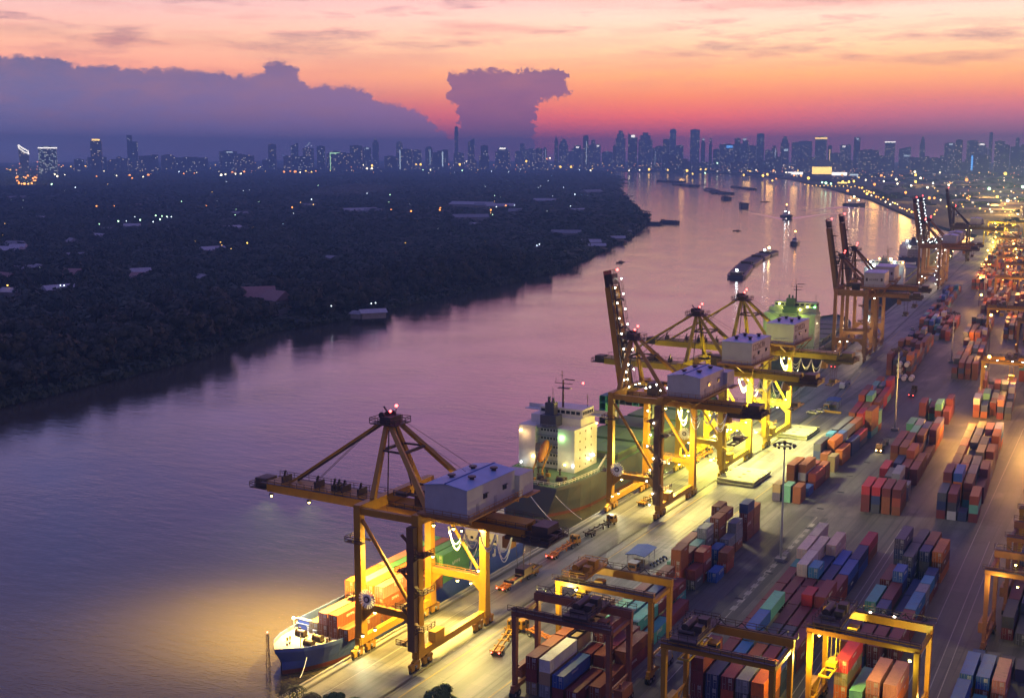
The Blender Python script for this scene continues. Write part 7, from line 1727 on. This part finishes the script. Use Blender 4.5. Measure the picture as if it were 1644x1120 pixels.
# the lamp-rich right bank
for (x, y, m_, r_) in ((1042,272,'f_ye',3.0),(1072,273,'f_ye',2.4),(1088,272,'f_ye',2.2),(1103,274,'f_ye',2.6),(1112,279,'f_ye',2.0),(1125,272,'f_ye',2.0),(1133,272,'f_ye',2.0),(1027,273,'f_wh',1.5),(1010,274,'f_wh',1.5),(1017,261,'f_gr',2),(1084,270,'f_or',1.8),(1132,278,'f_gr',1.6),(1152,262,'f_gr',1.8),(1186,265,'f_gr',1.8),(1182,272,'f_ye',2),(1194,281,'f_ye',2.2),(1204,275,'f_ye',1.8),(1225,282,'f_ye',2.4),(1232,280,'f_ye',2.6),(1240,290,'f_ye',2),(1242,274,'f_or',2.4),(1246,287,'f_or',1.6),(1262,277,'f_wh',2),(1275,282,'f_or',2.2),(1286,282,'f_or',1.8),(1298,286,'f_ye',2.8),(1310,277,'f_ye',2.0),(1352,281,'f_or',2.6),(1353,292,'f_ye',2.6),(1353,277,'f_ye',2.2),(1363,292,'f_ye',2.2),(1371,291,'f_ye',2.2),(1379,285,'f_ye',1.8),(1390,289,'f_wh',1.6),(1404,296,'f_or',3.0),(1415,282,'f_or',2.4),(1419,291,'f_wh',1.9),(1439,288,'f_wh',2),(1441,295,'f_wh',1.9),(1463,298,'f_wh',2),(1470,281,'f_ye',2.4),(1470,292,'f_ye',2.6),(1469,276,'f_wh',2.2),(1478,286,'f_wh',2.0),(1489,301,'f_wh',2),(1498,294,'f_wh',1.9),(1509,277,'f_wh',1.8),(1454,309,'f_or',2.4),(1492,318,'f_or',2.6),(1500,318,'f_or',2.4),(1552,289,'f_or',3.2),(1614,279,'f_ye',3.0),(1588,303,'f_gr',3.2),(1553,318,'f_or',2.2),(1601,316,'f_ye',2.6),(1618,322,'f_wh',2.6),(1586,272,'f_wh',1.6),(1523,297,'f_wh',1.8),(1642,300,'f_gr',3),(1361,306,'f_or',2.8),(1392,311,'f_ye',2.6),(1398,309,'f_or',2.0),(1326,294,'f_gr',2.6),(1334,295,'f_gr',2.2),(1320,293,'f_gr',1.8)):
    lamp(x, y, m_, r_*.8, 16, {'f_or': 'big orange floodlamp on the right bank of the river', 'f_ye': 'big yellow floodlamp on the right bank of the river', 'f_wh': 'big white floodlamp on the right bank of the river', 'f_gr': 'green white floodlamp on the right bank of the river'}[m_], CN[m_]+' floodlamps on the right bank')
for i in range(60):
    x = random.uniform(1140, 1644); lamp(x, random.uniform(268, 272+max(4, (x-1140)*.06)), random.choice(('f_or', 'f_or', 'f_ye', 'f_ye', 'f_wh')), random.uniform(.5, 1.0), 12, 'small lamp scattered through the right bank blocks', 'small lamps on the right bank')
for i in range(26): t = i/25; lamp(1380+95*t, 303+45*t+random.uniform(-5, 2), random.choice(('f_or', 'f_ye', 'f_wh')), random.uniform(.8, 1.4), 10, 'quayside lamp along the curving right shore', 'lamps along the curving right shore')
for i in range(170):
    x = random.uniform(1000, 1650); lamp(x, random.uniform(262, 270+max(3, (x-1100)*.075)), random.choice(('f_or', 'f_or', 'f_ye', 'f_wh')), random.uniform(.3, .6), 12, 'small lamp scattered through the right bank blocks', 'small lamps on the right bank')
for i in range(90): lamp(random.uniform(0, 1000), random.uniform(260, 279), random.choice(('f_or', 'f_or', 'f_ye', 'f_wh')), random.uniform(.3, .6), 12, 'faint lamp scattered at the foot of the left skyline', 'faint lamps under the left skyline')
for i in range(60): lamp(random.uniform(0, 960), random.uniform(290, 400), random.choice(('f_co', 'f_gr', 'f_ye', 'f_co')), random.uniform(.35, .7), 9, 'small cool white lamp among the dark trees', 'white lamps in the forest')
for i in range(46): lamp(random.uniform(1500, 1644), random.uniform(300, 352), random.choice(('f_or', 'f_ye', 'f_ye', 'f_wh')), random.uniform(.6, 1.3), 14, 'yellow lamp of the far yard beyond the last quay crane', 'lamps of the far yard')
for i in range(16): lamp(1292+i*6.2, 297+i*.2+random.uniform(-1, 1), 'f_ye', .8, 10, 'lamp in the even row along the right shore', 'even lamp row on the right shore')
hang_lamps()
# sheds and clumps of trees on the right bank
random.seed(12)
SHEDM = [paint('shed_roof_a', (.2,.2,.22), .6, 0, .4, scale=.05), paint('shed_roof_b', (.12,.11,.11), .7, 0, .4, scale=.05), paint('shed_roof_c', (.22,.15,.1), .7, 0, .4, scale=.05)]
for i in range(88):
    x = random.uniform(1150, 1700); y = random.uniform(272, 276+max(6, (x-1150)*.085))
    if i >= 60: x = random.uniform(1530, 1690); y = random.uniform(300, 350)
    p = at(x, y, 0)
    if p.y < 1900 or p.y > 7000: continue
    w, d_, h = random.uniform(40, 130), random.uniform(30, 60), random.uniform(8, 16)
    rt = empty('warehouse', (p.x+40, p.y, -.3), R(4.6)+random.uniform(-.2, .2)); tag(rt, 'dim gable roofed warehouse among the right bank lamps', 'warehouse', 'dim warehouses on the right bank')
    MB().box(-w/2, -d_/2, 0, w/2, d_/2, h*.75).build('wall', FAC[1], rt); MB().xprism([(-d_/2-1, h*.75+.02), (d_/2+1, h*.75+.02), (0, h)], -w/2-1, w/2+1).build('roof', SHEDM[i % 3], rt)
parts = []
for i in range(2600):
    y = 1720+5300*random.random()**1.3; lo = max(-2500, (-.42*(y-1700)-60)) ; x = random.uniform(lo-(y-1700)*.02, 1200+y*.35)
    rbx = None
    for (a, b_), (c_, d) in zip(RB, RB[1:]):
        if b_ <= y <= d: rbx = a+(c_-a)*(y-b_)/(d-b_)
    if rbx is not None and x < rbx+25: continue
    s = random.uniform(10, 22)*(1+y*.0001)
    if y < 2900 and random.random() < .75: continue; c = cl[random.randrange(8)]
    if math.sin(x*.008+1)*math.sin(y*.004) < .0: continue
    parts.append(c*np.array([s, s, random.uniform(7, 11)])+np.array([x, y, 3.0]))
o = bpy.data.objects.new('city_trees', quads_mesh('city_trees', np.concatenate(parts), M['leaf2'])); COL.objects.link(o); o.name = 'vegetation'; tag(o, kind='stuff')
# ---------------------------------------------------------------- the lit lamps' light
def cl_(i, p, tgt, pw, col, size=130, rad=.5): spot('crane_light', p, tgt, pw, col, size, .7, rad, CR[i])
WARM = (1, .62, .09); GOLD = (1, .74, .13); LEM = (1, .88, .14); WHT = (1, .95, .55)
K = 1000.0
# nearest crane: warm pool on the apron, on the feeder and out on the water
cl_(0, (17.5, -3.6, 27.0), (8, 2, 0), 68.6*K, GOLD, 140)
cl_(0, (12, -3.6, 27.0), (-14, -6, 0), 66.4*K, WARM, 130)
cl_(0, (8, 12.2, 9.8), (8, 2, 0), 17.7*K, GOLD, 150)
cl_(0, (12, 12.0, 9.8), (11, -2, 0), 13.3*K, GOLD, 150)
cl_(0, (14.8, -14.6, 4.9), (12, -20, 0), 3.4*K, WHT, 150, .3)
cl_(0, (1.4, -14.6, 4.9), (3, -20, 0), 3.4*K, WHT, 150, .3)
cl_(0, (13.4, -8, 4.4), (13, 4, 3), 8.9*K, GOLD, 150, .3)
cl_(0, (-3, -6, 26), (-24, -2, -3), 210.3*K, WARM, 105)
cl_(0, (-22, -2.6, 27.2), (-24, 6, -3), 243.5*K, WARM, 140)
cl_(0, (-33, -2.6, 27.2), (-36, -12, -3), 254.6*K, WARM, 135)
point('ship_lamp', (4.4, 84, 9.5), 3.5*K, (1, .93, .8), .4, FS)
point('crane_lamp', (7, -1, 18), 11.1*K, GOLD, .6, CR[0])
for bx, by in ((-22, -2.6), (-33, -2.6)):  # fixtures added under the boom for the spots that light the water
    fm = MB().box(bx-.4, by-.3, 27.75, bx+.4, by+.3, 28.2).build('floodlight', M['steel'], CR[0]); bulb(fm, (bx, by, 27.6), .22, 'g_yel')
# second crane
cl_(1, (18, -3.6, 30.4), (9, 2, 0), 66.4*K, GOLD, 140)
cl_(1, (13, -3.6, 30.4), (2, -2, 0), 44.3*K, GOLD, 140)
cl_(1, (9, 12.4, 9.8), (8, 0, 0), 22.1*K, GOLD, 150)
cl_(1, (15.8, -14.6, 4.9), (14, -22, 0), 4.4*K, WHT, 150, .3)
cl_(1, (1.4, -14.6, 4.9), (1, -24, 0), 5.6*K, WHT, 150, .3)
point('crane_lamp', (8, 2, 16), 15.5*K, GOLD, .6, CR[1])
# third and fourth: lemon light, very bright apron between and before them
for i in (2, 3):
    cl_(i, (18, -3.6, 31), (9, 2, 0), 105.1*K, LEM, 140)
    cl_(i, (10, 3.6, 31), (8, 4, 0), 66.4*K, LEM, 140)
    point('crane_lamp', (8, 2, 17), 37.6*K, LEM, .6, CR[i])
    point('crane_lamp', (9, -6, 8), 15.5*K, LEM, .6, CR[i])
cl_(2, (19.5, -2, 30.5), (25, -4, 0), 99.6*K, WHT, 110)
cl_(3, (19.5, -2, 31), (24, 0, 0), 121.8*K, WHT, 110)
cl_(2, (19.5, 2, 30.5), (20, 22, 0), 66.4*K, WHT, 110)
# the apron between the cranes and the first container rows
spot('apron_light', (20, 300, 26), (22, 285, 0), 17.7*K, (1, .90, .58), 150, .8, .6)
spot('apron_light', (19, 332, 29), (34, 330, 0), 50.9*K, (1, .90, .58), 140, .8, .6)
spot('apron_light', (14, 224, 24), (26, 222, 0), 44.3*K, (1, .86, .52), 140, .8, .6, None)
spot('apron_light', (19.5, 338, 30), (72, 338, 0), 121.8*K, (1, .84, .46), 90, .9, .8)  # added spots without fixtures, warming the crossing lane and container sides beyond
spot('apron_light', (20, 392, 31), (74, 400, 0), 66.4*K, (1, .86, .5), 80, .9, .8)
spot('apron_light', (17, 222, 27), (60, 262, 0), 49.9*K, (1, .82, .46), 90, .9, .8)
# brown pair and lamp strung pair: dim
for i in (4, 5, 6, 7): point('crane_lamp', (8, 0, 12), 5.6*K, (1, .72, .4), .6, CR[i])
# ships' deck lamps
point('ship_lamp', (-11.6, 19.3, 19.5), 0.26*K, (1, .6, .25), .3, S2); point('ship_lamp', (-8.6, 19.0, 11.5), 0.20*K, (1, .75, .3), .3, S2); point('ship_lamp', (1.6, 20.2, 19.5), 0.36*K, (.4, 1, .3), .3, S2); point('ship_lamp', (8.6, 31, 21), 0.42*K, (1, .5, .2), .3, S2)
point('ship_lamp', (9.6, 30, 12), 0.39*K, (1, .85, .4), .3, S2); point('ship_lamp', (3, 17, 13), 0.42*K, (1, .95, .4), .3, S2); point('ship_lamp', (0, 52, 24), 1.46*K, (.8, 1, .4), .5, S2)
point('ship_lamp', (-6, 13, 22), 1.62*K, (.72, 1, .12), .5, S3); point('ship_lamp', (5, 13, 26), 1.46*K, (.8, 1, .15), .5, S3); point('ship_lamp', (-8, 13.5, 34), 0.81*K, (.8, 1, .2), .4, S3); point('ship_lamp', (7, 34, 14), 0.81*K, (.7, 1, .8), .5, S3)
point('ship_lamp', (-8, 10.5, 24), 1.46*K, (.6, 1, .85), .5, S4); point('ship_lamp', (8, 10.5, 24), 1.46*K, (.6, 1, .85), .5, S4); point('ship_lamp', (0, 11, 31), 1.46*K, (1, .7, .35), .5, S4)
# yard gantries
point('gantry_lamp', (-6.4, -3.4, 15.0), 7.5*K, (1, .86, .10), .4, GD); point('gantry_lamp', (7.6, -6.2, 14.6), 3.5*K, (.95, 1, .2), .4, GD); point('gantry_lamp', (-8.3, -8.0, 12.5), 7*K, (1, .62, .10), .4, GD); point('gantry_lamp', (11.5, -4, 8), 4.0*K, (1, .55, .12), .4, GD)
point('gantry_lamp', (39.5, 212.5, 16.0), 6*K, (1, .82, .25), .4)
point('gantry_lamp', (117.5, 262.5, 16), 2.6*K, (1, .8, .12), .4); point('gantry_lamp', (128, 268, 24), 4.0*K, (1, .55, .2), .5)
# sodium light in the farther yard lanes
OR = (1, .47, .09)
for (x, y, z, p) in ((80.5, 462, 11, 16), (79.5, 500, 12, 20), (101, 478, 13, 24), (104, 420, 15, 5), (85, 556, 14, 7), (74, 600, 16, 9), (62, 640, 18, 12), (96, 560, 16, 10), (110, 520, 16, 9), (48, 700, 20, 14), (70, 700, 20, 16), (36, 780, 20, 16), (56, 790, 20, 20), (86, 760, 20, 16), (24, 880, 22, 22), (50, 905, 22, 30), (76, 880, 22, 24), (30, 1000, 24, 40), (50, 960, 24, 30), (6, 1060, 24, 44), (26, 1090, 24, 44), (-6, 1160, 24, 50), (14, 1190, 24, 50), (-16, 1270, 24, 60), (4, 1260, 24, 50), (-24, 1350, 24, 60), (-4, 1400, 24, 60), (-36, 1450, 24, 70), (-20, 1500, 24, 60), (-48, 1540, 24, 80), (-50, 1630, 24, 90), (-64, 1682, 24, 110), (-44, 1684, 24, 130)):
    c = OR if y < 1250 else (1, .74, .12)
    point('yard_lamp', (x, y, min(z, 13) if y > 600 else z), p*K*(1.4 if y < 600 else .55), c, .5)
for (x, y, p) in ((1200, 279, 500), (1236, 283, 700), (1275, 285, 500), (1320, 272, 1500), (1352, 284, 900), (1372, 290, 900), (1405, 297, 900), (1440, 292, 700), (1470, 290, 900), (1500, 312, 500), (1455, 308, 500), (1550, 290, 800), (1095, 276, 900), (1590, 306, 500), (40, 290, 900), (1620, 300, 700), (1588, 306, 900), (1603, 318, 900), (1622, 324, 900), (1560, 330, 700), (1640, 335, 900)):
    q = at(x, y, 22); point('city_lamp', (q.x, q.y, 24), p*K*(.05 if x in (1095, 1236, 1275, 1352, 1372, 1405, 1200, 1440) else .25 if x in (1470, 1500, 1455, 1560, 1588) else .9), (1, .52, .12), 14)
# the small lamp heads those lights come from
random.seed(4)
for (x, y, z, lab) in ((78.5, 478, 15, 'first'), (101, 478, 15, 'second'), (48, 700, 20, 'third'), (70, 700, 20, 'fourth'), (36, 780, 20, 'fifth'), (24, 880, 22, 'sixth'), (76, 880, 22, 'seventh'), (60, 1010, 24, 'eighth')):
    pass
for (x, y) in ((76.8, 545), (58.5, 690), (40, 788), (24, 900), (100, 590), (66, 792), (84, 700), (30, 1000), (50, 962), (6, 1062), (26, 1092), (-6, 1162), (14, 1192), (-16, 1272), (4, 1262), (-24, 1352), (-36, 1452), (-48, 1542), (-60, 1632)):
    o = bpy.data.objects.new('yard_lamp_post', LPOLE); COL.objects.link(o); o.location = (x+1.4, y, 0); o.scale = (1.6, 1.6, 2.0); tag(o, 'orange sodium lamp post between far container rows', 'lamp post', 'sodium lamp posts of the far yard')
    b_ = bpy.data.objects.new('lantern', BULB.setdefault(('yl',), MB().ball((0,0,0), .7, 8, 6).mesh('lantern', M['g_orange']))); COL.objects.link(b_); b_.parent = o; b_.location = (0, 0, 10); b_.scale = (1/1.6, 1/1.6, .5)
